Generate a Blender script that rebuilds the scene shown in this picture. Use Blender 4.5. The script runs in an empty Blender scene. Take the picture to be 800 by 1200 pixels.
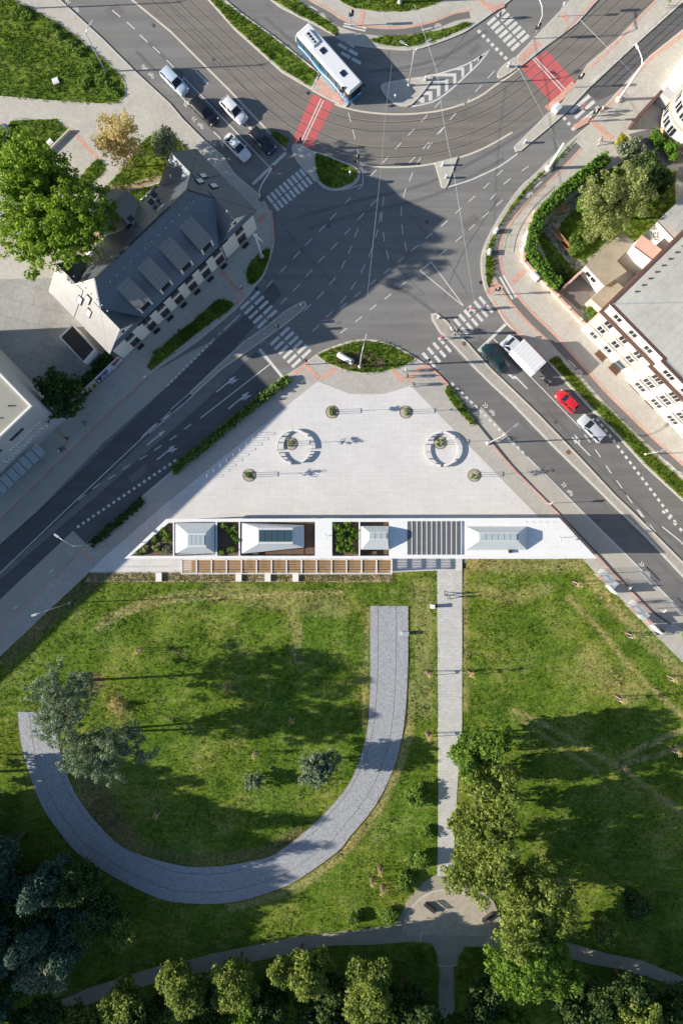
import bpy, bmesh, math, random
import numpy as np
from mathutils import Vector, Matrix
R = math.radians
scene = bpy.context.scene
C = scene.collection

# ---------------------------------------------------------------- camera, sky, sun, exposure
H = 100.0            # height of the drone over the street (m)
S = 8.0              # photo pixels per metre on the street
cam_d = bpy.data.cameras.new('camera')
cam = bpy.data.objects.new('camera', cam_d); C.objects.link(cam)
cam.location = (0, 0, H); cam.rotation_euler = (0, 0, 0)
cam_d.sensor_fit = 'VERTICAL'; cam_d.sensor_height = 36.0; cam_d.lens = 24.0
cam_d.clip_start = 1.0; cam_d.clip_end = 2000
scene.camera = cam
SUN_EL, SUN_DEV = 19.3, 2.6      # shadows run along +x, a touch towards +y
sun_dir = Vector((-math.cos(R(SUN_EL))*math.cos(R(SUN_DEV)), -math.cos(R(SUN_EL))*math.sin(R(SUN_DEV)), math.sin(R(SUN_EL))))
world = bpy.data.worlds.new('World'); scene.world = world; world.use_nodes = True
wn = world.node_tree; wn.nodes.clear()
sky = wn.nodes.new('ShaderNodeTexSky'); sky.sky_type = 'NISHITA'; sky.sun_disc = False
sky.sun_elevation = R(SUN_EL); sky.sun_rotation = math.atan2(sun_dir.x, sun_dir.y)
sky.air_density = 1.0; sky.dust_density = 0.6; sky.ozone_density = 2.2
bg = wn.nodes.new('ShaderNodeBackground'); bg.inputs[1].default_value = 0.08
wo = wn.nodes.new('ShaderNodeOutputWorld')
wn.links.new(sky.outputs[0], bg.inputs[0]); wn.links.new(bg.outputs[0], wo.inputs[0])
sl = bpy.data.lights.new('sun', 'SUN'); sl.energy = 5.0; sl.angle = R(0.5); sl.color = (1.0, 0.91, 0.78)
so = bpy.data.objects.new('sun', sl); C.objects.link(so)
so.rotation_euler = sun_dir.to_track_quat('Z', 'Y').to_euler(); so.location = (-60, 0, 60)
vs = scene.view_settings; vs.view_transform = 'Standard'; vs.look = 'None'; vs.gamma = 1.0
vs.use_curve_mapping = False; vs.exposure = 0.92
scene.cycles.max_bounces = 6

# ---------------------------------------------------------------- helpers
def W(px, py, z=0.0):
    "photo pixel of a point z metres up -> place in the world"
    f = (H - z) / H
    return Vector(((px-400)/S*f, (600-py)/S*f, z))
def G(pts, z=0.0): return [tuple(W(x, y, z)[:2]) for x, y in pts]
def smooth(pts, n=5, closed=False):
    "Catmull-Rom through the points"
    P = [np.array(p, float) for p in pts]; out = []; N = len(P)
    rng = range(N if closed else N-1)
    for i in rng:
        p0 = P[(i-1) % N] if (closed or i > 0) else 2*P[0]-P[1]
        p1 = P[i]; p2 = P[(i+1) % N]
        p3 = P[(i+2) % N] if (closed or i+2 < N) else 2*P[-1]-P[-2]
        for k in range(n):
            t = k/n
            out.append(tuple(.5*((2*p1)+(-p0+p2)*t+(2*p0-5*p1+4*p2-p3)*t*t+(-p0+3*p1-3*p2+p3)*t**3)))
    if not closed: out.append(tuple(P[-1]))
    return out
def area(p): return .5*sum(p[i][0]*p[(i+1) % len(p)][1]-p[(i+1) % len(p)][0]*p[i][1] for i in range(len(p)))
def inside(P, poly):
    "numpy points in polygon"
    x, y = P[:, 0], P[:, 1]; r = np.zeros(len(P), bool); n = len(poly)
    for i in range(n):
        x1, y1 = poly[i]; x2, y2 = poly[(i+1) % n]
        if y1 == y2: continue
        c = ((y1 > y) != (y2 > y)) & (x < (x2-x1)*(y-y1)/(y2-y1)+x1)
        r ^= c
    return r
def offset(line, d, closed=False):
    n = len(line); out = []
    for i in range(n):
        a = line[(i-1) % n] if (closed or i > 0) else None
        b = line[(i+1) % n] if (closed or i < n-1) else None
        p = line[i]; ns = []
        for q, r in ((a, p), (p, b)):
            if q is None or r is None: continue
            dx, dy = r[0]-q[0], r[1]-q[1]; l = math.hypot(dx, dy) or 1e-9
            ns.append((-dy/l, dx/l))
        nx = sum(k[0] for k in ns)/len(ns); ny = sum(k[1] for k in ns)/len(ns)
        l2 = max(nx*nx+ny*ny, .35)
        out.append((p[0]+d*nx/l2, p[1]+d*ny/l2))
    return out
def resample(line, step):
    "points every step metres with tangent"
    out = []; acc = 0.0; nxt = 0.0
    for i in range(len(line)-1):
        a = np.array(line[i]); b = np.array(line[i+1]); l = np.linalg.norm(b-a)
        if l < 1e-9: continue
        t = (b-a)/l
        while nxt <= acc+l:
            out.append((a+t*(nxt-acc), t)); nxt += step
        acc += l
    return out

class MB:
    def __init__(s): s.v = []; s.f = []; s.m = []; s.sm = []
    def add(s, vs, fs, m=0, sm=False):
        o = len(s.v); s.v += [tuple(p) for p in vs]
        for f in fs: s.f.append(tuple(i+o for i in f)); s.m.append(m); s.sm.append(sm)
        return s
    def box(s, c, size, rz=0, m=0, mat=None):
        "c = centre of the base"
        x, y, z = c; a, b, h = size[0]/2, size[1]/2, size[2]; cs, sn = math.cos(rz), math.sin(rz)
        P = [(x+i*a*cs-j*b*sn, y+i*a*sn+j*b*cs, z+k) for k in (0, h) for i, j in ((-1, -1), (1, -1), (1, 1), (-1, 1))]
        return s.add(P, [(3, 2, 1, 0), (4, 5, 6, 7), (0, 1, 5, 4), (1, 2, 6, 5), (2, 3, 7, 6), (3, 0, 4, 7)], m)
    def bar(s, a, b, w, h, m=0, up=(0, 0, 1)):
        "rectangular bar between two points"
        a, b = Vector(a), Vector(b); d = (b-a).normalized(); u = Vector(up)
        if abs(d.dot(u)) > .99: u = Vector((1, 0, 0))
        r = d.cross(u).normalized()*w/2; t = r.cross(d).normalized()*h/2
        P = [a-r-t, a+r-t, a+r+t, a-r+t, b-r-t, b+r-t, b+r+t, b-r+t]
        return s.add(P, [(0, 1, 2, 3), (7, 6, 5, 4), (0, 4, 5, 1), (1, 5, 6, 2), (2, 6, 7, 3), (3, 7, 4, 0)], m)
    def prism(s, poly, z0, z1, m=0, mside=None, bottom=True):
        if area(poly) < 0: poly = poly[::-1]
        n = len(poly)
        P = [(x, y, z0) for x, y in poly]+[(x, y, z1) for x, y in poly]
        s.add(P, [tuple(range(n, 2*n))]+([tuple(range(n-1, -1, -1))] if bottom else []), m)
        o = len(s.v)-2*n
        for i in range(n):
            j = (i+1) % n; s.f.append((o+i, o+j, o+n+j, o+n+i)); s.m.append(m if mside is None else mside); s.sm.append(False)
        return s
    def sheet(s, poly, z, m=0):
        if area(poly) < 0: poly = poly[::-1]
        return s.add([(x, y, z) for x, y in poly], [tuple(range(len(poly)))], m)
    def strip(s, line, w, z0, z1, m=0, closed=False, shift=0.0):
        L = offset(line, shift+w/2, closed); Q = offset(line, shift-w/2, closed); n = len(line)
        P = []
        for k in range(n): P += [(*L[k], z1), (*Q[k], z1), (*Q[k], z0), (*L[k], z0)]
        F = []
        for k in range(n if closed else n-1):
            a = 4*k; b = 4*((k+1) % n)
            F += [(a+1, b+1, b, a), (a+2, b+2, b+1, a+1), (a, b, b+3, a+3)]
        if not closed: F += [(0, 3, 2, 1), (4*n-4, 4*n-3, 4*n-2, 4*n-1)]
        return s.add(P, F, m)
    def tube(s, pts, rad, n=8, m=0, cap=True, sm=True):
        pts = [Vector(p) for p in pts]; k = len(pts)
        if not hasattr(rad, '__len__'): rad = [rad]*k
        P = []; u = None
        for i in range(k):
            d = (pts[min(i+1, k-1)]-pts[max(i-1, 0)]).normalized()
            if u is None: u = Vector((1, 0, 0)) if abs(d.x) < .9 else Vector((0, 1, 0))
            u = (u-d*u.dot(d)).normalized(); w = d.cross(u)
            for j in range(n):
                a = 2*math.pi*j/n; P.append(pts[i]+(u*math.cos(a)+w*math.sin(a))*rad[i])
        F = [(i*n+j, i*n+(j+1) % n, (i+1)*n+(j+1) % n, (i+1)*n+j) for i in range(k-1) for j in range(n)]
        s.add(P, F, m, sm)
        if cap:
            o = len(s.v)-n*k
            s.f += [tuple(o+j for j in range(n-1, -1, -1)), tuple(o+(k-1)*n+j for j in range(n))]; s.m += [m, m]; s.sm += [False, False]
        return s
    def lathe(s, c, prof, n=12, m=0, sm=True):
        P = [(c[0]+r*math.cos(2*math.pi*j/n), c[1]+r*math.sin(2*math.pi*j/n), c[2]+z) for r, z in prof for j in range(n)]
        F = [(i*n+j, i*n+(j+1) % n, (i+1)*n+(j+1) % n, (i+1)*n+j) for i in range(len(prof)-1) for j in range(n)]
        F.append(tuple(range(n-1, -1, -1))); F.append(tuple((len(prof)-1)*n+j for j in range(n)))
        return s.add(P, F, m, sm)
    def build(s, name, mats, parent=None, world=False, **props):
        me = bpy.data.meshes.new(name)
        v = s.v
        if world and parent is not None:
            o = parent.matrix_world_base; v = [tuple(o @ Vector(p)) for p in v]
        me.from_pydata(v, [], s.f)
        if not isinstance(mats, (list, tuple)): mats = [mats]
        for mt in mats: me.materials.append(mt)
        me.polygons.foreach_set('material_index', s.m); me.polygons.foreach_set('use_smooth', s.sm)
        me.update()
        return link(name, me, parent, **props)
INV = {}
class _E: pass
def link(name, me, parent=None, **props):
    o = bpy.data.objects.new(name, me); C.objects.link(o)
    if parent is not None: o.parent = parent
    for k, val in props.items(): o[k] = val
    return o
def thing(name, label, cat, loc=(0, 0, 0), rz=0.0, group=None):
    o = bpy.data.objects.new(name, None); C.objects.link(o); o.empty_display_size = .3
    o.location = loc; o.rotation_euler = (0, 0, rz); o['label'] = label; o['category'] = cat
    if group: o['group'] = group
    return o
def wbuild(mb, name, mats, parent, **props):
    "mesh given in world coordinates, parented to an empty that is only moved"
    l = parent.location; z = Vector(l)
    mb.v = [(p[0]-z.x, p[1]-z.y, p[2]-z.z) for p in mb.v]
    return mb.build(name, mats, parent, **props)
def dup(root, loc=None, rz=None, label=None, group=None, parent=None):
    r = root.copy(); C.objects.link(r)
    if parent is not None: r.parent = parent
    if loc is not None: r.location = loc
    if rz is not None: r.rotation_euler = (0, 0, rz)
    if label: r['label'] = label
    if group: r['group'] = group
    for ch in list(root.children): dup(ch, parent=r)
    return r
def tag(o, label, cat=None, group=None, kind=None):
    o['label'] = label
    if cat: o['category'] = cat
    if group: o['group'] = group
    if kind: o['kind'] = kind
    return o
def fastmesh(name, V, F, mats, mi=None, parent=None, **props):
    "numpy arrays: V (n,3), F (m,k)"
    me = bpy.data.meshes.new(name); n, k = F.shape
    me.vertices.add(len(V)); me.vertices.foreach_set('co', V.astype(np.float32).ravel())
    me.loops.add(n*k); me.loops.foreach_set('vertex_index', F.astype(np.int32).ravel())
    me.polygons.add(n); me.polygons.foreach_set('loop_start', np.arange(0, n*k, k, dtype=np.int32))
    if not isinstance(mats, (list, tuple)): mats = [mats]
    for mt in mats: me.materials.append(mt)
    if mi is not None: me.polygons.foreach_set('material_index', mi.astype(np.int32))
    me.update(calc_edges=True)
    return link(name, me, parent, **props)

# ---------------------------------------------------------------- materials
class NT:
    def __init__(s, name):
        s.mat = bpy.data.materials.new(name); s.mat.use_nodes = True; s.t = s.mat.node_tree
        s.b = s.t.nodes['Principled BSDF']; s.out = s.t.nodes['Material Output']
    def n(s, typ, **kw):
        nd = s.t.nodes.new(typ)
        for k, v in kw.items(): setattr(nd, k, v)
        return nd
    def l(s, a, b): s.t.links.new(a, b)
    def pos(s):
        if not hasattr(s, '_p'): s._p = s.n('ShaderNodeNewGeometry').outputs['Position']
        return s._p
    def obj(s):
        if not hasattr(s, '_o'): s._o = s.n('ShaderNodeTexCoord').outputs['Object']
        return s._o
    def noise(s, scale, detail=4, rough=.6, vec=None, stretch=None, rz=0):
        nd = s.n('ShaderNodeTexNoise'); nd.inputs['Scale'].default_value = scale
        nd.inputs['Detail'].default_value = detail; nd.inputs['Roughness'].default_value = rough
        v = vec if vec is not None else s.pos()
        if stretch:
            mp = s.n('ShaderNodeMapping'); mp.inputs['Scale'].default_value = stretch; mp.inputs['Rotation'].default_value = (0, 0, rz)
            s.l(v, mp.inputs['Vector']); v = mp.outputs[0]
        s.l(v, nd.inputs['Vector']); return nd.outputs['Fac']
    def ramp(s, fac, stops, interp='LINEAR'):
        r = s.n('ShaderNodeValToRGB'); cr = r.color_ramp; cr.interpolation = interp
        while len(cr.elements) < len(stops): cr.elements.new(.5)
        for e, (p, c) in zip(cr.elements, stops):
            e.position = p; e.color = (*c, 1) if len(c) == 3 else c
        s.l(fac, r.inputs[0]); return r.outputs[0]
    def mix(s, fac, a, b, mode='MIX'):
        m = s.n('ShaderNodeMix', data_type='RGBA', blend_type=mode)
        for i, x in ((0, fac), (6, a), (7, b)):
            if hasattr(x, 'links'): s.l(x, m.inputs[i])
            else: m.inputs[i].default_value = x if i == 0 else (*x, 1)
        return m.outputs[2]
    def math(s, op, a, b=0.0):
        m = s.n('ShaderNodeMath', operation=op)
        for i, x in enumerate((a, b)):
            if hasattr(x, 'links'): s.l(x, m.inputs[i])
            else: m.inputs[i].default_value = x
        return m.outputs[0]
    def bump(s, h, strength=.3, dist=.02):
        b = s.n('ShaderNodeBump'); b.inputs['Strength'].default_value = strength; b.inputs['Distance'].default_value = dist
        s.l(h, b.inputs['Height']); s.l(b.outputs[0], s.b.inputs['Normal'])
    def fin(s, col=None, rough=.8, metal=0, spec=.5):
        if col is not None:
            if hasattr(col, 'links'): s.l(col, s.b.inputs['Base Color'])
            else: s.b.inputs['Base Color'].default_value = (*col, 1)
        s.b.inputs['Roughness'].default_value = rough; s.b.inputs['Metallic'].default_value = metal
        s.b.inputs['Specular IOR Level'].default_value = spec
        return s.mat
def sc_(c, k): return tuple(min(1, x*k) for x in c)
def rough_mat(name, col, var=.2, scale=1.2, fine=14, rough=.85, bump=.15, spec=.3, metal=0, warm=None):
    "plain worn surface: broad blotches and fine grain"
    t = NT(name)
    a = t.noise(scale, 5, .65); b = t.noise(fine, 3, .7)
    c = t.ramp(a, [(.3, sc_(col, 1-var)), (.7, sc_(warm or col, 1+var))])
    c = t.mix(.5, c, t.ramp(b, [(.3, sc_(col, 1-var*1.1)), (.7, sc_(col, 1+var*1.1))]))
    if bump: t.bump(b, bump, .02)
    return t.fin(c, rough, metal, spec)
def asphalt_mat(name, col, var=.2, rz=0.0, streak=.25):
    t = NT(name)
    big = t.noise(.09, 4, .55); mid = t.noise(.9, 5, .7); fine = t.noise(22, 2, .7)
    st = t.noise(.55, 4, .6, stretch=(.06, 1.4, 1), rz=rz)
    c = t.ramp(big, [(.35, sc_(col, 1-var)), (.65, sc_(col, 1+var))])
    c = t.mix(.45, c, t.ramp(mid, [(.3, sc_(col, 1-var)), (.7, sc_(col, 1+var))]))
    c = t.mix(streak, c, t.ramp(st, [(.35, sc_(col, .62)), (.65, sc_(col, 1.3))]))
    c = t.mix(.25, c, t.ramp(fine, [(.3, sc_(col, .6)), (.7, sc_(col, 1.45))]))
    # sealed cracks
    vo = t.n('ShaderNodeTexVoronoi', feature='DISTANCE_TO_EDGE'); vo.inputs['Scale'].default_value = .055
    wob = t.noise(.35, 5, .7); add = t.n('ShaderNodeVectorMath', operation='ADD')
    t.l(t.pos(), add.inputs[0]); cmb = t.n('ShaderNodeCombineXYZ'); k = t.math('MULTIPLY', wob, 7.0)
    t.l(k, cmb.inputs[0]); t.l(k, cmb.inputs[1]); t.l(cmb.outputs[0], add.inputs[1]); t.l(add.outputs[0], vo.inputs['Vector'])
    crack = t.ramp(vo.outputs['Distance'], [(0, (1, 1, 1)), (.0035, (0, 0, 0))])
    c = t.mix(t.math('MULTIPLY', crack, .35), c, sc_(col, .35))
    t.bump(fine, .12, .01)
    return t.fin(c, .8, 0, .35)
def paver_mat(name, col, bw, bh, rz=0, var=.12, joint=.7, broad=.12, mort=.02, spec=.3):
    t = NT(name)
    mp = t.n('ShaderNodeMapping'); mp.inputs['Rotation'].default_value = (0, 0, rz); t.l(t.pos(), mp.inputs['Vector'])
    br = t.n('ShaderNodeTexBrick'); br.inputs['Scale'].default_value = 1
    br.inputs['Brick Width'].default_value = bw; br.inputs['Row Height'].default_value = bh
    br.inputs['Mortar Size'].default_value = mort; br.inputs['Mortar Smooth'].default_value = .3
    br.inputs['Color1'].default_value = (*sc_(col, 1-var), 1); br.inputs['Color2'].default_value = (*sc_(col, 1+var), 1)
    br.inputs['Mortar'].default_value = (*sc_(col, joint), 1)
    t.l(mp.outputs[0], br.inputs['Vector'])
    big = t.noise(.18, 5, .65); mid = t.noise(1.6, 4, .7)
    c = t.mix(1, br.outputs['Color'], t.ramp(big, [(.3, (1-broad,)*3), (.7, (1+broad,)*3)]), 'MULTIPLY')
    c = t.mix(1, c, t.ramp(mid, [(.3, (1-broad*.7,)*3), (.7, (1+broad*.7,)*3)]), 'MULTIPLY')
    t.bump(br.outputs['Fac'], -.15, .01)
    return t.fin(c, .85, 0, spec)
def grass_color(t, dry=.5, dark=1.0, yl=1.0):
    g1 = (.040*dark, .088*dark, .009*dark); g2 = (.148*dark*yl, .208*dark, .024*dark); d = (.36, .30, .14)
    a = t.noise(.16, 5, .6); b = t.noise(1.1, 5, .7); c = t.noise(6, 3, .7); st = t.noise(.9, 4, .65, stretch=(.35, 1.5, 1), rz=.5)
    s = t.math('ADD', t.math('MULTIPLY', a, .45), t.math('ADD', t.math('MULTIPLY', b, .35), t.math('MULTIPLY', c, .2)))
    col = t.ramp(s, [(.36, g1), (.62, g2)])
    df = t.math('ADD', t.math('MULTIPLY', st, .55), t.math('MULTIPLY', a, .45))
    dm = t.ramp(df, [(.49, (0, 0, 0)), (.62, (1, 1, 1))])
    col = t.mix(t.math('MULTIPLY', dm, dry), col, d)
    wn_ = t.ramp(t.noise(1.7, 5, .75), [(.3, (.15, .15, .15)), (.6, (1, 1, 1))])
    for nm_, cc_ in (('dry', (.40, .335, .155)), ('bare', (.20, .14, .09))):
        at = t.n('ShaderNodeAttribute'); at.attribute_name = nm_
        col = t.mix(t.math('MULTIPLY', at.outputs['Fac'], wn_), col, cc_)
    sp = t.noise(2.6, 4, .75); s2 = t.noise(.07, 3, .6)
    col = t.mix(1, col, t.ramp(sp, [(.32, (.45, .52, .48)), (.5, (.98, .98, .95)), (.68, (1.5, 1.42, 1.45))]), 'MULTIPLY')
    return t.mix(1, col, t.ramp(s2, [(.35, (.82, .95, .9)), (.65, (1.15, 1.05, 1.0))]), 'MULTIPLY')
def lawn_mat(name, dry=.5, dark=1.0):
    t = NT(name); c = grass_color(t, dry, dark); f = t.noise(9, 3, .7); t.bump(f, .5, .08)
    return t.fin(c, .95, 0, .1)
def blade_mat(name, dry=.5, dark=1.0, hue=None):
    t = NT(name); c = grass_color(t, dry, dark)
    rnd = t.n('ShaderNodeNewGeometry').outputs['Random Per Island']
    c = t.mix(1, c, t.ramp(rnd, [(0, (.65, .7, .6)), (.75, (1.1, 1.1, 1.0)), (1, (1.55, 1.35, 1.2))]), 'MULTIPLY')
    return leafy(t, c, .35)
def leafy(t, c, trans=.35):
    t.fin(c, .7, 0, .25)
    tr = t.n('ShaderNodeBsdfTranslucent'); mx = t.n('ShaderNodeMixShader'); mx.inputs[0].default_value = trans
    if hasattr(c, 'links'): t.l(c, tr.inputs[0])
    else: tr.inputs[0].default_value = (*c, 1)
    t.l(t.b.outputs[0], mx.inputs[1]); t.l(tr.outputs[0], mx.inputs[2]); t.l(mx.outputs[0], t.out.inputs[0])
    return t.mat
def leaf_mat(name, a, b, c=None, trans=.35):
    t = NT(name); rnd = t.n('ShaderNodeNewGeometry').outputs['Random Per Island']
    st = [(0, a), (.8, b)]+([(1, c)] if c else [(1, sc_(b, 1.3))])
    col = t.ramp(rnd, st); n = t.noise(.8, 3, .6)
    col = t.mix(1, col, t.ramp(n, [(.35, (.8, .85, .8)), (.65, (1.2, 1.15, 1.1))]), 'MULTIPLY')
    return leafy(t, col, trans)
def flat(name, col, rough=.5, metal=0, spec=.5, var=.06, scale=2.0):
    t = NT(name); n = t.noise(scale, 4, .65)
    return t.fin(t.ramp(n, [(.3, sc_(col, 1-var)), (.7, sc_(col, 1+var))]), rough, metal, spec)
def paint(name, col, coat=.6, rough=.35):
    t = NT(name); n = t.noise(7, 3, .6)
    m = t.fin(t.ramp(n, [(.3, sc_(col, .94)), (.7, sc_(col, 1.05))]), rough, 0, .5)
    t.b.inputs['Coat Weight'].default_value = coat; t.b.inputs['Coat Roughness'].default_value = .06
    return m
def wear_paint(name, col, hole=.42, base=(.12, .12, .12)):
    "road paint, worn through in places"
    t = NT(name); n = t.noise(3.2, 6, .75); m = t.noise(.6, 3, .6)
    s = t.math('ADD', t.math('MULTIPLY', n, .6), t.math('MULTIPLY', m, .4))
    c = t.ramp(s, [(hole-.06, base), (hole+.05, sc_(col, .8)), (.75, col)])
    return t.fin(c, .75, 0, .3)
def glass(name, col, rough=.08):
    t = NT(name); return t.fin(col, rough, 0, .8)
def seam_mat(name, col, axis_rz, pitch=.5, rough=.45, metal=0.0, var=.1):
    "standing seam sheet metal"
    t = NT(name); mp = t.n('ShaderNodeMapping'); mp.inputs['Rotation'].default_value = (0, 0, axis_rz); t.l(t.obj(), mp.inputs['Vector'])
    wv = t.n('ShaderNodeTexWave', wave_type='BANDS', bands_direction='X', wave_profile='SAW'); wv.inputs['Scale'].default_value = .314/pitch*1.0
    wv.inputs['Distortion'].default_value = 0; t.l(mp.outputs[0], wv.inputs['Vector'])
    line = t.ramp(wv.outputs['Fac'], [(.86, (0, 0, 0)), (.93, (1, 1, 1))])
    n = t.noise(.7, 5, .65); n2 = t.noise(5, 3, .6)
    c = t.ramp(n, [(.3, sc_(col, 1-var)), (.7, sc_(col, 1+var))]); c = t.mix(.3, c, t.ramp(n2, [(.3, sc_(col, 1-var)), (.7, sc_(col, 1+var))]))
    c = t.mix(t.math('MULTIPLY', line, .35), c, sc_(col, .45)); t.bump(line, .4, .03)
    return t.fin(c, rough, metal, .4)

M = {}
M['asphalt'] = asphalt_mat('asphalt', (.200, .197, .190), .2, R(-43), .42)
M['asphalt2'] = asphalt_mat('asphalt_tram_lane', (.195, .178, .160), .2, R(40), .45)
M['asphalt3'] = asphalt_mat('asphalt_fresh', (.115, .115, .116), .17, R(42), .4)
M['cycle'] = asphalt_mat('asphalt_cycle', (.17, .162, .155), .12, 0, .1)
M['concrete_bay'] = rough_mat('concrete_bay', (.42, .395, .345), .16, .5, 9, .85, .1)
M['median'] = rough_mat('rough_setts', (.37, .345, .31), .28, 2.2, 6, .9, .5)
M['pave'] = paver_mat('beige_pavers', (.49, .465, .41), .4, .2, R(44), .07, .86, .1)
M['pave2'] = paver_mat('grey_pavers', (.45, .425, .385), .4, .2, R(-42), .07, .84, .1)
M['pink'] = paver_mat('pink_pavers', (.62, .37, .29), .2, .2, 0, .12, .85, .12)
M['plaza'] = paver_mat('white_plaza_pavers', (.64, .63, .62), 1.6, .34, 0, .03, .87, .06, .03)
M['slab'] = paver_mat('path_slabs', (.54, .53, .51), .6, .3, 0, .07, .72, .1, .03)
M['kerb'] = rough_mat('kerb_stone', (.55, .52, .46), .18, 2.5, 12)
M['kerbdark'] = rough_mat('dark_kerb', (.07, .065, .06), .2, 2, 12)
M['white_line'] = wear_paint('white_road_paint', (.74, .73, .70), .36)
M['cream_line'] = wear_paint('cream_road_paint', (.70, .64, .52), .32)
M['red_line'] = wear_paint('red_road_paint', (.62, .145, .145), .34, (.24, .11, .10))
M['rail'] = flat('tram_rail', (.075, .07, .066), .5, .3)
M['gravel'] = rough_mat('crushed_stone', (.345, .36, .38), .5, 3.4, 7, .95, .9)
M['corten'] = flat('rusty_steel', (.20, .095, .05), .8)
M['dirtpath'] = rough_mat('compacted_path', (.34, .305, .245), .2, .6, 10)
M['circle'] = rough_mat('gravel_circle', (.40, .36, .29), .36, 1.1, 10)
M['soil'] = rough_mat('soil', (.16, .105, .075), .35, 1.5, 8, .95, .5)
M['drysoil'] = rough_mat('worn_earth', (.36, .28, .18), .25, 1.5, 8, .95, .4)
M['lawn'] = lawn_mat('park_lawn', .36, 1.2); M['blade'] = blade_mat('park_grass', .36, 1.2)
M['lawn2'] = lawn_mat('verge_lawn', .2, 1.25); M['blade2'] = blade_mat('verge_grass', .2, 1.3)
M['weed'] = leaf_mat('weed_leaf', (.035, .085, .012), (.10, .17, .03))
M['white'] = paver_mat('white_roofing', (.78, .78, .775), 3.2, 1.25, 0, .015, .88, .05, .025)
M['whitewall'] = rough_mat('white_render', (.72, .70, .66), .05, .5, 9, .85, .05)
M['cream'] = rough_mat('cream_render', (.80, .75, .67), .06, .4, 9, .85, .05)
M['greywall'] = rough_mat('grey_render', (.44, .45, .47), .06, .4, 9, .85, .05)
M['peach'] = rough_mat('peach_render', (.74, .54, .42), .07, .5, 9, .85, .05)
M['pinkwall'] = rough_mat('pink_render', (.66, .42, .34), .08, .5, 9, .85, .05)
M['brownledge'] = rough_mat('brown_tile_ledge', (.12, .07, .06), .2, 1, 9)
M['slate'] = seam_mat('slate_metal_roof', (.135, .155, .185), 0, .55, .42, .5)
M['slate_y'] = seam_mat('slate_metal_roof_across', (.135, .155, .185), R(90), .55, .42, .5)
M['lightroof'] = seam_mat('pale_metal_roof', (.36, .36, .36), R(90), .5, .40, .6)  # paler copy of the slate metal: sunlight on the west slope in the colour
M['zinc'] = seam_mat('zinc_dormer_roof', (.27, .255, .235), R(90), .6, .45)
M['flatroof'] = paver_mat('grey_roof_felt', (.40, .40, .375), 7.0, 1.05, R(-45.5), .03, .8, .13, .035)
M['oldroof'] = rough_mat('weathered_roof_felt', (.34, .30, .23), .28, .6, 6, .9, .1)
M['darkroof'] = rough_mat('dark_bitumen', (.055, .045, .042), .25, .8, 8)
M['win'] = glass('window_glass', (.02, .025, .03))
M['bluewin'] = glass('blue_glass', (.045, .085, .105), .12)
M['frame'] = flat('white_frame', (.75, .74, .72), .5)
M['skylight'] = flat('skylight_pane', (.62, .64, .68), .15)
M['metal'] = flat('galvanised_steel', (.55, .56, .57), .4, .5)
M['steel'] = flat('painted_grey_steel', (.40, .43, .46), .45)
M['dark'] = flat('dark_metal', (.03, .032, .035), .5)
M['black'] = flat('black_plastic', (.015, .015, .016), .5)
M['rubber'] = flat('tyre_rubber', (.018, .018, .018), .85)
M['wood'] = rough_mat('timber_slat', (.46, .30, .165), .2, 1.5, 20, .8, .1)
M['woodseat'] = rough_mat('bench_timber', (.36, .19, .09), .2, 2, 20)
M['bark'] = rough_mat('bark', (.115, .085, .06), .3, 4, 18, .95, .5)
M['palebark'] = rough_mat('pale_stake', (.52, .40, .34), .15, 3, 14)
M['red'] = flat('red_plastic', (.45, .03, .03), .5); M['blue'] = flat('blue_sign', (.03, .12, .42), .5)
M['yellow'] = flat('ochre_render', (.42, .31, .17), .8); M['greenlamp'] = flat('green_box', (.05, .2, .12), .5)
M['zincwhite'] = seam_mat('pale_blue_standing_seam', (.56, .60, .62), 0, .45, .5, var=.05)
M['zincwhite_y'] = seam_mat('pale_blue_standing_seam_across', (.56, .60, .62), R(90), .45, .5, var=.05)
M['glasspanel'] = flat('frosted_glass', (.42, .48, .50), .15, 0, .6)
def real_glass():
    t = NT('clear_glass'); t.fin((.75, .85, .88), .05, 0, .5)
    t.b.inputs['Alpha'].default_value = .16
    return t.mat
M['clear'] = real_glass()

# ================================================================ THE SETTING
def struct(o, label): o['kind'] = 'structure'; o['label'] = label; return o
ground = struct(MB().sheet([(-700, -700), (700, -700), (700, 700), (-700, 700)], -.12).build('ground', M['lawn']), 'grassy ground far around the junction')
road = struct(MB().sheet(G([(-300, -260), (1100, -260), (1100, 1100), (690, 660), (110, 660), (-300, 1020)]), 0).build('road', M['asphalt']), 'grey asphalt roads meeting at the junction')

def part_sheet(name, poly, z, mat, parent=road, px=True):
    return MB().sheet(G(poly) if px else poly, z).build(name, mat, parent)
# tram lanes and darker resurfaced asphalt
tramlane = [(100, -60), (155, 0), (200, 37), (270, 107), (335, 176), (366, 176), (400, 188), (425, 194), (450, 196), (495, 194), (540, 184), (570, 172), (600, 155), (650, 124), (675, 97), (720, 48), (790, -30), (720, -30), (660, 40), (609, 78), (597, 89), (580, 100), (560, 114), (530, 126), (500, 132), (462, 134), (425, 131), (400, 125), (366, 108), (330, 86), (275, 36), (244, 0), (190, -60)]
part_sheet('tram_lane', tramlane, .004, M['asphalt2'])
part_sheet('resurfaced_lane', [(-60, 650), (0, 597), (45, 598), (86, 560), (197, 452), (240, 410), (284, 372), (320, 330), (330, 345), (300, 380), (226, 462), (180, 505), (110, 573), (0, 672), (-60, 727)], .004, M['asphalt3'])
part_sheet('resurfaced_lane', [(45, 640), (120, 575), (235, 475), (300, 412), (330, 440), (300, 466), (205, 547), (150, 596), (100, 636), (86, 622), (0, 702), (-40, 738), (-40, 715)], .004, M['asphalt3'])
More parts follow.
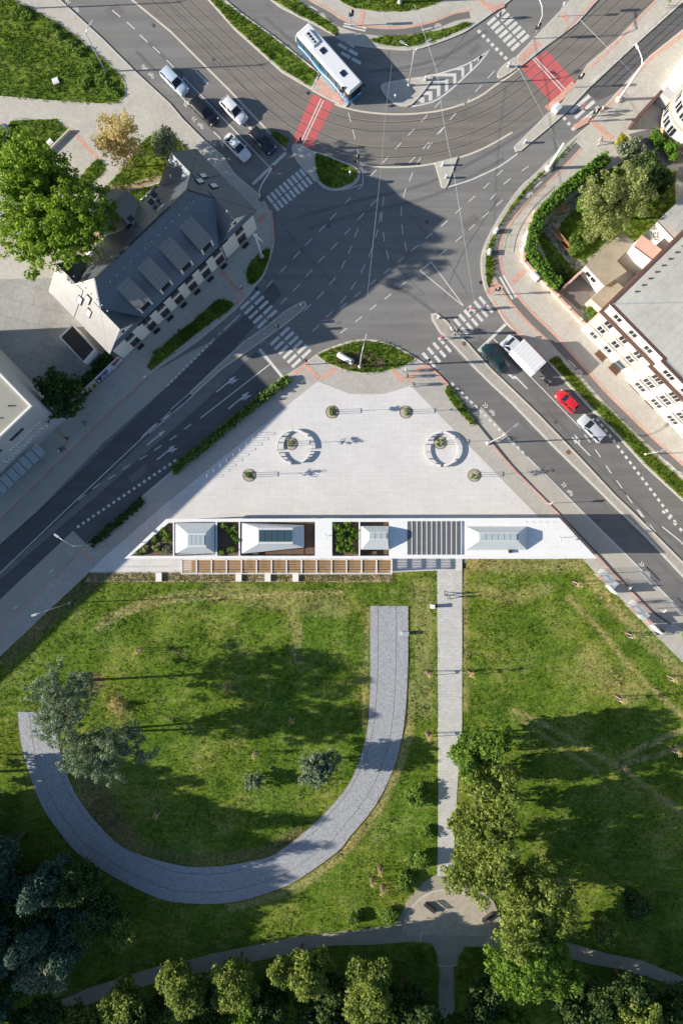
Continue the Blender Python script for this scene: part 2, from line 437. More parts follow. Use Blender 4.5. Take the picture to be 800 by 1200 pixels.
part_sheet('concrete_bay', [(177, 438), (237, 405), (248, 400), (197, 452), (120, 520), (45, 598), (-60, 692), (-60, 662), (7, 601)], .008, M['concrete_bay'])
part_sheet('concrete_bay', [(86, 622), (102, 638), (97, 646), (60, 683), (0, 738), (-60, 791), (-60, 757), (0, 703)], .008, M['concrete_bay'])
part_sheet('concrete_bay', [(563, 476), (600, 517), (640, 560), (682, 600), (730, 647), (797, 715), (840, 757), (840, 775), (800, 736), (785, 731), (762, 716), (730, 683), (700, 650), (652, 600), (600, 547), (575, 516), (560, 495)], .008, M['concrete_bay'])
part_sheet('concrete_apron', [(683, 106), (740, 56), (800, 2), (840, -30), (860, -5), (800, 40), (760, 68), (725, 107), (700, 118)], .004, M['asphalt3'])

M['asphalt4'] = asphalt_mat('asphalt_east_road', (.158, .156, .153), .18, R(-43), .42)
part_sheet('east_carriageway', [(505, 420), (530, 452), (563, 478), (600, 518), (640, 561), (682, 601), (730, 648), (797, 716), (860, 779), (900, 784), (800, 679), (755, 631), (725, 602), (645, 523), (600, 476), (555, 433), (524, 404)], .003, M['asphalt4'])
part_sheet('east_carriageway', [(548, 402), (600, 456), (680, 537), (742, 601), (800, 659), (900, 760), (940, 720), (840, 625), (800, 588), (755, 547), (725, 514), (695, 484), (665, 452), (641, 424), (610, 393), (594, 381), (575, 396)], .003, M['asphalt4'])
def shrink(poly, d):
    P = G(poly); P = P if area(P) > 0 else P[::-1]; return offset(P, d, True)
def pavement(name, label, poly, mat, kerbs=None, top=.12, kmat='kerb', kw=.2):
    P = G(poly)
    if area(P) < 0: P = P[::-1]
    o = struct(MB().prism(P, -.05, top).build(name, M[mat]), label)
    if kerbs == 'all':
        MB().strip(P, kw, -.02, top+.006, 0, True, kw/2-.012).build('kerb', M[kmat], o)
    elif kerbs:
        for line, side, km in kerbs:
            MB().strip(G(line), kw, -.02, top+.006, 0, False, side*(kw/2-.012)).build('kerb', M[km], o)
    return o
# --- north-west block
kA = [(-30, -110), (20, -55), (60, -10), (120, 45), (160, 85), (200, 122), (215, 140), (240, 165), (262, 183), (275, 203), (297, 222), (307, 232), (315, 245), (319, 257), (321, 272), (321, 287), (317, 302), (310, 322), (302, 332), (291, 347), (275, 364), (255, 381), (232, 400), (177, 438), (7, 601), (-60, 661), (-160, 750)]
kA = kA[:8]+smooth(kA[8:21], 3)+kA[21:]
pavA = pavement('pavement', 'pale footway and forecourt round the dark-roofed house', kA+[(-300, 750), (-300, -110)], 'pave', [(kA, -1, 'kerb')])
# --- north block
kB = [(240, -70), (317, 0), (340, 15), (370, 30), (395, 44), (412, 52), (425, 55), (462, 59), (485, 59), (512, 51), (540, 40), (555, 31), (575, 17), (597, 1), (650, -45)]
kB = smooth(kB, 3)
pavB = pavement('pavement', 'curving footway with cycle lane along the northern verge', kB+[(650, -160), (240, -160)], 'pave', [(kB, 1, 'kerb')])
# --- tram stop platforms
pavP1 = pavement('tram_platform', 'tram stop platform beside the wide striped crossing', [(605, 66), (609, 79), (630, 62), (640, 54), (655, 43), (675, 28), (700, 0), (740, -45), (710, -45), (668, 0)], 'pave', 'all')
pavP2 = pavement('tram_platform', 'long tapering tram platform ending in a narrow refuge', [(675, 96), (687, 76), (720, 48), (767, 0), (810, -45), (850, -45), (800, 2), (740, 56), (690, 103), (662, 133), (640, 152), (610, 177), (604, 178), (602, 172), (640, 134), (658, 120)], 'pave', 'all')
# --- east block
kD = [(900, -60), (800, 34), (760, 66), (725, 105), (705, 127), (690, 146), (677, 157), (643, 187), (627, 203), (610, 218), (597, 235), (582, 258), (570, 280), (564, 297), (563, 313), (566, 333), (572, 348), (580, 359), (594, 381), (610, 393), (641, 424), (665, 452), (695, 484), (725, 514), (755, 547), (800, 588), (840, 625), (940, 720)]
kD = kD[:5]+smooth(kD[5:20], 3)+kD[20:]
pavD = pavement('pavement', 'wide beige footway before the peach building and the hedged garden', kD+[(1100, 720), (1100, -60)], 'pave', [(kD, 1, 'kerb')])
# --- plaza block
kF = [(-160, 878), (-60, 790), (0, 737), (60, 682), (97, 645), (105, 637), (150, 598), (165, 583), (205, 549), (250, 509), (300, 468), (331, 442), (343, 435), (357, 426), (370, 416), (383, 409), (402, 402), (421, 398), (443, 399), (462, 405), (479, 414), (491, 422), (500, 428), (512, 437), (525, 451), (550, 484), (575, 515), (600, 546), (625, 572), (652, 599), (675, 622), (700, 649), (730, 682), (762, 715), (785, 731), (800, 737), (840, 773), (940, 870)]
i0 = kF.index((331, 442)); i1 = kF.index((525, 451)); i2 = kF.index((785, 731))
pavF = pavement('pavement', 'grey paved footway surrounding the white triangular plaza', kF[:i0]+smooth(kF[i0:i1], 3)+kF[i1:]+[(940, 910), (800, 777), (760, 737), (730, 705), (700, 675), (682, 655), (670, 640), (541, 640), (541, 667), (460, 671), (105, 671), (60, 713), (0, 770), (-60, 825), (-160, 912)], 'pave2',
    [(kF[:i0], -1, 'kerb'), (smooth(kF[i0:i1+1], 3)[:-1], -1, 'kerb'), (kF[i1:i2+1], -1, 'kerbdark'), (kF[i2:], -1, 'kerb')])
plaza = struct(MB().prism(G([(372, 447), (410, 462), (450, 462), (481, 452), (605, 580), (660, 636), (660, 655), (541, 655), (541, 668), (460, 669), (106, 670), (118, 657), (190, 594)]), .05, .126).build('plaza', M['plaza']), 'white paved triangular plaza')
# --- traffic islands
pavement('traffic_island', 'rounded island with lamp and bollards beside the chevron hatching', smooth([(446, 101), (457, 96), (502, 90), (504, 97), (482, 123), (466, 124), (456, 117), (449, 109)], 3, True), 'pave', 'all', kw=.3)
pavement('traffic_island', 'small blunt refuge at the end of the wide striped crossing', smooth([(582, 88), (586, 80), (597, 71), (604, 68), (607, 78), (592, 89), (585, 92)], 3, True), 'pave', 'all')
pavement('traffic_island', 'small triangular island in the tram curve', [(509, 191), (536, 184), (524, 217), (521, 221), (517, 220)], 'pave', 'all', kw=.25)
pavement('traffic_island', 'grassed island with rounded kerb between zebra crossing and tram curve', smooth([(342, 172), (352, 170), (366, 177), (383, 182), (400, 189), (415, 195), (422, 203), (418, 214), (405, 221), (393, 224), (380, 221), (371, 213), (356, 199), (346, 186)], 3, True), 'pave', 'all')
pavement('traffic_island', 'paved waiting island at the head of the red tram crossing', [(378, 85), (366, 107), (389, 119), (405, 126), (409, 121), (407, 113)], 'pave', 'all')
pavement('traffic_island', 'long leaf-shaped refuge of rough setts between zebra crossings', [(352, 354), (357, 353), (360, 358), (350, 368), (335, 380), (309, 399), (260, 433), (226, 464), (222, 460), (260, 424), (286, 400), (314, 381), (333, 365)], 'median', 'all')
pavement('traffic_island', 'long straight median of rough setts splitting the eastern road', [(505, 368), (511, 367), (524, 377), (533, 389), (548, 402), (562, 418), (575, 432), (600, 456), (632, 487), (680, 537), (720, 580), (742, 601), (800, 659), (900, 760), (900, 780), (800, 677), (755, 629), (725, 600), (700, 575), (645, 521), (600, 474), (575, 451), (555, 431), (527, 401), (515, 390), (506, 375)], 'median', 'all', kw=.28)
pavement('traffic_island', 'narrow grassed median strip beside the tram lane', [(244, 0), (275, 35), (305, 62), (330, 85), (366, 106), (375, 86), (350, 66), (320, 42), (282, 15), (262, -2), (230, -35), (212, -35)], 'pave', 'all')

# --- paths in the park
U_out = [(478, 710), (478, 760), (477, 800), (473, 850), (463, 895), (440, 943), (410, 980), (395, 998), (350, 1030), (325, 1042), (287, 1054), (250, 1059), (200, 1056), (162, 1042), (125, 1022), (92, 1000), (72, 977), (50, 945), (35, 907), (25, 870), (21, 834)]
U_in = [(64, 834), (66, 856), (74, 890), (87, 925), (107, 955), (135, 985), (162, 1000), (200, 1011), (225, 1015), (262, 1014), (300, 1007), (322, 1000), (362, 970), (400, 930), (415, 905), (425, 877), (431, 845), (433, 800), (433, 760), (433, 710)]
U_out = smooth(U_out, 3); U_in = smooth(U_in, 3); U_poly = U_out+U_in
upath = struct(MB().prism(G(U_poly), 0, .125).build('gravel_path', M['gravel']), 'horseshoe path of pale crushed stone in the park lawn')
for L in (U_out, U_in): MB().strip(G(L), .06, 0, .135).build('steel_edging', M['corten'], upath)
for d in (-1.75, -4.4):
    MB().strip(offset(G(U_out), d), .055, .12, .132).build('inlaid_rail', M['corten'], upath)
walk_poly = [(512, 667), (541, 667), (541, 850), (537, 900), (533, 960), (531, 1025), (512, 1026), (513, 960), (513, 850)]
walk = struct(MB().prism(G(walk_poly), 0, .122).build('footpath', M['slab']), 'straight path of white slabs from pavilion to park circle')
bp_up = [(-120, 1250), (0, 1208), (38, 1192), (62, 1175), (105, 1157), (185, 1132), (200, 1130), (250, 1117), (300, 1107), (350, 1097), (400, 1091), (430, 1088), (458, 1084), (466, 1078), (477, 1055), (496, 1033), (512, 1024), (531, 1024), (556, 1033), (578, 1056), (590, 1085), (610, 1095), (640, 1099), (672, 1106), (710, 1117), (750, 1125), (775, 1135), (800, 1145), (900, 1180)]
bp_lo = [(900, 1200), (800, 1157), (775, 1150), (730, 1136), (695, 1130), (675, 1125), (600, 1113), (540, 1108), (480, 1103), (430, 1107), (400, 1107), (375, 1109), (325, 1120), (275, 1132), (225, 1141), (200, 1146), (160, 1158), (105, 1176), (50, 1198), (0, 1225), (-120, 1270)]
bpath = struct(MB().prism(G(bp_up+bp_lo), 0, .118).build('park_path', M['dirtpath']), 'winding pale park path under the trees')
circ = smooth([(523+50*math.cos(a), 1092+50*math.sin(a)) for a in [2*math.pi*k/24 for k in range(24)]], 2, True)
disc = struct(MB().prism(G([(523+49*math.cos(R(a)), 1092+49*math.sin(R(a))) for a in range(195, 346, 6)]+[(571, 1096), (475, 1096)]), .05, .122).build('park_circle', M['circle']), 'round gravel resting place with a pale edging ring')
MB().strip(G([(523+50*math.cos(R(a)), 1092+50*math.sin(R(a))) for a in range(180, 392, 6)]), .18, .05, .128).build('edging_ring', M['kerb'], disc)
MB().strip(G([(523+31*math.cos(R(a)), 1102+30*math.sin(R(a))) for a in range(60, 206, 6)]), .16, .05, .128).build('edging_ring', M['kerb'], disc)
MB().strip(G([(523+58*math.cos(R(a)), 1098+56*math.sin(R(a))) for a in range(20, 66, 6)]), .14, .05, .128).build('edging_ring', M['kerb'], disc)
spur = struct(MB().prism(G([(506, 1104), (544, 1106), (541, 1122), (531, 1132), (534, 1260), (512, 1260), (514, 1132), (508, 1122)]), 0, .114).build('park_path', M['dirtpath']), 'short path leaving the gravel circle under dark trees')

# --- park lawn, gently uneven, with worn wheel tracks, dry borders and bare earth
DRY = [([(112, 738), (140, 722), (180, 708), (240, 700), (320, 697), (400, 694)], .5, 1), ([(118, 728), (150, 712), (190, 700), (240, 693)], .4, .8), ([(600, 832), (640, 850), (690, 880), (730, 902), (800, 955)], .45, .8), ([(612, 845), (660, 878), (700, 905)], .4, .7),
  ([(730, 886), (760, 872), (800, 855)], .5, 1), ([(735, 894), (765, 886), (800, 874)], .45, .9), ([(690, 678), (720, 712), (760, 752), (820, 812)], 1.0, .8), ([(545, 660), (600, 663), (675, 660)], 1.3, .8), ([(665, 700), (700, 735), (745, 790), (800, 840)], .45, .9), ([(494, 690), (496, 760), (497, 830)], 1.8, .6),
  ([(482, 800), (478, 860), (464, 905), (440, 953), (405, 995), (360, 1032), (320, 1050), (270, 1064)], .7, .9), ([(690, 770), (715, 800), (740, 810)], 2.2, .5), ([(250, 690), (330, 704), (400, 712)], 1.6, .6), ([(560, 690), (600, 700), (640, 690)], 1.2, .5), ([(545, 668), (545, 760), (545, 830)], .5, .7), ([(340, 715), (350, 740), (345, 760)], .8, .7), ([(600, 1022), (640, 1032), (660, 1045)], 1.4, .7), ([(430, 716), (428, 780), (426, 850)], .5, .6)]
BARE = [([(106, 918), (116, 935), (130, 958), (146, 985)], 2.3, .95), ([(10, 772), (45, 738), (85, 700), (112, 682)], 1.1, .9), ([(97, 800), (116, 797)], 1.2, .9), ([(140, 862), (158, 858)], 1.0, .8), ([(165, 993), (230, 1007), (300, 1000), (350, 975)], 1.0, .75), ([(100, 940), (120, 970), (155, 1000)], .8, .8), ([(135, 820), (145, 835)], 1.4, .6), ([(200, 760), (215, 770)], .6, .6)]
def field(P, tracks):
    f = np.zeros(len(P))
    for pts, w, st in tracks:
        L = np.array(G(smooth(pts, 4))); d = np.full(len(P), 1e9)
        for a, b in zip(L[:-1], L[1:]):
            ab = b-a; t = np.clip(((P-a)@ab)/(ab@ab+1e-9), 0, 1); d = np.minimum(d, np.linalg.norm(P-a-t[:, None]*ab, axis=1))
        q = np.clip(1.35-d/w, 0, 1); f = np.maximum(f, st*q*q*(3-2*q))
    return f
def wear(o, V, k=1):
    for nm_, tr in (('dry', DRY), ('bare', BARE)):
        at = o.data.attributes.new(nm_, 'FLOAT', 'POINT'); at.data.foreach_set('value', np.repeat(field(V[:, :2], tr), k).astype(np.float32))
parkmask = G([(-160, 900), (0, 758), (95, 668), (545, 666), (545, 645), (676, 645), (700, 670), (800, 772), (960, 930), (960, 1380), (-160, 1380)])
def lawn_grid(poly, cell, z, amp, seed=1):
    xs = [p[0] for p in poly]; ys = [p[1] for p in poly]
    gx = np.arange(min(xs), max(xs)+cell, cell); gy = np.arange(min(ys), max(ys)+cell, cell)
    X, Y = np.meshgrid(gx, gy); rs = np.random.RandomState(seed); Z = np.zeros_like(X)
    for k in range(14):
        f = rs.uniform(.25, 2.2); a = rs.uniform(0, 6.28); Z += np.sin(X*f*math.cos(a)+Y*f*math.sin(a)+rs.uniform(0, 6.28))
    Z = z+amp*np.clip(Z/4, -1.2, 1.2)+rs.uniform(-.012, .012, X.shape)
    V = np.stack([X.ravel(), Y.ravel(), Z.ravel()], 1); nx, ny = len(gx), len(gy)
    i = np.arange(nx-1)[None, :]+nx*np.arange(ny-1)[:, None]; i = i.ravel()
    F = np.stack([i, i+1, i+nx+1, i+nx], 1)
    ctr = V[F].mean(1); F = F[inside(ctr[:, :2], poly)]
    return V, F
V, F = lawn_grid(parkmask, .35, .055, .035)
lawn = struct(fastmesh('park_lawn', V, F, M['lawn']), 'uneven park lawn with worn dry patches')
wear(lawn, V)
lawn.data.polygons.foreach_set('use_smooth', np.ones(len(F), bool))

def tufts(name, poly, n_per_m2, z, mat, hmin=.10, hmax=.26, w=.045, blades=6, seed=0, avoid=(), parent=None, spread=.13, patch=.0):
    rs = np.random.RandomState(seed+17); xs = [p[0] for p in poly]; ys = [p[1] for p in poly]
    N = int((max(xs)-min(xs))*(max(ys)-min(ys))*n_per_m2)
    P = np.stack([rs.uniform(min(xs), max(xs), N), rs.uniform(min(ys), max(ys), N)], 1)
    P = P[inside(P, poly)]
    for a in avoid: P = P[~inside(P, a)]
    if patch:
        q = np.zeros(len(P))
        for k in range(10):
            f = rs.uniform(.15, 1.1); a = rs.uniform(0, 6.28); q += np.sin(P[:, 0]*f*math.cos(a)+P[:, 1]*f*math.sin(a)+rs.uniform(0, 6.28))
        P = P[rs.uniform(0, 1, len(P)) < 1-patch*(q < -.6)]; 
    n = len(P); B = np.repeat(P, blades, 0)+rs.normal(0, spread, (n*blades, 2)); m = len(B)
    hs = np.repeat(rs.uniform(hmin, hmax, n), blades)*rs.uniform(.6, 1.15, m)
    a = rs.uniform(0, 2*math.pi, m); lean = rs.uniform(.3, 1.25, m)*hs; ww = w*rs.uniform(.6, 1.4, m)
    dx, dy = np.cos(a), np.sin(a); zz = np.full(m, z)
    b0 = np.stack([B[:, 0]-dy*ww, B[:, 1]+dx*ww, zz], 1); b1 = np.stack([B[:, 0]+dy*ww, B[:, 1]-dx*ww, zz], 1)
    mid = .5
    m0 = np.stack([B[:, 0]+dx*lean*.4-dy*ww*.8, B[:, 1]+dy*lean*.4+dx*ww*.8, zz+hs*.75], 1)
    m1 = np.stack([B[:, 0]+dx*lean*.4+dy*ww*.8, B[:, 1]+dy*lean*.4-dx*ww*.8, zz+hs*.75], 1)
    tp = np.stack([B[:, 0]+dx*lean, B[:, 1]+dy*lean, zz+hs*.8], 1)
    V = np.stack([b0, b1, m1, m0, tp], 1).reshape(-1, 3); o = np.arange(m)*5
    F = np.concatenate([np.stack([o, o+1, o+2], 1), np.stack([o, o+2, o+3], 1), np.stack([o+3, o+2, o+4], 1)])
    o_ = fastmesh(name, V, F, mat, parent=parent)
    if parent is None: wear(o_, B, 5)
    return o_
Gs = lambda p: G(p)
avoid_park = [shrink(U_poly, .17), shrink(walk_poly, .1), G(bp_up+bp_lo), G(circ), G([(100, 640), (541, 640), (541, 671), (100, 671)]), G([(676, 640), (682, 655), (700, 675), (800, 777), (940, 910), (940, 600)]), G([(-160, 640), (105, 640), (105, 671), (60, 713), (0, 770), (-160, 912)])]
tag(tufts('grass', G([(-40, 800), (0, 765), (105, 668), (545, 668), (545, 648), (680, 648), (830, 795), (830, 1230), (-40, 1230)]), 8.5, .05, M['blade'], .06, .17, .04, 4, 3, avoid_park, patch=.55), 'rough green and dry grass of the park lawn', kind='stuff')

# --- verges: planted beds with kerbs
def verge(label, poly, top=.15, dens=11, seed=0, mat='lawn2', bl='blade2', hmin=.1, hmax=.28, sm=0, name='verge', w=.04):
    if sm: poly = smooth(poly, sm, True)
    P = G(poly)
    o = struct(MB().prism(P, .02, top).build(name, M[mat]), label)
    g = tufts('grass', P, dens, top-.01, M[bl], hmin, hmax, w, 6, seed, parent=o); g['kind'] = 'stuff'
    return o
L_nw = [(-80, -60), (-20, -60), (20, 2), (40, 11), (65, 25), (90, 42), (107, 57), (125, 72), (140, 86), (148, 100), (148, 112), (140, 121), (120, 123), (62, 119), (0, 114), (-80, 112)]
v = verge('large sunny lawn with leafy weeds along its edge', L_nw, seed=1, dens=9)
P_ = G(L_nw); MB().strip(P_ if area(P_) > 0 else P_[::-1], .12, .05, .165, 0, True, .05).build('edging', M['kerb'], v)
verge('small clipped lawn below the big tree with a white hatch', [(14, 142), (67, 140), (82, 154), (50, 186), (20, 184), (2, 160)], seed=2)
verge('tiny three-cornered lawn beside the tiled strip', [(114, 187), (121, 192), (124, 200), (100, 221), (92, 212)], seed=3, sm=2)
verge('lawn with shrubs behind the dark-roofed house', [(149, 194), (160, 174), (175, 160), (196, 151), (224, 178), (208, 188), (197, 207), (130, 228), (122, 222)], seed=4)
verge('thin lawn strip along the rear wall of the dark-roofed house', [(132, 230), (198, 213), (175, 240), (150, 258), (136, 241)], seed=5)
verge('bare shaded lawn between big tree and dark roof', [(122, 248), (140, 246), (150, 262), (110, 310), (85, 325), (82, 318), (105, 280)], seed=6, mat='drysoil', dens=4)
verge('leaf-shaped planted verge by the corner of the dark-roofed house', [(316, 292), (316, 300), (309, 320), (300, 331), (293, 334), (289, 325), (291, 312), (298, 303), (307, 295)], seed=7, sm=2, hmax=.5)
verge('long shrubby verge along the kerb below the dark-roofed house', [(274, 357), (266, 366), (245, 380), (222, 398), (195, 420), (178, 434), (175, 430), (178, 420), (200, 397), (225, 378), (245, 360), (255, 352), (268, 353)], seed=8, sm=2, hmax=.5)
verge('grassed top of the narrow tram median', [(247, 1), (276, 33), (306, 60), (331, 82), (364, 102), (372, 87), (349, 68), (319, 44), (281, 17), (258, 0), (230, -28), (218, -28)], seed=9, dens=12)
verge('grass verge beside the bus lane with a rounded end', [(300, -18), (319, 0), (341, 13), (371, 28), (388, 39), (396, 42), (396, 36), (385, 25), (360, 10), (347, 0), (330, -18)], seed=10, dens=12)
verge('crescent grass verge below the curving cycle lane', [(432, 47), (445, 52), (462, 55), (480, 55), (507, 49), (535, 38), (552, 29), (547, 26), (520, 35), (480, 42), (450, 43)], seed=11, dens=12)
verge('wide lawn above the curving northern footway', [(360, -40), (400, 3), (415, 10), (442, 14), (475, 14), (500, 9), (523, -1), (545, -40)], seed=12)
verge('dark grass on the island between the crossings', [(370, 181), (383, 184), (400, 191), (414, 197), (419, 204), (415, 212), (404, 218), (393, 221), (382, 218), (374, 211), (370, 196)], seed=13, sm=2)
verge('little grass wedge beside the black car', [(322, 153), (339, 163), (333, 173), (317, 158)], seed=14)
verge('long straight grass verge along the eastern road', [(642, 422), (648, 419), (656, 420), (660, 427), (675, 442), (695, 465), (717, 484), (740, 508), (760, 528), (775, 543), (800, 564), (860, 620), (860, 640), (800, 585), (757, 545), (727, 512), (697, 481), (667, 450)], seed=15, dens=13, hmax=.35)
verge('thin curving verge between kerb and cycle lane', [(675, 162), (663, 177), (650, 192), (637, 203), (627, 212), (610, 233), (593, 253), (582, 270), (577, 288), (577, 303), (578, 320), (573, 338), (570, 333), (568, 313), (569, 297), (575, 280), (587, 259), (602, 236), (615, 221), (632, 204), (648, 190), (672, 165)], seed=16, dens=12, hmax=.4)
verge('slender leaf-shaped planted verge beside the plaza footway', [(523, 452), (530, 457), (540, 471), (553, 490), (557, 498), (551, 497), (538, 483), (526, 468), (521, 460)], seed=17, hmax=.5, dens=14)
lens = [(372, 417), (385, 410), (403, 404), (421, 400), (443, 401), (462, 407), (478, 416), (486, 421), (470, 430), (450, 435), (430, 437), (410, 435), (390, 428)]
lv = verge('leaf-shaped planted bed at the tip of the plaza', lens, seed=18, sm=2, dens=10, hmax=.4)
MB().sheet(G(smooth([(398, 416), (415, 413), (440, 415), (455, 428), (440, 432), (410, 431), (393, 424)], 3, True)), .155).build('bare_earth', M['soil'], lv)
P_ = G(smooth(lens, 2, True)); MB().strip(P_ if area(P_) > 0 else P_[::-1], .14, .05, .17, 0, True, -.05).build('edging', M['kerb'], lv)
verge('dark planted quarter bed left of the circle spur', [(478, 1106), (506, 1106), (512, 1128), (513, 1149), (500, 1143), (486, 1130)], seed=19, sm=2, hmax=.4, top=.2)
verge('dark planted quarter bed right of the circle spur', [(544, 1110), (577, 1112), (572, 1130), (556, 1144), (536, 1150), (535, 1132)], seed=20, sm=2, hmax=.4, top=.2)
struct(MB().prism(G([(122, 223), (131, 229), (165, 220), (197, 209), (198, 203), (180, 206), (150, 217), (126, 217)]), .05, .16).build('worn_track', M['drysoil']), 'worn earth track crossing the lawn behind the house')
struct(MB().prism(G([(-120, 330), (70, 326), (66, 345), (100, 380), (146, 425), (118, 450), (86, 478), (40, 452), (0, 407), (-28, 388), (-120, 388)]), .05, .128).build('courtyard', paver_mat('courtyard_concrete', (.33, .325, .315), 3.2, 2.6, .25, .05, .7, .16, .04)), 'grey concrete yard between library and cream house')
# garden east, behind the hedge
gl = verge('shaded lawn inside the hedged garden', [(628, 275), (640, 262), (660, 243), (700, 205), (730, 190), (790, 200), (790, 240), (745, 285), (730, 275), (690, 310), (665, 330), (655, 342)], seed=21, dens=10)
struct(MB().prism(G([(690, 212), (672, 226), (655, 245), (640, 262), (636, 272), (645, 285), (660, 303), (672, 318), (690, 316), (715, 293), (722, 280), (712, 280), (695, 298), (683, 306), (672, 302), (660, 288), (650, 273), (660, 258), (685, 235), (700, 222)]), .05, .165).build('garden_path', M['circle']), 'winding gravel path of the hedged garden')
# dark forecourt between pink villa and garden
struct(MB().prism(G([(735, 158), (766, 150), (775, 160), (800, 183), (820, 200), (800, 215), (785, 205), (765, 190), (752, 176)]), .05, .13).build('forecourt', M['cycle']), 'dark paved forecourt beside the round-cornered villa')
struct(MB().prism(G([(655, 343), (688, 312), (712, 330), (695, 348), (685, 365), (676, 362)]), .05, .13).build('yard', M['cycle']), 'small paved yard beside the garden wall')

# --- tiles, cycle lanes, markings
def pinkline(line, w, par, z=.132, sm=3, name='pink_strip', mat='pink'):
    L = smooth(line, sm) if sm else line
    return MB().strip(G(L), w, .1, z).build(name, M[mat], par)
cyB = [(335, -20), (350, -4), (360, 5), (385, 19), (397, 27), (415, 34), (430, 37), (452, 39), (475, 38), (505, 32), (530, 22), (550, 18)]
pinkline(cyB, 1.0, pavB, .126, 3, 'cycle_lane', 'cycle')
pinkline([(x+2, y-6) for x, y in cyB[1:]], .3, pavB, .132)
pinkline([(425, 13), (421, 33)], .7, pavB, .138, 0); pinkline([(565, 5), (580, 10), (590, 6)], .7, pavB, .138, 0)
pinkline([(556, -5), (570, 8), (578, 14)], .6, pavB, .134, 0)
cyD = [(677, 170), (653, 195), (635, 213), (615, 232), (593, 258), (583, 277), (579, 295), (581, 313), (585, 326), (592, 338), (605, 355), (625, 377), (645, 396), (662, 415), (682, 437), (705, 463), (730, 488), (760, 517), (800, 553), (850, 598)]
pinkline(cyD, 1.05, pavD, .126, 3, 'cycle_lane', 'cycle')
oD = offset(G(smooth(cyD, 3)), .74)
MB().strip(oD[:], .35, .1, .132).build('pink_strip', M['pink'], pavD)
oD2 = offset(G(smooth(cyD[9:13], 3)), -.74); MB().strip(oD2, .35, .1, .132).build('pink_strip', M['pink'], pavD)
pinkline([(800, 40), (760, 70), (725, 110), (705, 131)], .45, pavD, .132, 0)
pinkline([(672, 138+12), (690, 165-25), (716, 163)], .75, pavD, .138, 0); pinkline([(600, 331), (614, 317)], .7, pavD, .138, 0)
pinkline([(577, 352), (590, 372), (606, 390), (625, 408), (636, 418)], .35, pavD, .132, 0)
pinkline([(571, 345), (579, 334), (587, 340)], 1.0, pavD, .138, 0)
pinkline([(767, 2), (722, 50), (700, 72), (690, 80)], .35, pavP2, .132, 0); pinkline([(640, 128), (657, 114), (672, 98)], .9, pavP2, .14, 0)
pinkline([(608, 74), (622, 58), (632, 50)], .9, pavP1, .132, 0); pinkline([(697, 0), (660, 38)], .3, pavP1, .132, 0)
pinkline([(658, 18), (664, 24)], .9, pavP1, .14, 0)
pinkline([(84, 153), (100, 170), (115, 186)], .6, pavA, .132, 0); pinkline([(258, 318), (272, 333), (285, 348)], .55, pavA, .132, 0)
pinkline([(303, 262), (311, 250)], .9, pavA, .132, 0); pinkline([(317, 246), (319, 260), (319, 285)], .4, pavA, .137, 2)
pinkline([(282, 350), (276, 358)], .6, pavA, .137, 0)
pinkline([(176, 439), (120, 492), (7, 602), (-50, 655)], .3, pavA, .132, 0); pinkline([(66, 501), (83, 521)], .5, pavA, .14, 0)
pinkline([(96, 646), (60, 684), (0, 739), (-40, 775)], .25, pavF, .132, 0); pinkline([(98, 646), (110, 659)], .55, pavF, .139, 0)
pinkline([(342, 440), (357, 429)], .55, pavF, .132, 0); pinkline([(358, 427), (373, 444)], .7, pavF, .137, 0); pinkline([(376, 443), (394, 432)], .7, pavF, .132, 0)
pinkline([(459, 433), (472, 447)], .7, pavF, .132, 0); pinkline([(476, 446), (499, 428)], .7, pavF, .137, 0); pinkline([(500, 429), (513, 440), (524, 452)], .5, pavF, .132, 0)
pinkline([(578, 524), (604, 553), (655, 604), (700, 654), (735, 690), (764, 720)], .25, pavF, .132, 0)
pinkline([(372, 95), (380, 103), (402, 122)], .8, pavement('tiled_strip', 'red tactile tiles at the head of the tram crossing', [(368, 106), (378, 104), (392, 112), (388, 118)], 'pink', None, .127), .135, 0)

WL, CL = M['white_line'], M['cream_line']
def mark(poly, name='road_marking', z=.012, mat=None):
    return MB().sheet(G(poly), z).build(name, mat or WL, road)
def line(pts, w=.14, z=.012, name='lane_line', mat=None, sm=0):
    L = G(smooth(pts, sm) if sm else pts)
    P = offset(L, w/2)+offset(L, -w/2)[::-1]
    mb = MB(); a = offset(L, w/2); b = offset(L, -w/2); n = len(L)
    mb.add([(*p, z) for p in a]+[(*p, z) for p in b], [(n+i, n+i+1, i+1, i) for i in range(n-1)])
    return mb.build(name, mat or WL, road)
def dashes(pts, ln=1.1, w=.13, z=.012, name='lane_dash'):
    "one dash centred on each point, turned along the line of points"
    Q = [np.array(p) for p in G(pts)]
    for i, p in enumerate(Q):
        d = Q[min(i+1, len(Q)-1)]-Q[max(i-1, 0)]; d = d/np.linalg.norm(d); nn = np.array([-d[1], d[0]])
        a, b = p-d*ln/2, p+d*ln/2
        MB().add([(*(a-nn*w/2), z), (*(b-nn*w/2), z), (*(b+nn*w/2), z), (*(a+nn*w/2), z)], [(0, 1, 2, 3)]).build(name, WL, road)
def between(p, q, n): return [(p[0]+(q[0]-p[0])*i/(n-1), p[1]+(q[1]-p[1])*i/(n-1)) for i in range(n)]
def tile(ox, oy, pts, k=.25): return [(ox+x*k, oy+y*k) for x, y in pts]
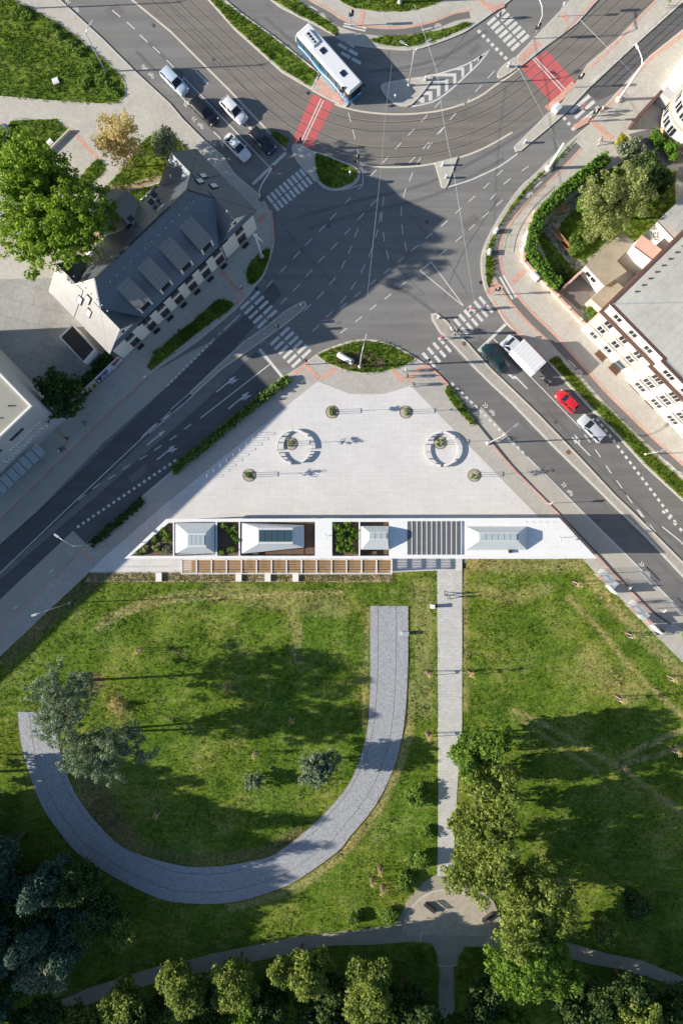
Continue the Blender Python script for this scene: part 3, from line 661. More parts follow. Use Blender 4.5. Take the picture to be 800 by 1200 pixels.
def zebra(p, q, n, along, ln, w=.5, gap=.28, z=.012):
    "n stripes on the line p-q, each two halves of ln/2 px along the given direction"
    d = np.array([along[0], -along[1]], float); d /= np.linalg.norm(d); c = np.array([d[1], -d[0]])
    for pt in G(between(p, q, n)):
        pt = np.array(pt)
        for s in (-1, 1):
            a = pt+d*s*gap/2; b = pt+d*s*ln/S/2
            u = c*w/2
            MB().add([(*(a-u), z), (*(b-u), z), (*(b+u), z), (*(a+u), z)], [(0, 1, 2, 3) if s < 0 else (3, 2, 1, 0)]).build('crossing_stripe', WL, road)
zebra((320, 238), (363, 203), 10, (11, 14), 22, .46, .2)
zebra((293, 352), (313, 374), 5, (60, -56), 30, .46)
zebra((328, 394), (353, 420), 6, (60, -56), 30, .46)
zebra((502, 422), (527, 398), 5, (44, 52), 22, .46)
zebra((534, 388), (569, 357), 7, (44, 52), 24, .46)
zebra((581, 20), (609, 50), 7, (60, -52), 27, .52)
zebra((679, 122), (690, 135), 3, (60, -52), 30, .52, .05)
zebra((404, 48), (411, 68), 3, (60, 33), 26, .5)
dashes(between((561, 37), (592, 68), 7), .5, .5, name='marking_block')
dashes([(661, 139), (666, 145), (671, 151)], .5, .5, name='marking_block')
# left road
line([(304, 409), (331, 442)], .42, name='stop_line'); line([(316, 427), (235, 490)]); line([(200, 482), (75, 600), (0, 672), (-40, 708)])
line([(202, 484), (180, 499), (166, 512)], .13)
dashes([(220, 500), (203, 513), (185, 525), (168, 536), (148, 547+.5), (131, 559), (113, 570), (96, 583)], 1.3)
dashes(between((205, 540), (92, 617), 20), .45, .4, name='marking_block'); dashes(between((247, 402), (197, 451), 12), .5, .3, name='marking_block')
line([(281, 369), (262, 387)], .16); dashes([(257, 391), (250, 398)], .6)
line([(226, 464), (200, 486), (175, 508)], .12); line([(222, 461), (200, 480)], .12)
# north-west road
line([(120, -30), (155, 0), (200, 37), (270, 107), (335, 176)], .28, mat=CL)
line([(215, 90), (315, 195)], .15); dashes([(136.5, 16), (153.5, 30), (168.5, 45), (183.5, 58.5), (199.5, 74.5)], 1.5, .16)
line([(335, 179), (296, 216)], .42, name='stop_line')
# tram curve borders
line([(392, 122), (400, 125), (425, 131), (462, 134), (500, 132), (530, 126), (560, 114), (580, 100), (597, 89), (608, 80)], .26, sm=3, mat=CL)
line([(422, 193), (450, 196), (495, 194), (540, 184), (570, 172), (600, 155)], .26, sm=3, mat=CL)
line([(522, 220), (545, 213), (560, 207), (585, 195), (606, 180)], .2, sm=3)
# junction dashes
for tl, ln in (((400, 200, [(740, 10), (678, 70), (610, 132), (548, 187), (482, 247), (410, 305), (343, 362), (278, 417), (213, 470), (148, 522), (75, 580), (10, 632)]), 1.25),
               ((400, 200, [(740, 150), (675, 207), (610, 265), (548, 320), (475, 382)]), 1.25), ((400, 200, [(285, 535), (217, 590), (148, 640), (80, 697), (10, 750)]), 1.25),
               ((400, 200, [(195, 145), (188, 215), (198, 310), (215, 395)]), 1.4), ((400, 200, [(325, 30), (295, 105), (280, 190), (285, 275), (300, 355)]), 1.4),
               ((400, 200, [(180, 220), (165, 295), (135, 385), (100, 460), (55, 540), (8, 605)]), 1.35), ((400, 200, [(70, 290), (40, 370), (8, 440)]), 1.35),
               ((400, 200, [(150, 150), (90, 215), (28, 285)]), 1.3), ((400, 200, [(150, 10), (90, 75), (30, 140)]), 1.2),
               ((200, 200, [(760, 215), (710, 270), (645, 335), (590, 395), (527, 462), (465, 530)]), 1.4), ((200, 200, [(767, 352), (705, 415), (648, 480), (590, 548), (530, 610)]), 1.4),
               ((200, 200, [(757, 518), (702, 583), (643, 640)]), 1.4), ((200, 200, [(742, 675), (680, 738)]), 1.4),
               ((400, 0, [(450, 490), (387, 555), (325, 620), (265, 685), (205, 750)]), 1.3), ((400, 0, [(700, 350), (640, 415), (583, 480), (522, 545), (460, 615), (395, 683), (330, 750)]), 1.4),
               ((400, 0, [(470, 610), (412, 683), (360, 755)]), 1.2), ((400, 0, [(38, 550), (58, 630), (78, 715), (95, 785)]), 1.4), ((600, 150, [(60, 190), (-25, 250), (-90, 320)]), 1.3)):
    dashes(tile(*tl), ln, .12)
line([(401, 223), (425, 216), (425, 205), (421, 196)], .12, name='lane_line')
# triangle and chevrons
line([(544, 360), (492, 317), (505, 307), (544, 360)], .14)
chev = [(500, 89), (512, 87), (535, 80), (555, 71), (574, 58), (560, 75), (540, 94), (522, 110), (505, 120), (482, 125), (500, 92)]
line(smooth(chev[:5], 2)+smooth(chev[4:10], 2)[1:], .22, name='hatching_outline')
cl_ = [(485, 123.5), (505, 118), (521, 108.5), (539, 93), (559, 75.5), (573, 59)]; cu_ = [(485, 123.5), (499, 91.5), (512, 88), (535, 81), (555, 72), (573, 59)]
def interp(P, v, k):
    for a, b in zip(P[:-1], P[1:]):
        lo, hi = sorted((a[k], b[k]))
        if lo <= v <= hi: t = (v-a[k])/((b[k]-a[k]) or 1e-9); return a[1-k]+(b[1-k]-a[1-k])*t
    return P[0][1-k] if abs(v-P[0][k]) < abs(v-P[-1][k]) else P[-1][1-k]
for k in range(8):
    t = k/7.3; x, y = 497+t*68, 114-t*51; th = 4.6*(1-.45*t)
    mark([(interp(cu_, y, 1), y), (x, y), (x, interp(cl_, x, 0)), (x-th, interp(cl_, x-th, 0)), (x-th, y+th), (interp(cu_, y+th, 1), y+th)], 'chevron')
# east road
line([(592, 380), (560, 411)], .42, name='stop_line'); line([(577, 396), (680, 502)], .14)
dashes(tile(600, 400, [(350, 455), (400, 525), (450, 600), (500, 670), (548, 740), (595, 805), (640, 870)]), 1.4, .15)
dashes(between((700, 492), (790, 611), 20), .5, .38, name='marking_block'); dashes(between((530, 450), (612, 530), 16), .5, .34, name='marking_block')
line([(617, 535), (682, 600), (730, 647), (797, 715), (830, 748)], .16)
dashes([(751, 602), (764, 619)], 1.4); dashes(between((777, 600), (830, 655), 9), .5, .38, name='marking_block')
line([(775, 617), (795, 633), (830, 668)], .16)
# red tram crossings with their white lines
for quad, l1 in (([(366, 110), (391, 122), (365, 174), (342, 164)], [((376, 116), (352, 168)), ((379, 118), (355, 169))]),
                 ([(609, 79), (640, 59), (675, 97), (647, 122)], [((623, 68), (660, 109)), ((626, 67), (663, 106))])):
    MB().sheet(G(quad), .008).build('red_crossing_surface', M['red_line'], road)
    for p in l1: line(list(p), .16, .018, 'crossing_edge_line')
for k, x in enumerate((1, 2, 3, 4)): pass
# arrows
def arrow(px, py, dx, dy, kind, ln=22):
    d = np.array([dx, dy], float); d /= np.linalg.norm(d); n = np.array([-d[1], d[0]]); o = np.array([px, py], float)
    def q(a, b): return tuple(o+d*a+n*b)
    mark([q(-ln/2, -.7), q(ln*.2, -.7), q(ln*.2, .7), q(-ln/2, .7)], 'arrow_shaft')
    if 's' in kind: mark([q(ln*.2, -2.4), q(ln/2, 0), q(ln*.2, 2.4)], 'arrow_head')
    for c, s in (('l', -1), ('r', 1)):
        if c in kind:
            mark([q(ln*.05, s*.7), q(ln*.22, s*3.4), q(ln*.3, s*3.0), q(ln*.22, s*.7)], 'arrow_bend')
            mark([q(ln*.12, s*4.2), q(ln*.5, s*4.8), q(ln*.3, s*1.6)], 'arrow_head')
SE = (1, 1.02); NW = (-1, -1.02); NE = (1, -.82); SW = (-1, .82)
arrow(237, 91, *SE, 's'); arrow(216, 117, *SE, 'sr', 18); arrow(258, 162, *SE, 'sr'); arrow(290, 147, *SE, 's', 16)
arrow(265, 450, *NE, 'sr', 30); arrow(280, 469, *NE, 'sr', 32); arrow(183, 513, *NE, 's', 28); arrow(195, 530, *NE, 'sr', 28)
arrow(607, 445, *NW, 'l', 30); arrow(606+74, 523, *NW, 'sr', 32); arrow(628, 430, *NW, 's', 14)
def bike(px, py, ang, par=road, z=.012, k=1.0):
    c, s = math.cos(ang), math.sin(ang)
    def q(a, b): return (px+(a*c-b*s)*k, py+(a*s+b*c)*k)
    for a in (-2.4, 2.4):
        L = G([q(a+1.5*math.cos(t), 1+1.5*math.sin(t)) for t in [i*math.pi/4 for i in range(8)]])
        mb = MB(); A = offset(L, .05, True); B = offset(L, -.05, True)
        mb.add([(*p, z) for p in A]+[(*p, z) for p in B], [(8+i, 8+(i+1) % 8, (i+1) % 8, i) for i in range(8)]); mb.build('cycle_symbol', WL, par)
    for l in ([q(-2.4, 1), q(-1, -1.6), q(1.6, -1.4), q(2.4, 1)], [q(-1, -1.6), q(0, 1), q(1.6, -1.4)]):
        LL = G(l); a = offset(LL, .055); b = offset(LL, -.055); n = len(LL)
        MB().add([(*p, z) for p in a]+[(*p, z) for p in b], [(n+i, n+i+1, i+1, i) for i in range(n-1)]).build('cycle_symbol', WL, par)
def chevs(px, py, d, par=road, z=.012):
    d = np.array(d, float); d /= np.linalg.norm(d); n = np.array([-d[1], d[0]])
    for k in (0, 3):
        o = np.array([px, py])+d*k
        LL = G([tuple(o-d*2+n*2.6), tuple(o), tuple(o-d*2-n*2.6)]); a = offset(LL, .06); b = offset(LL, -.06)
        MB().add([(*p, z) for p in a]+[(*p, z) for p in b], [(3+i, 4+i, i+1, i) for i in range(2)]).build('cycle_chevron', WL, par)
bike(236, 147, R(45)); chevs(228, 140, (-1, -1)); bike(90, 10, R(40)); chevs(80, 3, (-1, -1)); bike(178, 88, R(45)); bike(169, 80, R(225))
bike(577, 483, R(50)); chevs(568, 475, (1, 1)); bike(668, 577, R(48)); chevs(660, 568, (1, 1)); bike(759, 672, R(48)); chevs(751, 661, (1, 1))
bike(679, 436, R(48), pavD, .13); bike(796, 555, R(48), pavD, .13); bike(619, 228, R(-40), pavD, .13); bike(512, 30, R(-20), pavB, .13); bike(378, 18, R(35), pavB, .13)
for (p, q_, par) in (((363, 8), (372, 13), pavB), ((494, 36), (506, 33), pavB), ((665, 422), (674, 431), pavD), ((780, 541), (792, 552), pavD), ((625, 221), (634, 213), pavD)):
    MB().strip(G([p, q_]), .16, .1, .131).build('cycle_arrow', WL, par)
for a, b in (((585, 325), (600, 351)), ((589, 323), (604, 349))): MB().strip(G([a, b]), .3, .1, .134).build('cycle_crossing_line', WL, pavD)
for a, b in (((403, 28), (429, 34)), ((402, 31), (428, 37))): MB().strip(G([a, b]), .22, .1, .134).build('cycle_crossing_line', WL, pavB)
# tram rails
trA = [(205, -10), (230, 15), (260, 42), (290, 70), (320, 97), (350, 119), (375, 133), (400, 142), (425, 147), (450, 149), (480, 148), (510, 144), (540, 136), (570, 123), (600, 104), (625, 84), (660, 54), (695, 22), (730, -10), (770, -45)]
trB = [(175, -10), (205, 18), (238, 49), (270, 80), (302, 110), (335, 138), (368, 158), (398, 171), (425, 177), (450, 179), (480, 178), (510, 174), (540, 166), (570, 154), (600, 137), (627, 116), (655, 92), (692, 60), (735, 20), (775, -17), (800, -40)]
for tr in (trA, trB):
    L = G(smooth([(tr[0][0]-40, tr[0][1]-37)]+tr, 4))
    for d in (-.717, .717): MB().strip(offset(L, d), .085, .0, .013).build('tram_rail', M['rail'], road)
    for d in (-.82, .82): MB().strip(offset(L, d), .05, .0, .0095).build('rail_joint', M['median'], road)
# repair patches, sealed joints, covers
for poly in ([(122, 12), (138, 4), (146, 14), (131, 23)], [(455, 158), (470, 158), (471, 165), (456, 166)], [(540, 262), (556, 250), (563, 259), (547, 272)], [(640, 545), (652, 556), (646, 562), (634, 552)], [(310, 120), (330, 137), (325, 143), (305, 127)], [(150, 560), (170, 544), (175, 550), (155, 567)], [(720, 570), (733, 582), (728, 588), (715, 575)], [(470, 300), (486, 290), (490, 296), (474, 307)], [(340, 300), (356, 288), (360, 294), (345, 307)], [(590, 128), (604, 120), (608, 126), (594, 135)], [(548, 60), (560, 50), (564, 55), (552, 66)]):
    part_sheet('asphalt_patch', poly, .0062, M['cycle'])
seal = flat('joint_sealant', (.05, .05, .05), .7)
for pts in ([(398, 228), (420, 258), (446, 292), (470, 318), (498, 346)], [(455, 20), (455, 90), (450, 120)], [(560, 20), (530, 60), (500, 88)], [(470, 240), (520, 300), (548, 345)], [(60, -10), (130, 60), (200, 128)], [(180, -10), (240, 50), (300, 118)], [(715, 585), (728, 574), (772, 617), (800, 645)], [(640, 480), (700, 545), (760, 605)], [(0, 640), (90, 560), (180, 478)], [(330, 262), (360, 300), (400, 340)], [(585, 230), (540, 300), (520, 350)], [(430, 70), (470, 84), (520, 76)]):
    line(pts, .05, .0085, 'sealed_joint', seal, 3)
M['tyrecol'] = flat('iron_cover', (.10, .095, .09), .6)
tyre = asphalt_mat('tyre_polished_asphalt', (.150, .148, .145), .16, 0, .2)
for pts, w in (([(560, 395), (600, 436), (680, 520), (800, 640)], .5), ([(548, 408), (590, 450), (670, 532), (790, 652)], .5), ([(160, 60), (215, 116), (290, 192)], .5), ([(175, 50), (230, 104), (305, 180)], .5), ([(560, 440), (640, 525), (720, 605), (800, 688)], .5), ([(350, 255), (420, 235), (500, 215), (580, 175), (650, 130)], .5), ([(360, 268), (430, 248), (510, 228), (590, 186)], .5), ([(430, 84), (470, 80), (520, 66), (570, 36)], .5), ([(440, 330), (480, 345), (530, 385), (565, 425)], .5), ([(310, 20), (350, 55), (410, 100)], .5)):
    line(pts, w, .0054, 'tyre_track', tyre, 4)
for (x, y) in ((250, 70), (500, 260), (385, 265), (620, 210), (520, 40), (180, 30), (700, 610), (650, 495), (140, 530), (215, 470)):
    MB().lathe((*G([(x, y)])[0], 0), [(.3, 0), (.3, .012), (.26, .014)], 14).build('manhole_cover', M['tyrecol'], road)
# manholes
for (x, y) in ((543, 403), (665, 530)):
    MB().lathe((*G([(x, y)])[0], .1), [(.34, 0), (.34, .035), (.3, .04)], 16).build('manhole_cover', M['corten'], road)
for (x, y) in ((361, 109), (301, 338), (417, 190), (563, 331)):
    MB().box((*G([(x, y)])[0], .0), (.45, .45, .02), .7).build('drain_grate', M['dark'], road)

# ================================================================ BUILDINGS
def window(par, x, y, z, w, h, face='y-', frame=True, sill=True, panes=1, wm='win', fm='frame'):
    "window set in a wall; face: outward direction of the wall in the local frame"
    sx, sy = {'y-': (0, -1), 'y+': (0, 1), 'x-': (-1, 0), 'x+': (1, 0)}[face]
    def bx(mb, a, b, z0, zz, d0, d1):
        if sy: mb.box((x+(a+b)/2, y+sy*(d0+d1)/2, z0), (b-a, abs(d1-d0), zz))
        else: mb.box((x+sx*(d0+d1)/2, y+(a+b)/2, z0), (abs(d1-d0), b-a, zz))
        return mb
    o = bx(MB(), -w/2, w/2, z-h/2, h, -.02, .02).build('window', M[wm], par)
    if frame:
        f = MB(); t = .09
        bx(f, -w/2-t, -w/2, z-h/2-t, h+2*t, -.02, .06); bx(f, w/2, w/2+t, z-h/2-t, h+2*t, -.02, .06)
        bx(f, -w/2, w/2, z+h/2, t, -.02, .06); bx(f, -w/2, w/2, z-h/2-t, t, -.02, .06)
        for k in range(1, panes+1): bx(f, -w/2+k*w/(panes+1)-.03, -w/2+k*w/(panes+1)+.03, z-h/2, h, .0, .05)
        f.build('frame', M[fm], o)
    if sill: bx(MB(), -w/2-.15, w/2+.15, z-h/2-t-.08, .07, .0, .22).build('sill', M['metal'], o)
    return o

# ---------- house with slate roof
O = W(146, 421); RZ = math.atan2(.696, .719)
house = thing('town_house', 'long cream town house with dark metal roof and four shed dormers', 'building', O, RZ)
L_, D_, E_ = 27.1, 10.8, 6.5
MB().prism([(0, 0), (L_, 0), (L_, D_), (0, D_)], 0, E_+.3).build('wall', M['cream'], house)
MB().prism([(-.06, -.06), (L_+.06, -.06), (L_+.06, D_+.06), (-.06, D_+.06)], 0, .5).build('plinth', M['median'], house)
e = .45; a, b = -e, L_+e; c, d = -e, D_+e; rx0, rx1, ry, rz_ = 5.3, 21.8, 5.4, 12.2; ez = E_
roof = MB(); rv = [(a, c, ez), (b, c, ez), (b, d, ez), (a, d, ez), (rx0, ry, rz_), (rx1, ry, rz_)]
main_roof = MB().add(rv, [(0, 1, 5, 4)], 0).add(rv, [(2, 3, 4, 5)], 2).add(rv, [(1, 2, 5)], 1).add(rv, [(3, 0, 4)], 3)
main_roof.add([(p[0], p[1], p[2]-.16) for p in rv[:4]]+rv[:4], [(0, 1, 5, 4), (1, 2, 6, 5), (2, 3, 7, 6), (3, 0, 4, 7), (3, 2, 1, 0)], 0)
mroof = main_roof.build('roof', [M['slate'], M['slate_y'], M['slate'], M['lightroof']], house)
MB().bar((rx0, ry, rz_+.03), (rx1, ry, rz_+.03), .25, .1).build('ridge_cap', M['dark'], mroof)
for p in ((a, c), (a, d)): MB().bar((p[0], p[1], ez+.03), (rx0, ry, rz_+.05), .16, .08).build('hip_cap', M['metal'], mroof)
for p in ((b, c), (b, d)): MB().bar((p[0], p[1], ez+.03), (rx1, ry, rz_+.05), .16, .08).build('hip_cap', M['dark'], mroof)
sl_w = (rz_-ez)/(rx0+e)
for x0, xr, x1, light in ((-.5, 3.05, 6.6, 0), (20.5, 24.05, 27.6, 1)):
    for yf, sgn in ((-.62, 1), (D_+.62, -1)):
        yb = yf+sgn*5.0; zr = ez+.06+3.55*sl_w
        g = MB()
        mi = (1, 0) if light == 0 else (0, 0)
        g.add([(x0, yf, ez+.05), (xr, yf, zr), (xr, yb, zr), (x0, yb, ez+.05)], [(0, 1, 2, 3) if sgn < 0 else (3, 2, 1, 0)], mi[0])
        g.add([(x1, yf, ez+.05), (xr, yf, zr), (xr, yb, zr), (x1, yb, ez+.05)], [(3, 2, 1, 0) if sgn < 0 else (0, 1, 2, 3)], mi[1])
        g.build('gable_roof', [M['slate_y'], M['lightroof']], house)
        yw = -.03 if sgn > 0 else D_+.03
        MB().add([(x0+.5, yw, ez-.3), (x1-.5, yw, ez-.3), (x1-.5, yw, ez), (xr, yw, zr-.45), (x0+.5, yw, ez), (x0+.5, yw+sgn*.5, ez-.3), (x1-.5, yw+sgn*.5, ez-.3), (xr, yw+sgn*.5, zr-.45)],
                 [(0, 1, 2, 3, 4), (0, 5, 6, 1), (4, 3, 7, 5), (3, 2, 6, 7)]).build('gable_wall', M['cream'], house)
        if sgn > 0: MB().lathe((xr, -.04, ez+1.3), [(.01, -.01), (.3, 0), (.3, .02)], 10).build('oval_window', M['win'], house)
MB().bar((rx0-.3, c-.06, ez-.02), (rx1+.3, c-.06, ez-.02), .16, .14).build('gutter', M['dark'], house)
for x in (6.05, 20.9): MB().tube([(x, -.12, .1), (x, -.12, ez)], .07, 6).build('downpipe', M['dark'], house)
for x in (6.3, 9.0, 11.75, 14.5, 17.2, 19.9, 3.0, 24.3):
    window(house, x, 0, 5.2, 1.25, 1.75, panes=1, fm='corten'); window(house, x, 0, 1.95, 1.25, 1.75, panes=1, fm='corten')
    MB().box((x, -.4, 0.125), (1.1, .5, .06)).build('light_well', M['dark'], house)
for y in (2.5, 5.4, 8.3):
    for z in (1.95, 5.2):
        window(house, L_, y, z, 1.0, 1.4, 'x+'); window(house, 0, y, z, 1.0, 1.4, 'x-')
for x in (5, 19, 22.5):
    for z in (1.95, 5.2): window(house, x, D_, z, 1.0, 1.4, 'y+')
for x in (7.6, 11.4, 15.25, 19.1):
    dm = MB(); w = 1.02
    y0, z0, y1, z1 = .15, 8.95, 3.75, 10.45
    P = [(x-w, y0, z0), (x+w, y0, z0), (x+w, y1, z1), (x-w, y1, z1), (x-w, y0, z0-1.7), (x+w, y0, z0-1.7)]
    dm.add([(p[0]*1+(.12 if p[0] > x else -.12), p[1]-(.18 if p[1] < 1 else 0), p[2]+.0) for p in P[:4]]+[(p[0]+(.12 if p[0] > x else -.12), p[1]-(.18 if p[1] < 1 else 0), p[2]-.12) for p in P[:4]],
           [(0, 1, 2, 3), (0, 4, 5, 1), (1, 5, 6, 2), (3, 7, 4, 0), (7, 6, 5, 4)], 0)
    o = dm.build('dormer', M['zinc'], house)
    zs = lambda y: ez+(y+e)*(rz_-ez)/(ry+e)
    for s in (-1, 1):
        q = [(x+s*w, y0, z0-.1), (x+s*w, y1, z1-.1), (x+s*w, y0, zs(y0)-.1)]
        MB().add(q, [(0, 1, 2) if s < 0 else (2, 1, 0)]).build('dormer_cheek', M['slate'], o)
        MB().box((x+s*(w-.12), y0-.04, zs(y0)-.1), (.28, .12, z0-zs(y0))).build('dormer_casing', M['frame'], o)
    MB().box((x, y0+.02, zs(y0)-.1), (2*w, .04, z0-zs(y0))).build('dormer_window', M['win'], o)
    MB().bar((x, y0-.1, z0+.05), (x, y1, z1+.05), .06, .05).build('roof_seam', M['metal'], o)
def skylight_on(x, y, zf, nrm, parent, w=.9, h=1.3):
    pass
# roof windows on the west slope and the east slope
hw = lambda x: ez+(x+e)*sl_w
for (x, y, east) in ((1.55, 4.5, 0), (2.75, 5.3, 0), (1.9, 6.4, 0), (25.3, 5.0, 1), (24.2, 6.2, 1), (25.2, 6.9, 1)):
    t = math.atan(sl_w); xx = x if not east else L_-x; zc = hw(xx)+.07; ln = .62; wd = .42
    mbs = []
    for k, (ll, ww, up) in enumerate(((ln, wd, 0), (ln-.1, wd-.1, .03))):
        P = []
        for zz in (0, .1):
            for i, j in ((-1, -1), (1, -1), (1, 1), (-1, 1)):
                dx = i*ll*math.cos(t); dz = i*ll*math.sin(t)*(1 if not east else -1)
                P.append((x+dx-math.sin(t)*(zz+up)*(1 if not east else -1), y+j*ww, zc+dz+math.cos(t)*(zz+up)))
        mbs.append(MB().add(P, [(3, 2, 1, 0), (4, 5, 6, 7), (0, 1, 5, 4), (1, 2, 6, 5), (2, 3, 7, 6), (3, 0, 4, 7)]))
    o = mbs[0].build('roof_window', M['dark'], mroof); mbs[1].build('pane', M['skylight'], o)
# roof vents, little studs along the slope
for x in [6.5+1.25*k for k in range(13)]:
    MB().lathe((x, 4.3, ez+(4.3+e)*(rz_-ez)/(ry+e)-.02), [(.1, 0), (.1, .12), (.03, .16)], 6).build('roof_vent', M['metal'], mroof)
for y in [1+1.05*k for k in range(9)]:
    if abs(y-5.4) > 3.2 or True:
        xx = 3.6 if 2 < y < 9 else 2.3
        MB().lathe((xx, y, hw(xx)-.02), [(.1, 0), (.1, .12), (.03, .16)], 6).build('roof_vent', M['metal'], mroof)
# rear stair wing with polygonal roof, two porches, chimneys
MB().prism([(10.5, 10.7), (16.5, 10.7), (16.5, 14), (14.5, 16), (11.5, 15.5), (10.5, 14)], 0, 6.0).build('rear_wall', M['cream'], house)
pr = [(10.1, 10.2, 6), (16.9, 10.2, 6), (16.9, 14.2, 6), (14.7, 16.5, 6), (11.3, 16, 6), (10.1, 14.2, 6), (13.5, 12.6, 9.2), (13.5, 9.0, 9.2)]
MB().add(pr, [(0, 7, 6, 5), (1, 2, 6, 7), (2, 3, 6), (3, 4, 6), (4, 5, 6), (0, 1, 7), (5, 4, 3, 2, 1, 0)]).build('rear_roof', M['slate'], house)
for x, y in ((8.2, 11.9), (19.0, 12.0)):
    MB().box((x, y, 0), (2.4, 2.2, 3.4)).build('porch', M['cream'], house)
    MB().add([(x-1.5, y-1.3, 3.4), (x+1.5, y-1.3, 3.4), (x+1.5, y+1.4, 3.4), (x-1.5, y+1.4, 3.4), (x, y-1.3, 4.4), (x, y+.6, 4.4)],
             [(0, 4, 5, 3), (1, 2, 5, 4), (2, 3, 5), (0, 1, 4), (3, 2, 1, 0)]).build('porch_roof', M['slate'], house)
for x, y, h in ((17.6, 8.3, 1.6), (18.6, 8.9, 1.2), (14.2, 8.8, 1.2)):
    o = MB().box((x, y, 8.0), (.6, .6, h+1)).build('chimney', M['whitewall'], mroof); MB().box((x, y, 9.0+h), (.72, .72, .12)).build('cap', M['dark'], o)

# ---------- flat-roofed shed, hoarding, yard walls
shed = thing('shed', 'small white shed with dark flat roof in the shaded yard', 'shed', W(92, 402))
q = G([(70.5, 395), (85, 381), (112.5, 410), (99, 425)], 3.0)
wbuild(MB().prism(offset(q, .12 if area(q) < 0 else -.12, True) if 0 else q, 0, 2.95), 'wall', M['whitewall'], shed)
cx = sum(p[0] for p in q)/4; cy = sum(p[1] for p in q)/4
inn = [(cx+(p[0]-cx)*.9, cy+(p[1]-cy)*.93) for p in q]; out = [(cx+(p[0]-cx)*1.04, cy+(p[1]-cy)*1.02) for p in q]
rr = wbuild(MB().prism(out, 2.95, 3.12), 'roof', M['frame'], shed); rr2 = wbuild(MB().prism(inn, 3.1, 3.15), 'roof_felt', M['darkroof'], shed)
hoard = thing('hoarding', 'colourful poster hoarding at the end of the cream house', 'hoarding', W(130, 434))
A_, B_ = W(117, 448), W(144.5, 422); hd = (B_-A_).normalized(); hn = Vector((hd.y, -hd.x, 0)); hl = (B_-A_).length
hm = [flat('poster_blue', (.16, .17, .42), .6, var=.4, scale=1.5), flat('poster_red', (.5, .12, .11), .6, var=.25, scale=1.5), flat('poster_pale', (.5, .55, .68), .6, var=.25, scale=2), flat('poster_navy', (.03, .03, .1), .6)]
wbuild(MB().bar(A_+Vector((0, 0, 1.2)), B_+Vector((0, 0, 1.2)), .12, 2.1), 'board', M['frame'], hoard)
for k, (t0, t1, z0, z1, mi) in enumerate(((.0, .2, 1.1, 2.1, 0), (.02, .18, .3, 1.0, 2), (.21, .48, 1.0, 2.15, 0), (.22, .5, .3, .95, 2), (.5, .66, .4, 2.1, 2), (.67, .98, 1.2, 2.15, 1), (.67, .98, .3, 1.1, 2), (.06, .14, 1.0, 1.7, 3), (.3, .4, 1.0, 1.6, 3))):
    c0 = A_+hd*hl*t0+hn*(.08+.004*k)+Vector((0, 0, (z0+z1)/2)); c1 = A_+hd*hl*t1+hn*(.08+.004*k)+Vector((0, 0, (z0+z1)/2))
    wbuild(MB().bar(c0, c1, .02, z1-z0), 'poster', hm[mi], hoard)
def wall_thing(name, label, cat, pts, w, h, mat, z0=.0, posts=0, cap='kerb', group=None):
    L = G(pts); o = thing(name, label, cat, (*L[0], 0), 0, group)
    wbuild(MB().strip(L, w, z0, h), 'wall', M[mat], o)
    if cap: wbuild(MB().strip(L, w+.1, h, h+.07), 'coping', M[cap], o)
    if posts:
        for p, t in resample(L, posts): wbuild(MB().box((p[0], p[1], z0), (w+.18, w+.18, h-z0+.2), math.atan2(t[1], t[0])), 'pillar', M[mat], o)
    return o
wall_thing('garden_wall', 'ochre wall under the dark tree beside the library', 'wall', [(84, 478), (99, 464), (116, 448.5)], .3, 1.7, 'yellow')
wall_thing('garden_wall', 'dark brown wall between footway and round-cornered villa', 'wall', [(735, 152), (752, 133), (768, 116)], .35, 1.9, 'brownledge', cap='brownledge')
wall_thing('garden_wall', 'low orange wall with pillars outside the clipped hedge', 'wall', [(625, 251), (618, 275), (611, 306), (628, 325), (650, 348), (668, 367), (683, 382)], .3, .8, 'peach', posts=2.4, cap='pinkwall')
wall_thing('garden_wall', 'short brown wall dividing yard from hedged garden', 'wall', [(655, 342), (672, 326), (687, 314)], .25, 1.7, 'brownledge', cap='pinkwall')
wall_thing('retaining_wall', 'slanting concrete wall beside the small clipped lawn', 'wall', [(83, 154), (66, 171), (50, 187)], .22, .6, 'kerb', cap=None)

# ---------- library
OL = W(79, 490); dL = Vector((-.7215, -.6925, 0)); RL = math.atan2(-dL.y, -dL.x)   # local +x runs NE along the street, facade faces local -y
lib = thing('library', 'grey flat-roofed library with white lettering on its street wall', 'building', OL, RL)
LL, DL, HL = 62.0, 17.6, 11.4
MB().prism([(-LL, 0), (0, 0), (0, DL), (-LL, DL)], 0, HL-.5).build('wall', M['greywall'], lib)
MB().prism([(-LL+.3, .3), (-.3, .3), (-.3, DL-.3), (-LL+.3, DL-.3)], HL-.5, HL-.35).build('roof', rough_mat('pale_roof_gravel', (.29, .29, .255), .14, .5, 7), lib)
pr = MB()
for (x0, y0, x1, y1) in ((-LL, 0, 0, .3), (-LL, DL-.3, 0, DL), (-.3, .3, 0, DL-.3), (-LL, .3, -LL+.3, DL-.3)):
    pr.prism([(x0, y0), (x1, y0), (x1, y1), (x0, y1)], HL-.5, HL)
pr.build('parapet', M['whitewall'], lib)
for k in range(5):
    MB().lathe((-2.2-2.3*k, 2.2, HL-.36), [(.1, 0), (.1, .3), (.04, .36)], 6).build('roof_vent', M['dark'], lib)
for x in (-4.8, -8.9, -13.0, -17.1, -21.2, -25.3): window(lib, x, 0, 8.2, 2.4, .9, frame=False, sill=False)
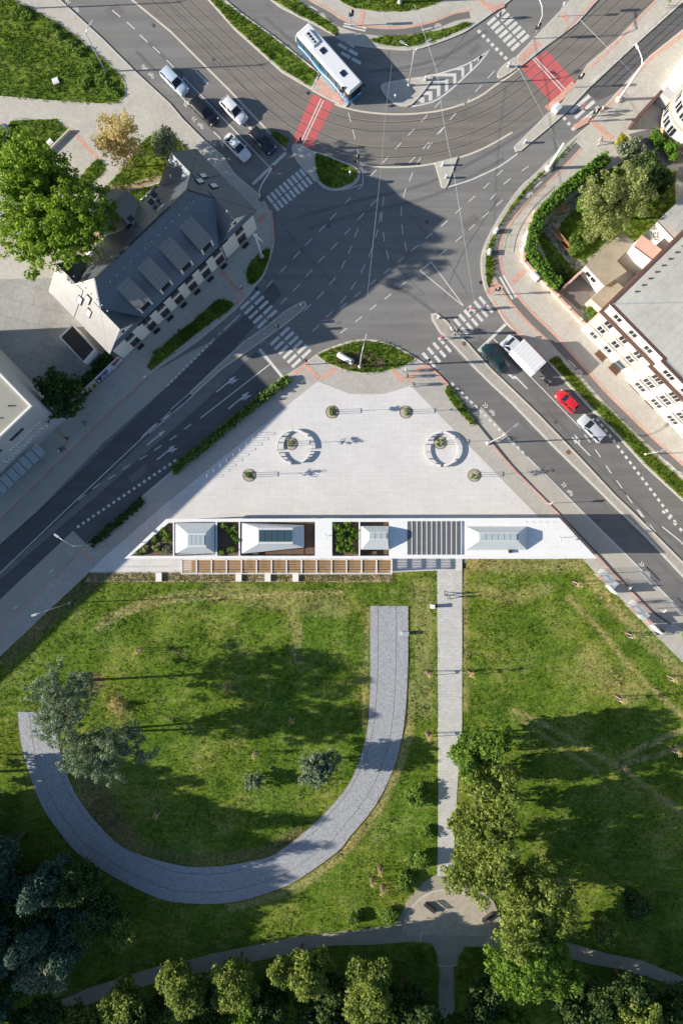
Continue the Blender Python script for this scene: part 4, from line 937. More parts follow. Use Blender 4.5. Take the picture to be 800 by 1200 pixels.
def text_mesh(body, size, extrude=.03):
    cu = bpy.data.curves.new('text', 'FONT'); cu.body = body; cu.size = size; cu.extrude = extrude; cu.align_x = 'LEFT'
    ob = bpy.data.objects.new('text', cu); C.objects.link(ob); bpy.context.view_layer.update()
    me = bpy.data.meshes.new_from_object(ob.evaluated_get(bpy.context.evaluated_depsgraph_get()))
    bpy.data.objects.remove(ob); return me
for body, size, x, z in (('studovny', 6.0, -7.8, 5.7), ('knihovny', 8.1, -9.8, 3.5)):
    me = text_mesh(body, 1.0); xs_ = [v.co.x for v in me.vertices]; me.transform(Matrix.Scale(size/(max(xs_)-min(xs_)), 4)); me.materials.clear(); me.materials.append(M['frame'])
    o = link('lettering', me, lib); o.rotation_euler = (R(90), 0, 0); o.location = (x, -.05, z)
# ---------- glass bus shelter below the library
sh = thing('bus_shelter', 'long bus shelter with seven glass roof panes below the library', 'bus shelter', (*(W(50, 524, 2.5)+dL*5.2)[:2], 0), RL)
for k in range(8):
    x = -4.9+1.25*k
    o = MB().box((x+.6, 0, 2.55), (1.15, 1.9, .05)).build('roof_pane', M['glasspanel'], sh)
    MB().box((x, 0, 2.5), (.07, 1.95, .12)).build('roof_beam', M['dark'], sh)
    MB().box((x, .85, .12), (.08, .08, 2.4)).build('post', M['dark'], sh)
    if k < 7: MB().box((x+.62, .9, .35), (1.1, .03, 1.95)).build('back_pane', M['clear'], sh)
MB().box((.1, .5, .5), (6, .4, .06)).build('bench', M['woodseat'], sh)
for s in (-2, .1, 2.2): MB().box((s, .5, .12), (.08, .3, .4)).build('bench_leg', M['dark'], sh)

# ---------- peach building
OP = W(680, 386); uP = Vector((.70, -.714, 0)); RP = math.atan2(uP.y, uP.x)
pb = thing('peach_building', 'peach and white three-storey building with flat grey roof', 'building', OP, RP)
L1, L2, DP, HP = 9.8, 46.0, 16.0, 12.0
MB().prism([(0, 0), (L1, 0), (L1, -.45), (L2, -.45), (L2, DP), (0, DP)], 0, HP).build('wall', M['peach'], pb)
def band(name, z0, z1, off, mat):
    m = MB()
    m.prism([(-off, -off), (L1-off, -off), (L1-off, 0), (0, 0), (0, DP), (-off, DP)], z0, z1)
    m.prism([(L1-off, -.45-off), (L2, -.45-off), (L2, -.45), (L1, -.45), (L1, 0), (L1-off, 0)], z0, z1)
    return m.build(name, M[mat], pb)
band('ground_floor_render', .35, 3.2, .05, 'whitewall'); band('plinth', 0, .35, .1, 'kerb')
band('string_course', 3.2, 3.34, .16, 'pinkwall'); band('attic_render', 9.1, 11.8, .05, 'whitewall')
band('ledge', 8.75, 9.1, .5, 'brownledge'); band('cornice', 11.8, 12.1, .35, 'whitewall'); band('gutter', 12.1, 12.22, .42, 'brownledge')
MB().prism([(-.2, -.2), (L1-.2, -.2), (L1-.2, -.65), (L2, -.65), (L2, DP), (-.2, DP)], 12.1, 12.16).build('roof', M['flatroof'], pb)
rp = [(-.1, -.1, 12.2), (30, -.1, 12.2), (30, DP, 12.2), (-.1, DP, 12.2), (7.5, 7.5, 13.4), (24, 7.5, 13.4)]
MB().add(rp, [(0, 1, 5, 4), (1, 2, 5), (2, 3, 4, 5), (3, 0, 4)]).build('roof_slope', M['flatroof'], pb)
for k in range(9): MB().lathe((.8+.0*k, 3+1.2*k, 12.2+.16*.8), [(.12, 0), (.12, .25), (.04, .3)], 6).build('roof_vent', M['brownledge'], pb)
for q in ((-.1, -.1), (-.1, DP)): MB().bar((q[0], q[1], 12.24), (7.5, 7.5, 13.44), .12, .06).build('roof_hip', M['metal'], pb)
MB().bar((7.5, 7.5, 13.43), (24, 7.5, 13.43), .14, .06).build('roof_ridge', M['metal'], pb)
for x, y in ((11, 4), (15, 10.5), (4.5, 9.5)): MB().box((x, y, 12.6), (.9, .9, .75)).build('roof_skylight', M['skylight'], pb)
o = MB().box((6.2, 11, 12.2), (2.2, 2.0, 1.9)).build('roof_hatch', M['whitewall'], pb); MB().box((6.2, 11, 14.1), (2.4, 2.2, .1)).build('hatch_lid', M['flatroof'], o)
cols = [1.8, 4.65, 7.5]; cols2 = [11.8, 15.1, 18.4, 21.7, 25.0]
for x in cols:
    for z, h in ((1.9, 1.3), (4.6, 1.5), (7.2, 1.5), (10.4, 1.2)): window(pb, x, -.05 if z < 3 or z > 9 else 0, z, 1.15, h, panes=1)
    for z in (4.6, 7.2):
        MB().box((x, -.09, z-1.15), (1.5, .16, .12)).build('window_ledge', M['brownledge'], pb)
    MB().box((x, -.06, 4.95+.55), (1.5, .06, .75)).build('spandrel', M['pinkwall'], pb)
for x in cols2:
    for z, h in ((1.9, 1.3), (4.6, 1.5), (7.2, 1.5), (10.4, 1.2)): window(pb, x, -.5 if z < 3 or z > 9 else -.45, z, 1.7, h, panes=2)
    for z in (4.6, 7.2):
        MB().box((x, -.54, z-1.15), (2.1, .16, .12)).build('window_ledge', M['brownledge'], pb)
for x in [.55, 3.2, 6.05, 8.9]: MB().box((x, -.06, 6.0), (1.2 if x > 1 else .7, .1, 2.7)).build('panel', M['whitewall'], pb)
for x in [10.1, 13.45, 16.75, 20.0, 23.3]: MB().box((x, -.51, 3.4), (1.1, .1, 5.3)).build('panel', M['whitewall'], pb)
# glazed shop door drawn on the ground floor
o = MB().box((7.55, -.12, .15), (1.5, .06, 2.4)).build('door', M['bluewin'], pb); MB().box((7.55, -.17, 2.6), (1.8, .3, .12)).build('door_canopy', M['pinkwall'], pb)
for y in (3, 7, 11):
    for z in (4.6, 7.2, 10.4): window(pb, -.05 if z > 9 else 0, y, z, 1.1, 1.4, 'x-')
for (x, y, ln) in ((703, 417, 1.6), (719, 433, 1.6), (744.5, 453.5, 2.0), (762, 472, 1.7)):
    o = thing('cellar_grating', 'brown rectangular cellar grating in the footway before the peach building', 'grating', W(x, y, .12), RP, 'gratings before the peach building')
    MB().box((0, 0, 0), (ln, .75, .03)).build('pit', M['brownledge'], o)
    for k in range(9): MB().box((-ln/2+ln*(k+.5)/9, 0, .03), (.07, .75, .025)).build('bar', M['corten'], o)
    MB().box((0, .42, 0), (ln+.1, .09, .07)).build('frame', M['corten'], o); MB().box((0, -.42, 0), (ln+.1, .09, .07)).build('frame', M['corten'], o)
# annexes
def block(name, label, cat, pts, h, wallm, roofm, z=None, para=.0):
    q = G(pts, h if z is None else z); c0 = q[0]
    o = thing(name, label, cat, (*c0, 0))
    wbuild(MB().prism(q, 0, h), 'wall', M[wallm], o)
    cc = np.mean(np.array(q), 0)
    big = [tuple(cc+(np.array(p)-cc)*1.03) for p in q]
    r = wbuild(MB().prism(big, h, h+.12), 'roof', M[roofm], o)
    if para:
        P = big if area(big) > 0 else big[::-1]
        wbuild(MB().strip(P, .25, h+.12, h+.12+para, 0, True, .125), 'parapet', M['pinkwall'], o)
    return o
an1 = block('garage', 'low garage with weathered brown flat roof beside the garden', 'garage', [(686, 311), (728, 273), (743, 286), (722, 306), (733, 318), (708, 335)], 3.2, 'whitewall', 'oldroof')
an2 = block('garage', 'small lean-to with brown flat roof against the peach building', 'garage', [(692, 350), (716, 327), (729, 337), (705, 362)], 2.8, 'peach', 'oldroof')
q = [W(723, 306), W(745, 322)]
def wedge(name, label, p, q, depth, h, wm, rm):
    u = (q-p).normalized(); n = Vector((-u.y, u.x, 0)); n = n if n.x > 0 else -n
    o = thing(name, label, 'building', p)
    P = [tuple(p[:2]), tuple(q[:2]), tuple((q+n*depth)[:2]), tuple((p+n*depth)[:2])]
    wbuild(MB().prism(P, 0, h), 'wall', M[wm], o)
    R0 = [tuple((p-u*.12-n*.12)[:2]), tuple((q+u*.12-n*.12)[:2]), tuple((q+u*.12+n*depth)[:2]), tuple((p-u*.12+n*depth)[:2])]
    r = wbuild(MB().prism(R0, h, h+.14), 'roof', M[rm], o)
    wbuild(MB().bar(p-n*.2+Vector((0, 0, h+.02)), q-n*.2+Vector((0, 0, h+.02)), .14, .12), 'gutter', M['brownledge'], o)
    return o, u, n
w1, u1, n1 = wedge('annex', 'white two-storey annex wall with brown coping by the garage', W(723, 306), W(746, 323), 1.6, 6.0, 'whitewall', 'pinkwall')
w2, u2, n2 = wedge('annex', 'bright white wing with grey roof behind the garden', W(747, 281), W(774, 310), 16, 6.6, 'whitewall', 'flatroof')
for k in range(3):
    pass
# small windows of the garage front
gp = W(686, 311, 3.2); gq = W(708, 335, 3.2); gu = (gq-gp).normalized(); gn = Vector((gu.y, -gu.x, 0)); gn = gn if gn.x < 0 else -gn
for t in (.28, .55):
    c_ = gp+gu*((gq-gp).length*t)+gn*.05; c_.z = 2.0
    wbuild(MB().bar(c_-gu*.4, c_+gu*.4, .06, .8), 'window', M['win'], an1)

# ---------- villa with rounded corner
OV = W(762, 150); RV = math.atan2(-.607, .795)
vl = thing('villa', 'white and pink villa with rounded corner bay and curved ledge', 'building', OV, RV)
poly = [(0, 3.2)]+[(3.2+3.2*math.cos(R(t)), 3.2-3.2*math.sin(R(-t+0)) if 0 else 3.2+3.2*math.sin(R(t))) for t in range(190, 271, 10)]+[(22, 0), (22, 16), (0, 16)]
MB().prism(poly, 0, 11.5).build('wall', M['whitewall'], vl)
def ringband(name, z0, z1, off, mat):
    pp = [(-off, 16), (-off, 3.2)]+[(3.2+(3.2+off)*math.cos(R(t)), 3.2+(3.2+off)*math.sin(R(t))) for t in range(190, 271, 10)]+[(22, -off), (22, 0.05), (3.2, 0.05), (.05, 3.2), (.05, 16)]
    return MB().prism(pp, z0, z1).build(name, M[mat], vl)
ringband('ledge', 3.5, 3.75, .34, 'pinkwall'); ringband('plinth', 0, .8, .08, 'pinkwall'); ringband('cornice', 11.2, 11.6, .4, 'whitewall'); ringband('string_course', 7.4, 7.6, .2, 'pinkwall')
MB().prism([(-.3, 2.5), (2.5, -.3), (22, -.3), (22, 16), (-.3, 16)], 11.6, 11.75).build('roof', M['oldroof'], vl)
for x in (6.5, 9.5, 12.5, 15.5):
    for z in (2.0, 5.6, 9.3): window(vl, x, 0, z, 1.5, 1.6, panes=2)
for t in (205, 232, 258):
    for z in (5.6, 9.3, 2.0):
        c0 = (3.2+3.2*math.cos(R(t)), 3.2+3.2*math.sin(R(t)))
        o = MB().box((c0[0], c0[1], z-.8), (1.0, .12, 1.6), R(t+90)).build('window', M['win'], vl)
        MB().box((c0[0]+.06*math.cos(R(t)), c0[1]+.06*math.sin(R(t)), z-.92), (1.3, .2, .1), R(t+90)).build('sill', M['frame'], o)
        MB().box((c0[0]+.08*math.cos(R(t)), c0[1]+.08*math.sin(R(t)), z-.8), (.07, .05, 1.6), R(t+90)).build('mullion', M['frame'], o)
MB().prism([(-2.4, 5.5), (-.02, 5.5), (-.02, 20), (-2.4, 20)], 0, 4.2).build('side_wing', M['whitewall'], vl)
MB().prism([(-2.7, 5.2), (-.02, 5.2), (-.02, 20), (-2.7, 20)], 4.2, 4.35).build('side_wing_roof', M['whitewall'], vl)
MB().box((-1.0, 3.6, 0), (1.6, 1.2, 2.6)).build('entrance_porch', M['greywall'], vl)

# ================================================================ PAVILION
PZ = 4.2
pv = thing('pavilion', 'long white park pavilion with open roof frame and pyramid skylights', 'pavilion', W(430, 632))
def pvb(mb, name, mat, parent=None, **k):
    if parent is None: return wbuild(mb, name, mat, pv, **k)
    z = Vector(pv.location); mb.v = [(p[0]-z.x, p[1]-z.y, p[2]-z.z) for p in mb.v]; return mb.build(name, mat, parent, **k)
slab = MB()
for poly in ([(195, 608), (655, 607), (659.2, 611.5), (199, 611.5)], [(146, 654.5), (195, 608), (199, 611.5), (153, 651.5)], [(146, 654.5), (153, 651.5), (541, 651.5), (541, 654.5)],
             [(541, 611.5), (659.2, 611.5), (699, 654.5), (541, 654.5)], [(456, 611.5), (541, 611.5), (541, 651.5), (456, 651.5)], [(369, 611.5), (389, 611.5), (389, 651.5), (369, 651.5)]):
    slab.prism(G(poly, PZ), 3.8, PZ)
roof_o = pvb(slab, 'roof_slab', M['white'])
for x in (203.5, 253.5, 280.5, 421):
    pvb(MB().prism(G([(x-.8, 611.5), (x+.8, 611.5), (x+.8, 651.5), (x-.8, 651.5)], PZ), 3.85, PZ-.06), 'cross_beam', M['white'])
for k in range(11):
    x = 477+5.78*k
    pvb(MB().prism(G([(x, 611), (x+4.8, 611), (x+4.8, 650), (x, 650)], PZ), PZ+.02, PZ+.1), 'solar_panel', flat('solar_dark', (.12, .13, .14), .4) if k == 0 else bpy.data.materials['solar_dark'], roof_o)
    pvb(MB().prism(G([(x+4.85, 610.8), (x+5.73, 610.8), (x+5.73, 650.2), (x+4.85, 650.2)], PZ), PZ+.005, PZ+.14), 'panel_divider', M['frame'], roof_o)
def skylight(o0, z0, i0, z1, panes, seams, gm='glasspanel', px0=None, walls=True):
    "truncated pyramid roof: outer quad o0 at z0, inner quad i0 at z1 (image corners nw, ne, se, sw)"
    A = [W(*p, z0) for p in o0]; B = [W(*p, z1) for p in i0]
    m = MB(); v = A+B
    m.add(v, [(3, 7, 4, 0)], 1); m.add(v, [(0, 4, 5, 1)], 0); m.add(v, [(1, 5, 6, 2)], 1); m.add(v, [(2, 6, 7, 3)], 0); m.add(v, [(4, 7, 6, 5)], 0)
    top = pvb(m, 'skylight_roof', [M['zincwhite'], M['zincwhite_y']])
    if walls: pvb(MB().prism([tuple(p[:2]) for p in A], .12, z0-.02), 'wall', M['greywall'])
    e0, e1 = B[0].lerp(B[3], .14), B[0].lerp(B[3], .86); f0, f1 = B[1].lerp(B[2], .14), B[1].lerp(B[2], .86)
    for k in range(panes):
        t0, t1 = .04+.92*k/panes, .04+.92*(k+.92)/panes
        p = [e0.lerp(f0, t0), e0.lerp(f0, t1), e1.lerp(f1, t1), e1.lerp(f1, t0)]
        pvb(MB().prism([tuple(x[:2]) for x in p], z1+.02, z1+.12), 'skylight_pane', M[gm], top)
    return top
def quad(x0, y0, x1, y1): return [(x0, y0), (x1, y0), (x1, y1), (x0, y1)]
skylight(quad(205.5, 613, 252, 648.5), 4.0, quad(219.5, 625, 241, 641), 5.4, 4, 0)
skylight([(283, 612.8), (356, 615.5), (356, 641.5), (282.5, 649)], 4.0, quad(302, 618.5, 343, 637.5), 5.0, 5, 0, 'bluewin')
skylight(quad(423, 616.5, 455.5, 644), 4.25, quad(432, 623.5, 454, 632.5), 5.5, 3, 0)
skylight(quad(545, 617, 617, 644.5), PZ+.02, quad(560, 624, 607, 634.5), 5.5, 6, 0, walls=False)
for x0, x1 in ((204, 280), (282, 369), (389, 456)):
    pass
# floors and planted courts under the open frame
for nm, poly in (('planting_court', [(156, 651), (198, 613), (203, 613), (203, 651)]), ('planting_court', quad(254, 612, 280, 651)), ('planting_court', quad(390, 612, 420, 651))):
    pvb(MB().prism(G(poly, 3.5), .1, 3.62), nm, M['soil'])
pvb(MB().prism(G(quad(357, 612, 368.5, 651), 3.0), .1, 2.9), 'court_floor', M['soil'])
pvb(MB().prism(G(quad(283, 612, 356, 651), 3.0), .1, 2.95), 'court_floor', M['soil'])
pvb(MB().prism(G(quad(421.5, 612, 455.5, 651), 3.0), .1, 2.95), 'court_floor', M['soil'])
for x in (200, 254, 281, 369, 389, 421, 456, 476, 541, 600, 650):
    for y in (610, 653):
        p = W(x, y, PZ); pvb(MB().box((p.x, p.y, .12), (.2, .2, 3.7)), 'column', M['white'])
p = W(160, 652.5, PZ); pvb(MB().box((p.x, p.y, .12), (.2, .2, 3.7)), 'column', M['white'])
p = W(683, 652, PZ); pvb(MB().box((p.x, p.y, .12), (.2, .2, 3.7)), 'column', M['white'])
pvb(MB().prism(G(quad(545, 614, 652, 640), PZ), .12, 3.75), 'pavilion_room', M['greywall'])
# little masts on the roof
def mast(px, py):
    p = W(px, py, PZ); m = MB().tube([(p.x, p.y, PZ), (p.x, p.y, PZ+1.1)], .04, 6)
    for a in (20, 140, 260): m.bar((p.x, p.y, PZ+.9), (p.x+.4*math.cos(R(a)), p.y+.4*math.sin(R(a)), PZ+.95), .05, .05); m.box((p.x+.4*math.cos(R(a)), p.y+.4*math.sin(R(a)), PZ+.85), (.14, .14, .2))
    pvb(m, 'roof_mast', M['steel'], roof_o)
mast(384, 628); mast(655, 630)
for k in range(5): 
    p = W(615+8*k, 611.8, PZ); pvb(MB().tube([(p.x, p.y, PZ), (p.x, p.y, PZ+.18)], .035, 6), 'roof_stud', M['steel'], roof_o)
p = W(597, 646, PZ); pvb(MB().box((p.x, p.y, PZ), (.45, .45, .35)), 'roof_box', M['dark'], roof_o)
# pergola
pg = thing('pergola', 'timber slatted pergola in a white frame along the pavilion', 'pergola', W(335, 663)); QZ = 3.35
nb = 14; xs = [213+17.55*k for k in range(nb+1)]
def pgb(mb, name, mat, parent=pg): return wbuild(mb, name, mat, pg)
for x in xs:
    pgb(MB().bar(W(x, 655.2, QZ), W(x, 672, QZ), .14, .22), 'rafter', M['white'])
    p = W(x, 671.3, QZ); pgb(MB().box((p.x, p.y, .12), (.1, .1, QZ-.2)), 'post', M['white'])
pgb(MB().bar(W(212.5, 672.3, QZ), W(459, 672.3, QZ), .12, .22), 'edge_beam', M['white'])
pgb(MB().bar(W(212.5, 655.2, QZ), W(459, 655.2, QZ), .12, .22), 'edge_beam', M['white'])
proto = None
for b in range(nb):
    x0 = W(xs[b], 660, QZ).x+.08; x1 = W(xs[b+1], 660, QZ).x-.08
    for k in range(8):
        y = W(400, 656.8+1.92*k, QZ).y
        if proto is None:
            proto = pgb(MB().box(((x0+x1)/2, y, QZ-.05), (x1-x0, .125, .06)), 'slat', M['wood']); bx_, by_ = (x0+x1)/2, y
        else:
            o = proto.copy(); C.objects.link(o); o.location = ((x0+x1)/2-bx_, y-by_, 0)
# decking under the pergola, drain dashes, white slab seats
struct(MB().prism(G(quad(225, 657, 458, 670)), .05, .14).build('deck', rough_mat('deck_timber', (.16, .10, .06), .2, 1.5, 14)), 'brown timber decking under the pergola')  # timber darkened to stand in for the shade seen between the slats
for k in range(11):
    o = MB().box((*G([(146+5*k, 664)])[0], .12), (.5, .12, .012)).build('drain_slot', M['steel'], plaza)
for x in (187, 280, 314, 346.5):
    p = W(x, 676); o = thing('slab_seat', 'white concrete slab seat jutting into the flower strip', 'seat', (p.x, p.y, .0), 0, 'slab seats along the flower strip')
    MB().box((0, 0, .05), (.75, 1.15, .26)).build('base', M['kerb'], o); MB().box((0, 0, .31), (.85, 1.3, .12)).build('top', M['white'], o)
bed = struct(MB().prism(G([(107, 671), (460, 671), (460, 682), (100, 682)]), .0, .1).build('flower_bed', M['drysoil']), 'reddish flower strip along the pavilion edge')
redleaf = leaf_mat('reddish_leaf', (.16, .28, .05), (.40, .26, .14), (.20, .36, .07))
t_ = tufts('bedding_plants', G([(107, 672), (460, 672), (460, 681), (104, 681)]), 18, .09, redleaf, .05, .14, .06, 6, 50, [G(quad(x-4, 668, x+4, 684)) for x in (187, 280, 314, 346.5)], bed); t_['kind'] = 'stuff'

# ================================================================ TREES AND PLANTS
LM = {
 'oak': leaf_mat('bright_oak_leaf', (.085, .19, .015), (.29, .41, .04), (.44, .54, .09), .5),
 'maple': leaf_mat('maple_leaf', (.075, .165, .02), (.20, .32, .042), (.28, .40, .08), .5),
 'lime': leaf_mat('olive_lime_leaf', (.11, .165, .026), (.30, .365, .08), (.44, .47, .16), .5),
 'birch': leaf_mat('pale_birch_leaf', (.17, .22, .06), (.40, .45, .17), (.52, .55, .27), .5),
 'gold': leaf_mat('golden_autumn_leaf', (.46, .37, .14), (.68, .56, .27), (.72, .64, .40), .5),
 'pine': leaf_mat('grey_green_needle', (.085, .135, .075), (.215, .28, .165), (.36, .42, .28), .3),
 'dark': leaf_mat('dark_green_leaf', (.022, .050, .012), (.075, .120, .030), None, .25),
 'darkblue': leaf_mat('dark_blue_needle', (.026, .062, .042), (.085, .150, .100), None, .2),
 'shrub': leaf_mat('shrub_leaf', (.085, .18, .03), (.23, .34, .06), (.32, .42, .11), .45),
 'hedge': leaf_mat('hedge_leaf', (0.058, 0.152, 0.014), (0.152, 0.290, 0.032), (0.203, 0.362, 0.051), .3),
 'yellow': leaf_mat('yellow_conifer', (.22, .21, .02), (.46, .42, .04), None, .3),
 'sage': leaf_mat('grey_green_leaf', (0.109, 0.145, 0.087), (0.275, 0.319, 0.203), None, .3),
}
def leaves(rs, centers, rad, per, size, out=None, flat_=.5, aspect=1.5):
    "little pointed quads round clump centres"
    n = len(centers)*per; c = np.repeat(centers, per, 0); r = np.repeat(rad, per)
    d = rs.normal(0, 1, (n, 3)); d /= np.linalg.norm(d, axis=1)[:, None]
    p = c+d*(r*rs.uniform(.35, 1, n)**.6)[:, None]*np.array([1, 1, .8])
    nrm = d*.8+rs.normal(0, .55, (n, 3)); nrm[:, 2] += flat_; nrm /= np.linalg.norm(nrm, axis=1)[:, None]
    t = rs.normal(0, 1, (n, 3)); t -= nrm*(t*nrm).sum(1)[:, None]; t /= np.linalg.norm(t, axis=1)[:, None]
    b = np.cross(nrm, t); s = size*rs.uniform(.6, 1.35, n); L = t*(s*aspect/2)[:, None]; Wd = b*(s/2)[:, None]
    V = np.stack([p-L, p+Wd-L*.1, p+L, p-Wd-L*.1], 1).reshape(-1, 3)
    return V
def crown_centers(rs, n, rx, ry, rz, lobes=6, shell=.5, shape='round'):
    "clump centres on the skins of a heap of lobes, centred on the origin"
    K = max(5, lobes+4); d = rs.normal(0, 1, (K, 3)); d /= np.linalg.norm(d, axis=1)[:, None]; d[:, 2] = np.abs(d[:, 2])*rs.choice([1, 1, -1], K)
    L = d*rs.uniform(.30, .72, K)[:, None]; L[0] = 0; lr = rs.uniform(.26, .46, K); lr[0] = .5
    k = rs.choice(K, n, p=lr**2/(lr**2).sum()); e = rs.normal(0, 1, (n, 3)); e /= np.linalg.norm(e, axis=1)[:, None]
    p = (L[k]+e*(lr[k]*rs.uniform(shell**2, 1.08, n)**.5)[:, None])*np.array([rx, ry, rz])
    if shape == 'cone':
        t = np.clip((p[:, 2]/rz+1)/2, 0, 1); q = (1.3-1.1*t); p[:, 0] *= q; p[:, 1] *= q
    return p
def tree(name, label, base, h, r, z0, kind, n=220, per=36, size=.3, clump=.75, seed=0, group=None, shape='round', shell=.45, trunk=.2, lobes=7, cat='tree', rxy=(1, 1), multi=1, branches=14, barkm='bark', aspect=1.5):
    rs = np.random.RandomState(seed+5); b = W(*base)
    if cat == 'tree': r *= 1.24
    if size < .5: size *= .74; per = int(per*1.3)
    o = thing(name, label, cat, (b.x, b.y, .05), 0, group)
    rz = (h-z0)/2; cz = z0+rz
    c = crown_centers(rs, n, r*rxy[0], r*rxy[1], rz, lobes, shell, shape); c[:, 2] += cz
    rad = clump*rs.uniform(.6, 1.25, n)
    V = leaves(rs, c, rad, per, size, aspect=aspect); F = np.arange(len(V)).reshape(-1, 4)
    fastmesh('crown', V, F, LM[kind], parent=o)
    m = MB()
    for k in range(multi):
        off = Vector((0, 0, 0)) if multi == 1 else Vector((rs.uniform(-.4, .4), rs.uniform(-.4, .4), 0))
        top = Vector((rs.uniform(-.3, .3)+off.x*3, rs.uniform(-.3, .3)+off.y*3, z0+rz*1.2))
        m.tube([off+Vector((0, 0, -.1)), off+Vector((0, 0, .3)), off.lerp(top, .45), top], [trunk*1.35, trunk, trunk*.75, trunk*.25], 8)
    for k in rs.choice(n, min(branches, n), False):
        q = Vector(c[k]); zb = max(z0*.7, min(q.z-.6, cz*.9)); s = Vector((0, 0, zb))
        m.tube([s, s.lerp(q, .5)+Vector((0, 0, .25)), q], [trunk*.42, trunk*.26, trunk*.08], 5)
    m.build('trunk', M[barkm], o)
    return o
# big oak on the west edge
tree('oak_tree', 'huge bright green broadleaf tree shading the house roof', (94, 292), 19.0, 7.5, 4.0, 'oak', 900, 38, .33, .68, 1, trunk=.45, lobes=16, shell=.3, branches=26, rxy=(.95, 1.1))
tree('broadleaf_tree', 'bright green broadleaf tree at the edge of the clipped lawn', (73, 226), 15.5, 4.6, 6.0, 'oak', 260, 36, .33, .65, 2, trunk=.3, lobes=6, shell=.4)
tree('golden_tree', 'golden leaved slender tree on the pale forecourt', (160, 196), 13.5, 3.1, 1.8, 'gold', 290, 17, .26, .55, 3, trunk=.14, lobes=8, shell=.2)
tree('shrub_tree', 'green airy shrub tree on the lawn behind the dark house', (200, 188), 6.5, 3.0, .8, 'sage', 130, 26, .26, .55, 4, trunk=.1, shell=.3)
tree('yard_tree', 'dark shaded tree over the ochre wall beside the library', (85, 471), 7.0, 3.6, 2.2, 'dark', 170, 36, .36, .7, 5, trunk=.2)
# garden trees
tree('birch_tree', 'pale olive birch spreading over the hedged garden', (704, 258), 10.0, 4.7, 2.4, 'birch', 340, 36, .25, .62, 6, trunk=.22, lobes=10, shell=.5, branches=24)
tree('garden_tree', 'deep green tree beside the pale olive birch', (745, 222), 7.0, 3.0, 1.2, 'dark', 150, 36, .32, .7, 7, trunk=.18)
tree('yellow_conifer', 'small bright yellow conifer behind the garden wall', (722, 171), 2.6, 1.25, .1, 'yellow', 50, 32, .2, .35, 8, trunk=.08, cat='shrub')
tree('garden_tree', 'blue green shrub tree next to the yellow conifer', (730, 184), 3.6, 2.0, .3, 'sage', 70, 30, .26, .5, 9, trunk=.1, cat='shrub')
def ball(label, base, r, h, kind, seed, cat='shrub', group=None, name='clipped_shrub'):
    return tree(name, label, base, h, r, .05, kind, int(60*r*r+30), 30, .17, .32, seed, group, shell=.75, trunk=.05, lobes=14, cat=cat, branches=3)
ball('large clipped egg-shaped shrub in the hedged garden', (679, 245), 1.35, 2.4, 'hedge', 20); ball('smaller dark clipped shrub in the hedged garden', (690, 254), 1.0, 1.7, 'dark', 21)
for k, (x, y, r) in enumerate(((764, 163, .95), (770, 169, 1.0), (780, 179, 1.1), (786, 186, .8), (777, 174, .7))):
    ball('round clipped shrub in the row before the villa', (x, y), r, 1.9*r, 'hedge', 30+k, group='clipped shrubs before the villa')
ball('grey green round shrub inside the hedge corner', (626, 270), .95, 1.9, 'sage', 36, name='round_shrub'); ball('loose light green shrub beside the timber bench', (672, 290), 1.5, 1.3, 'shrub', 37, name='garden_shrub')
ball('low yellow-green shrub below the birch', (690, 280), 1.3, 1.1, 'birch', 38, name='garden_shrub'); ball('dark shrub by the yard wall of the garden', (655, 325), 1.1, 1.3, 'dark', 39, name='garden_shrub')
ball('dark rounded shrub under the hedge of the garden', (650, 233), 1.0, 1.5, 'dark', 40, name='garden_shrub'); ball('small green shrub by the orange wall end', (690, 367), 1.1, 1.4, 'shrub', 41, name='garden_shrub')
def hedge(label, pts, w, h, kind, seed, z=.12, dens=150, size=.16, name='hedge', rough=.08):
    L = G(pts); rs = np.random.RandomState(seed); o = thing(name, label, 'hedge', (*L[0], z)); l0 = Vector((*L[0], z))
    core = MB().strip(L, w*.8, z, z+h*.9); wbuild(core, 'core', LM['dark'], o)
    C_ = []
    for p, t in resample(L, .22):
        nn = np.array([-t[1], t[0]])
        for k in range(int(dens*.22*(w+2*h)/10)):
            s = rs.uniform(-(h+w/2), h+w/2)
            if abs(s) < w/2: q = (p+nn*s, z+h*rs.uniform(.9, 1.08))
            else: q = (p+nn*math.copysign(w/2*rs.uniform(.85, 1.12), s), z+h-(abs(s)-w/2))
            C_.append((q[0][0]-l0.x, q[0][1]-l0.y, q[1]-z))
    C_ = np.array(C_)+rs.normal(0, rough*.5, (len(C_), 3)); V = leaves(rs, C_, np.full(len(C_), .16), 7, size)
    fastmesh('foliage', V, np.arange(len(V)).reshape(-1, 4), LM[kind], parent=o)
    return o
hedge('tall clipped green hedge round the garden corner', [(706, 190), (690, 202), (660, 226), (629, 256), (622, 275), (618, 298), (632, 318), (650, 339)], 1.35, 2.0, 'hedge', 1)
hedge('low dark hedge strip between left road and plaza footway', [(204, 552), (240, 522), (280, 489), (315, 461), (339, 444)], .95, .65, 'shrub', 2, rough=.25, size=.2)
hedge('short low hedge strip beside the shaded bus bay', [(108, 638), (135, 615), (168, 586)], .8, .5, 'dark', 3, rough=.2, size=.2)
hedge('dark overgrown hedge in the shaded yard behind the hoarding', [(88, 470), (106, 449), (134, 420)], 1.6, 1.3, 'dark', 4, rough=.3, size=.24)
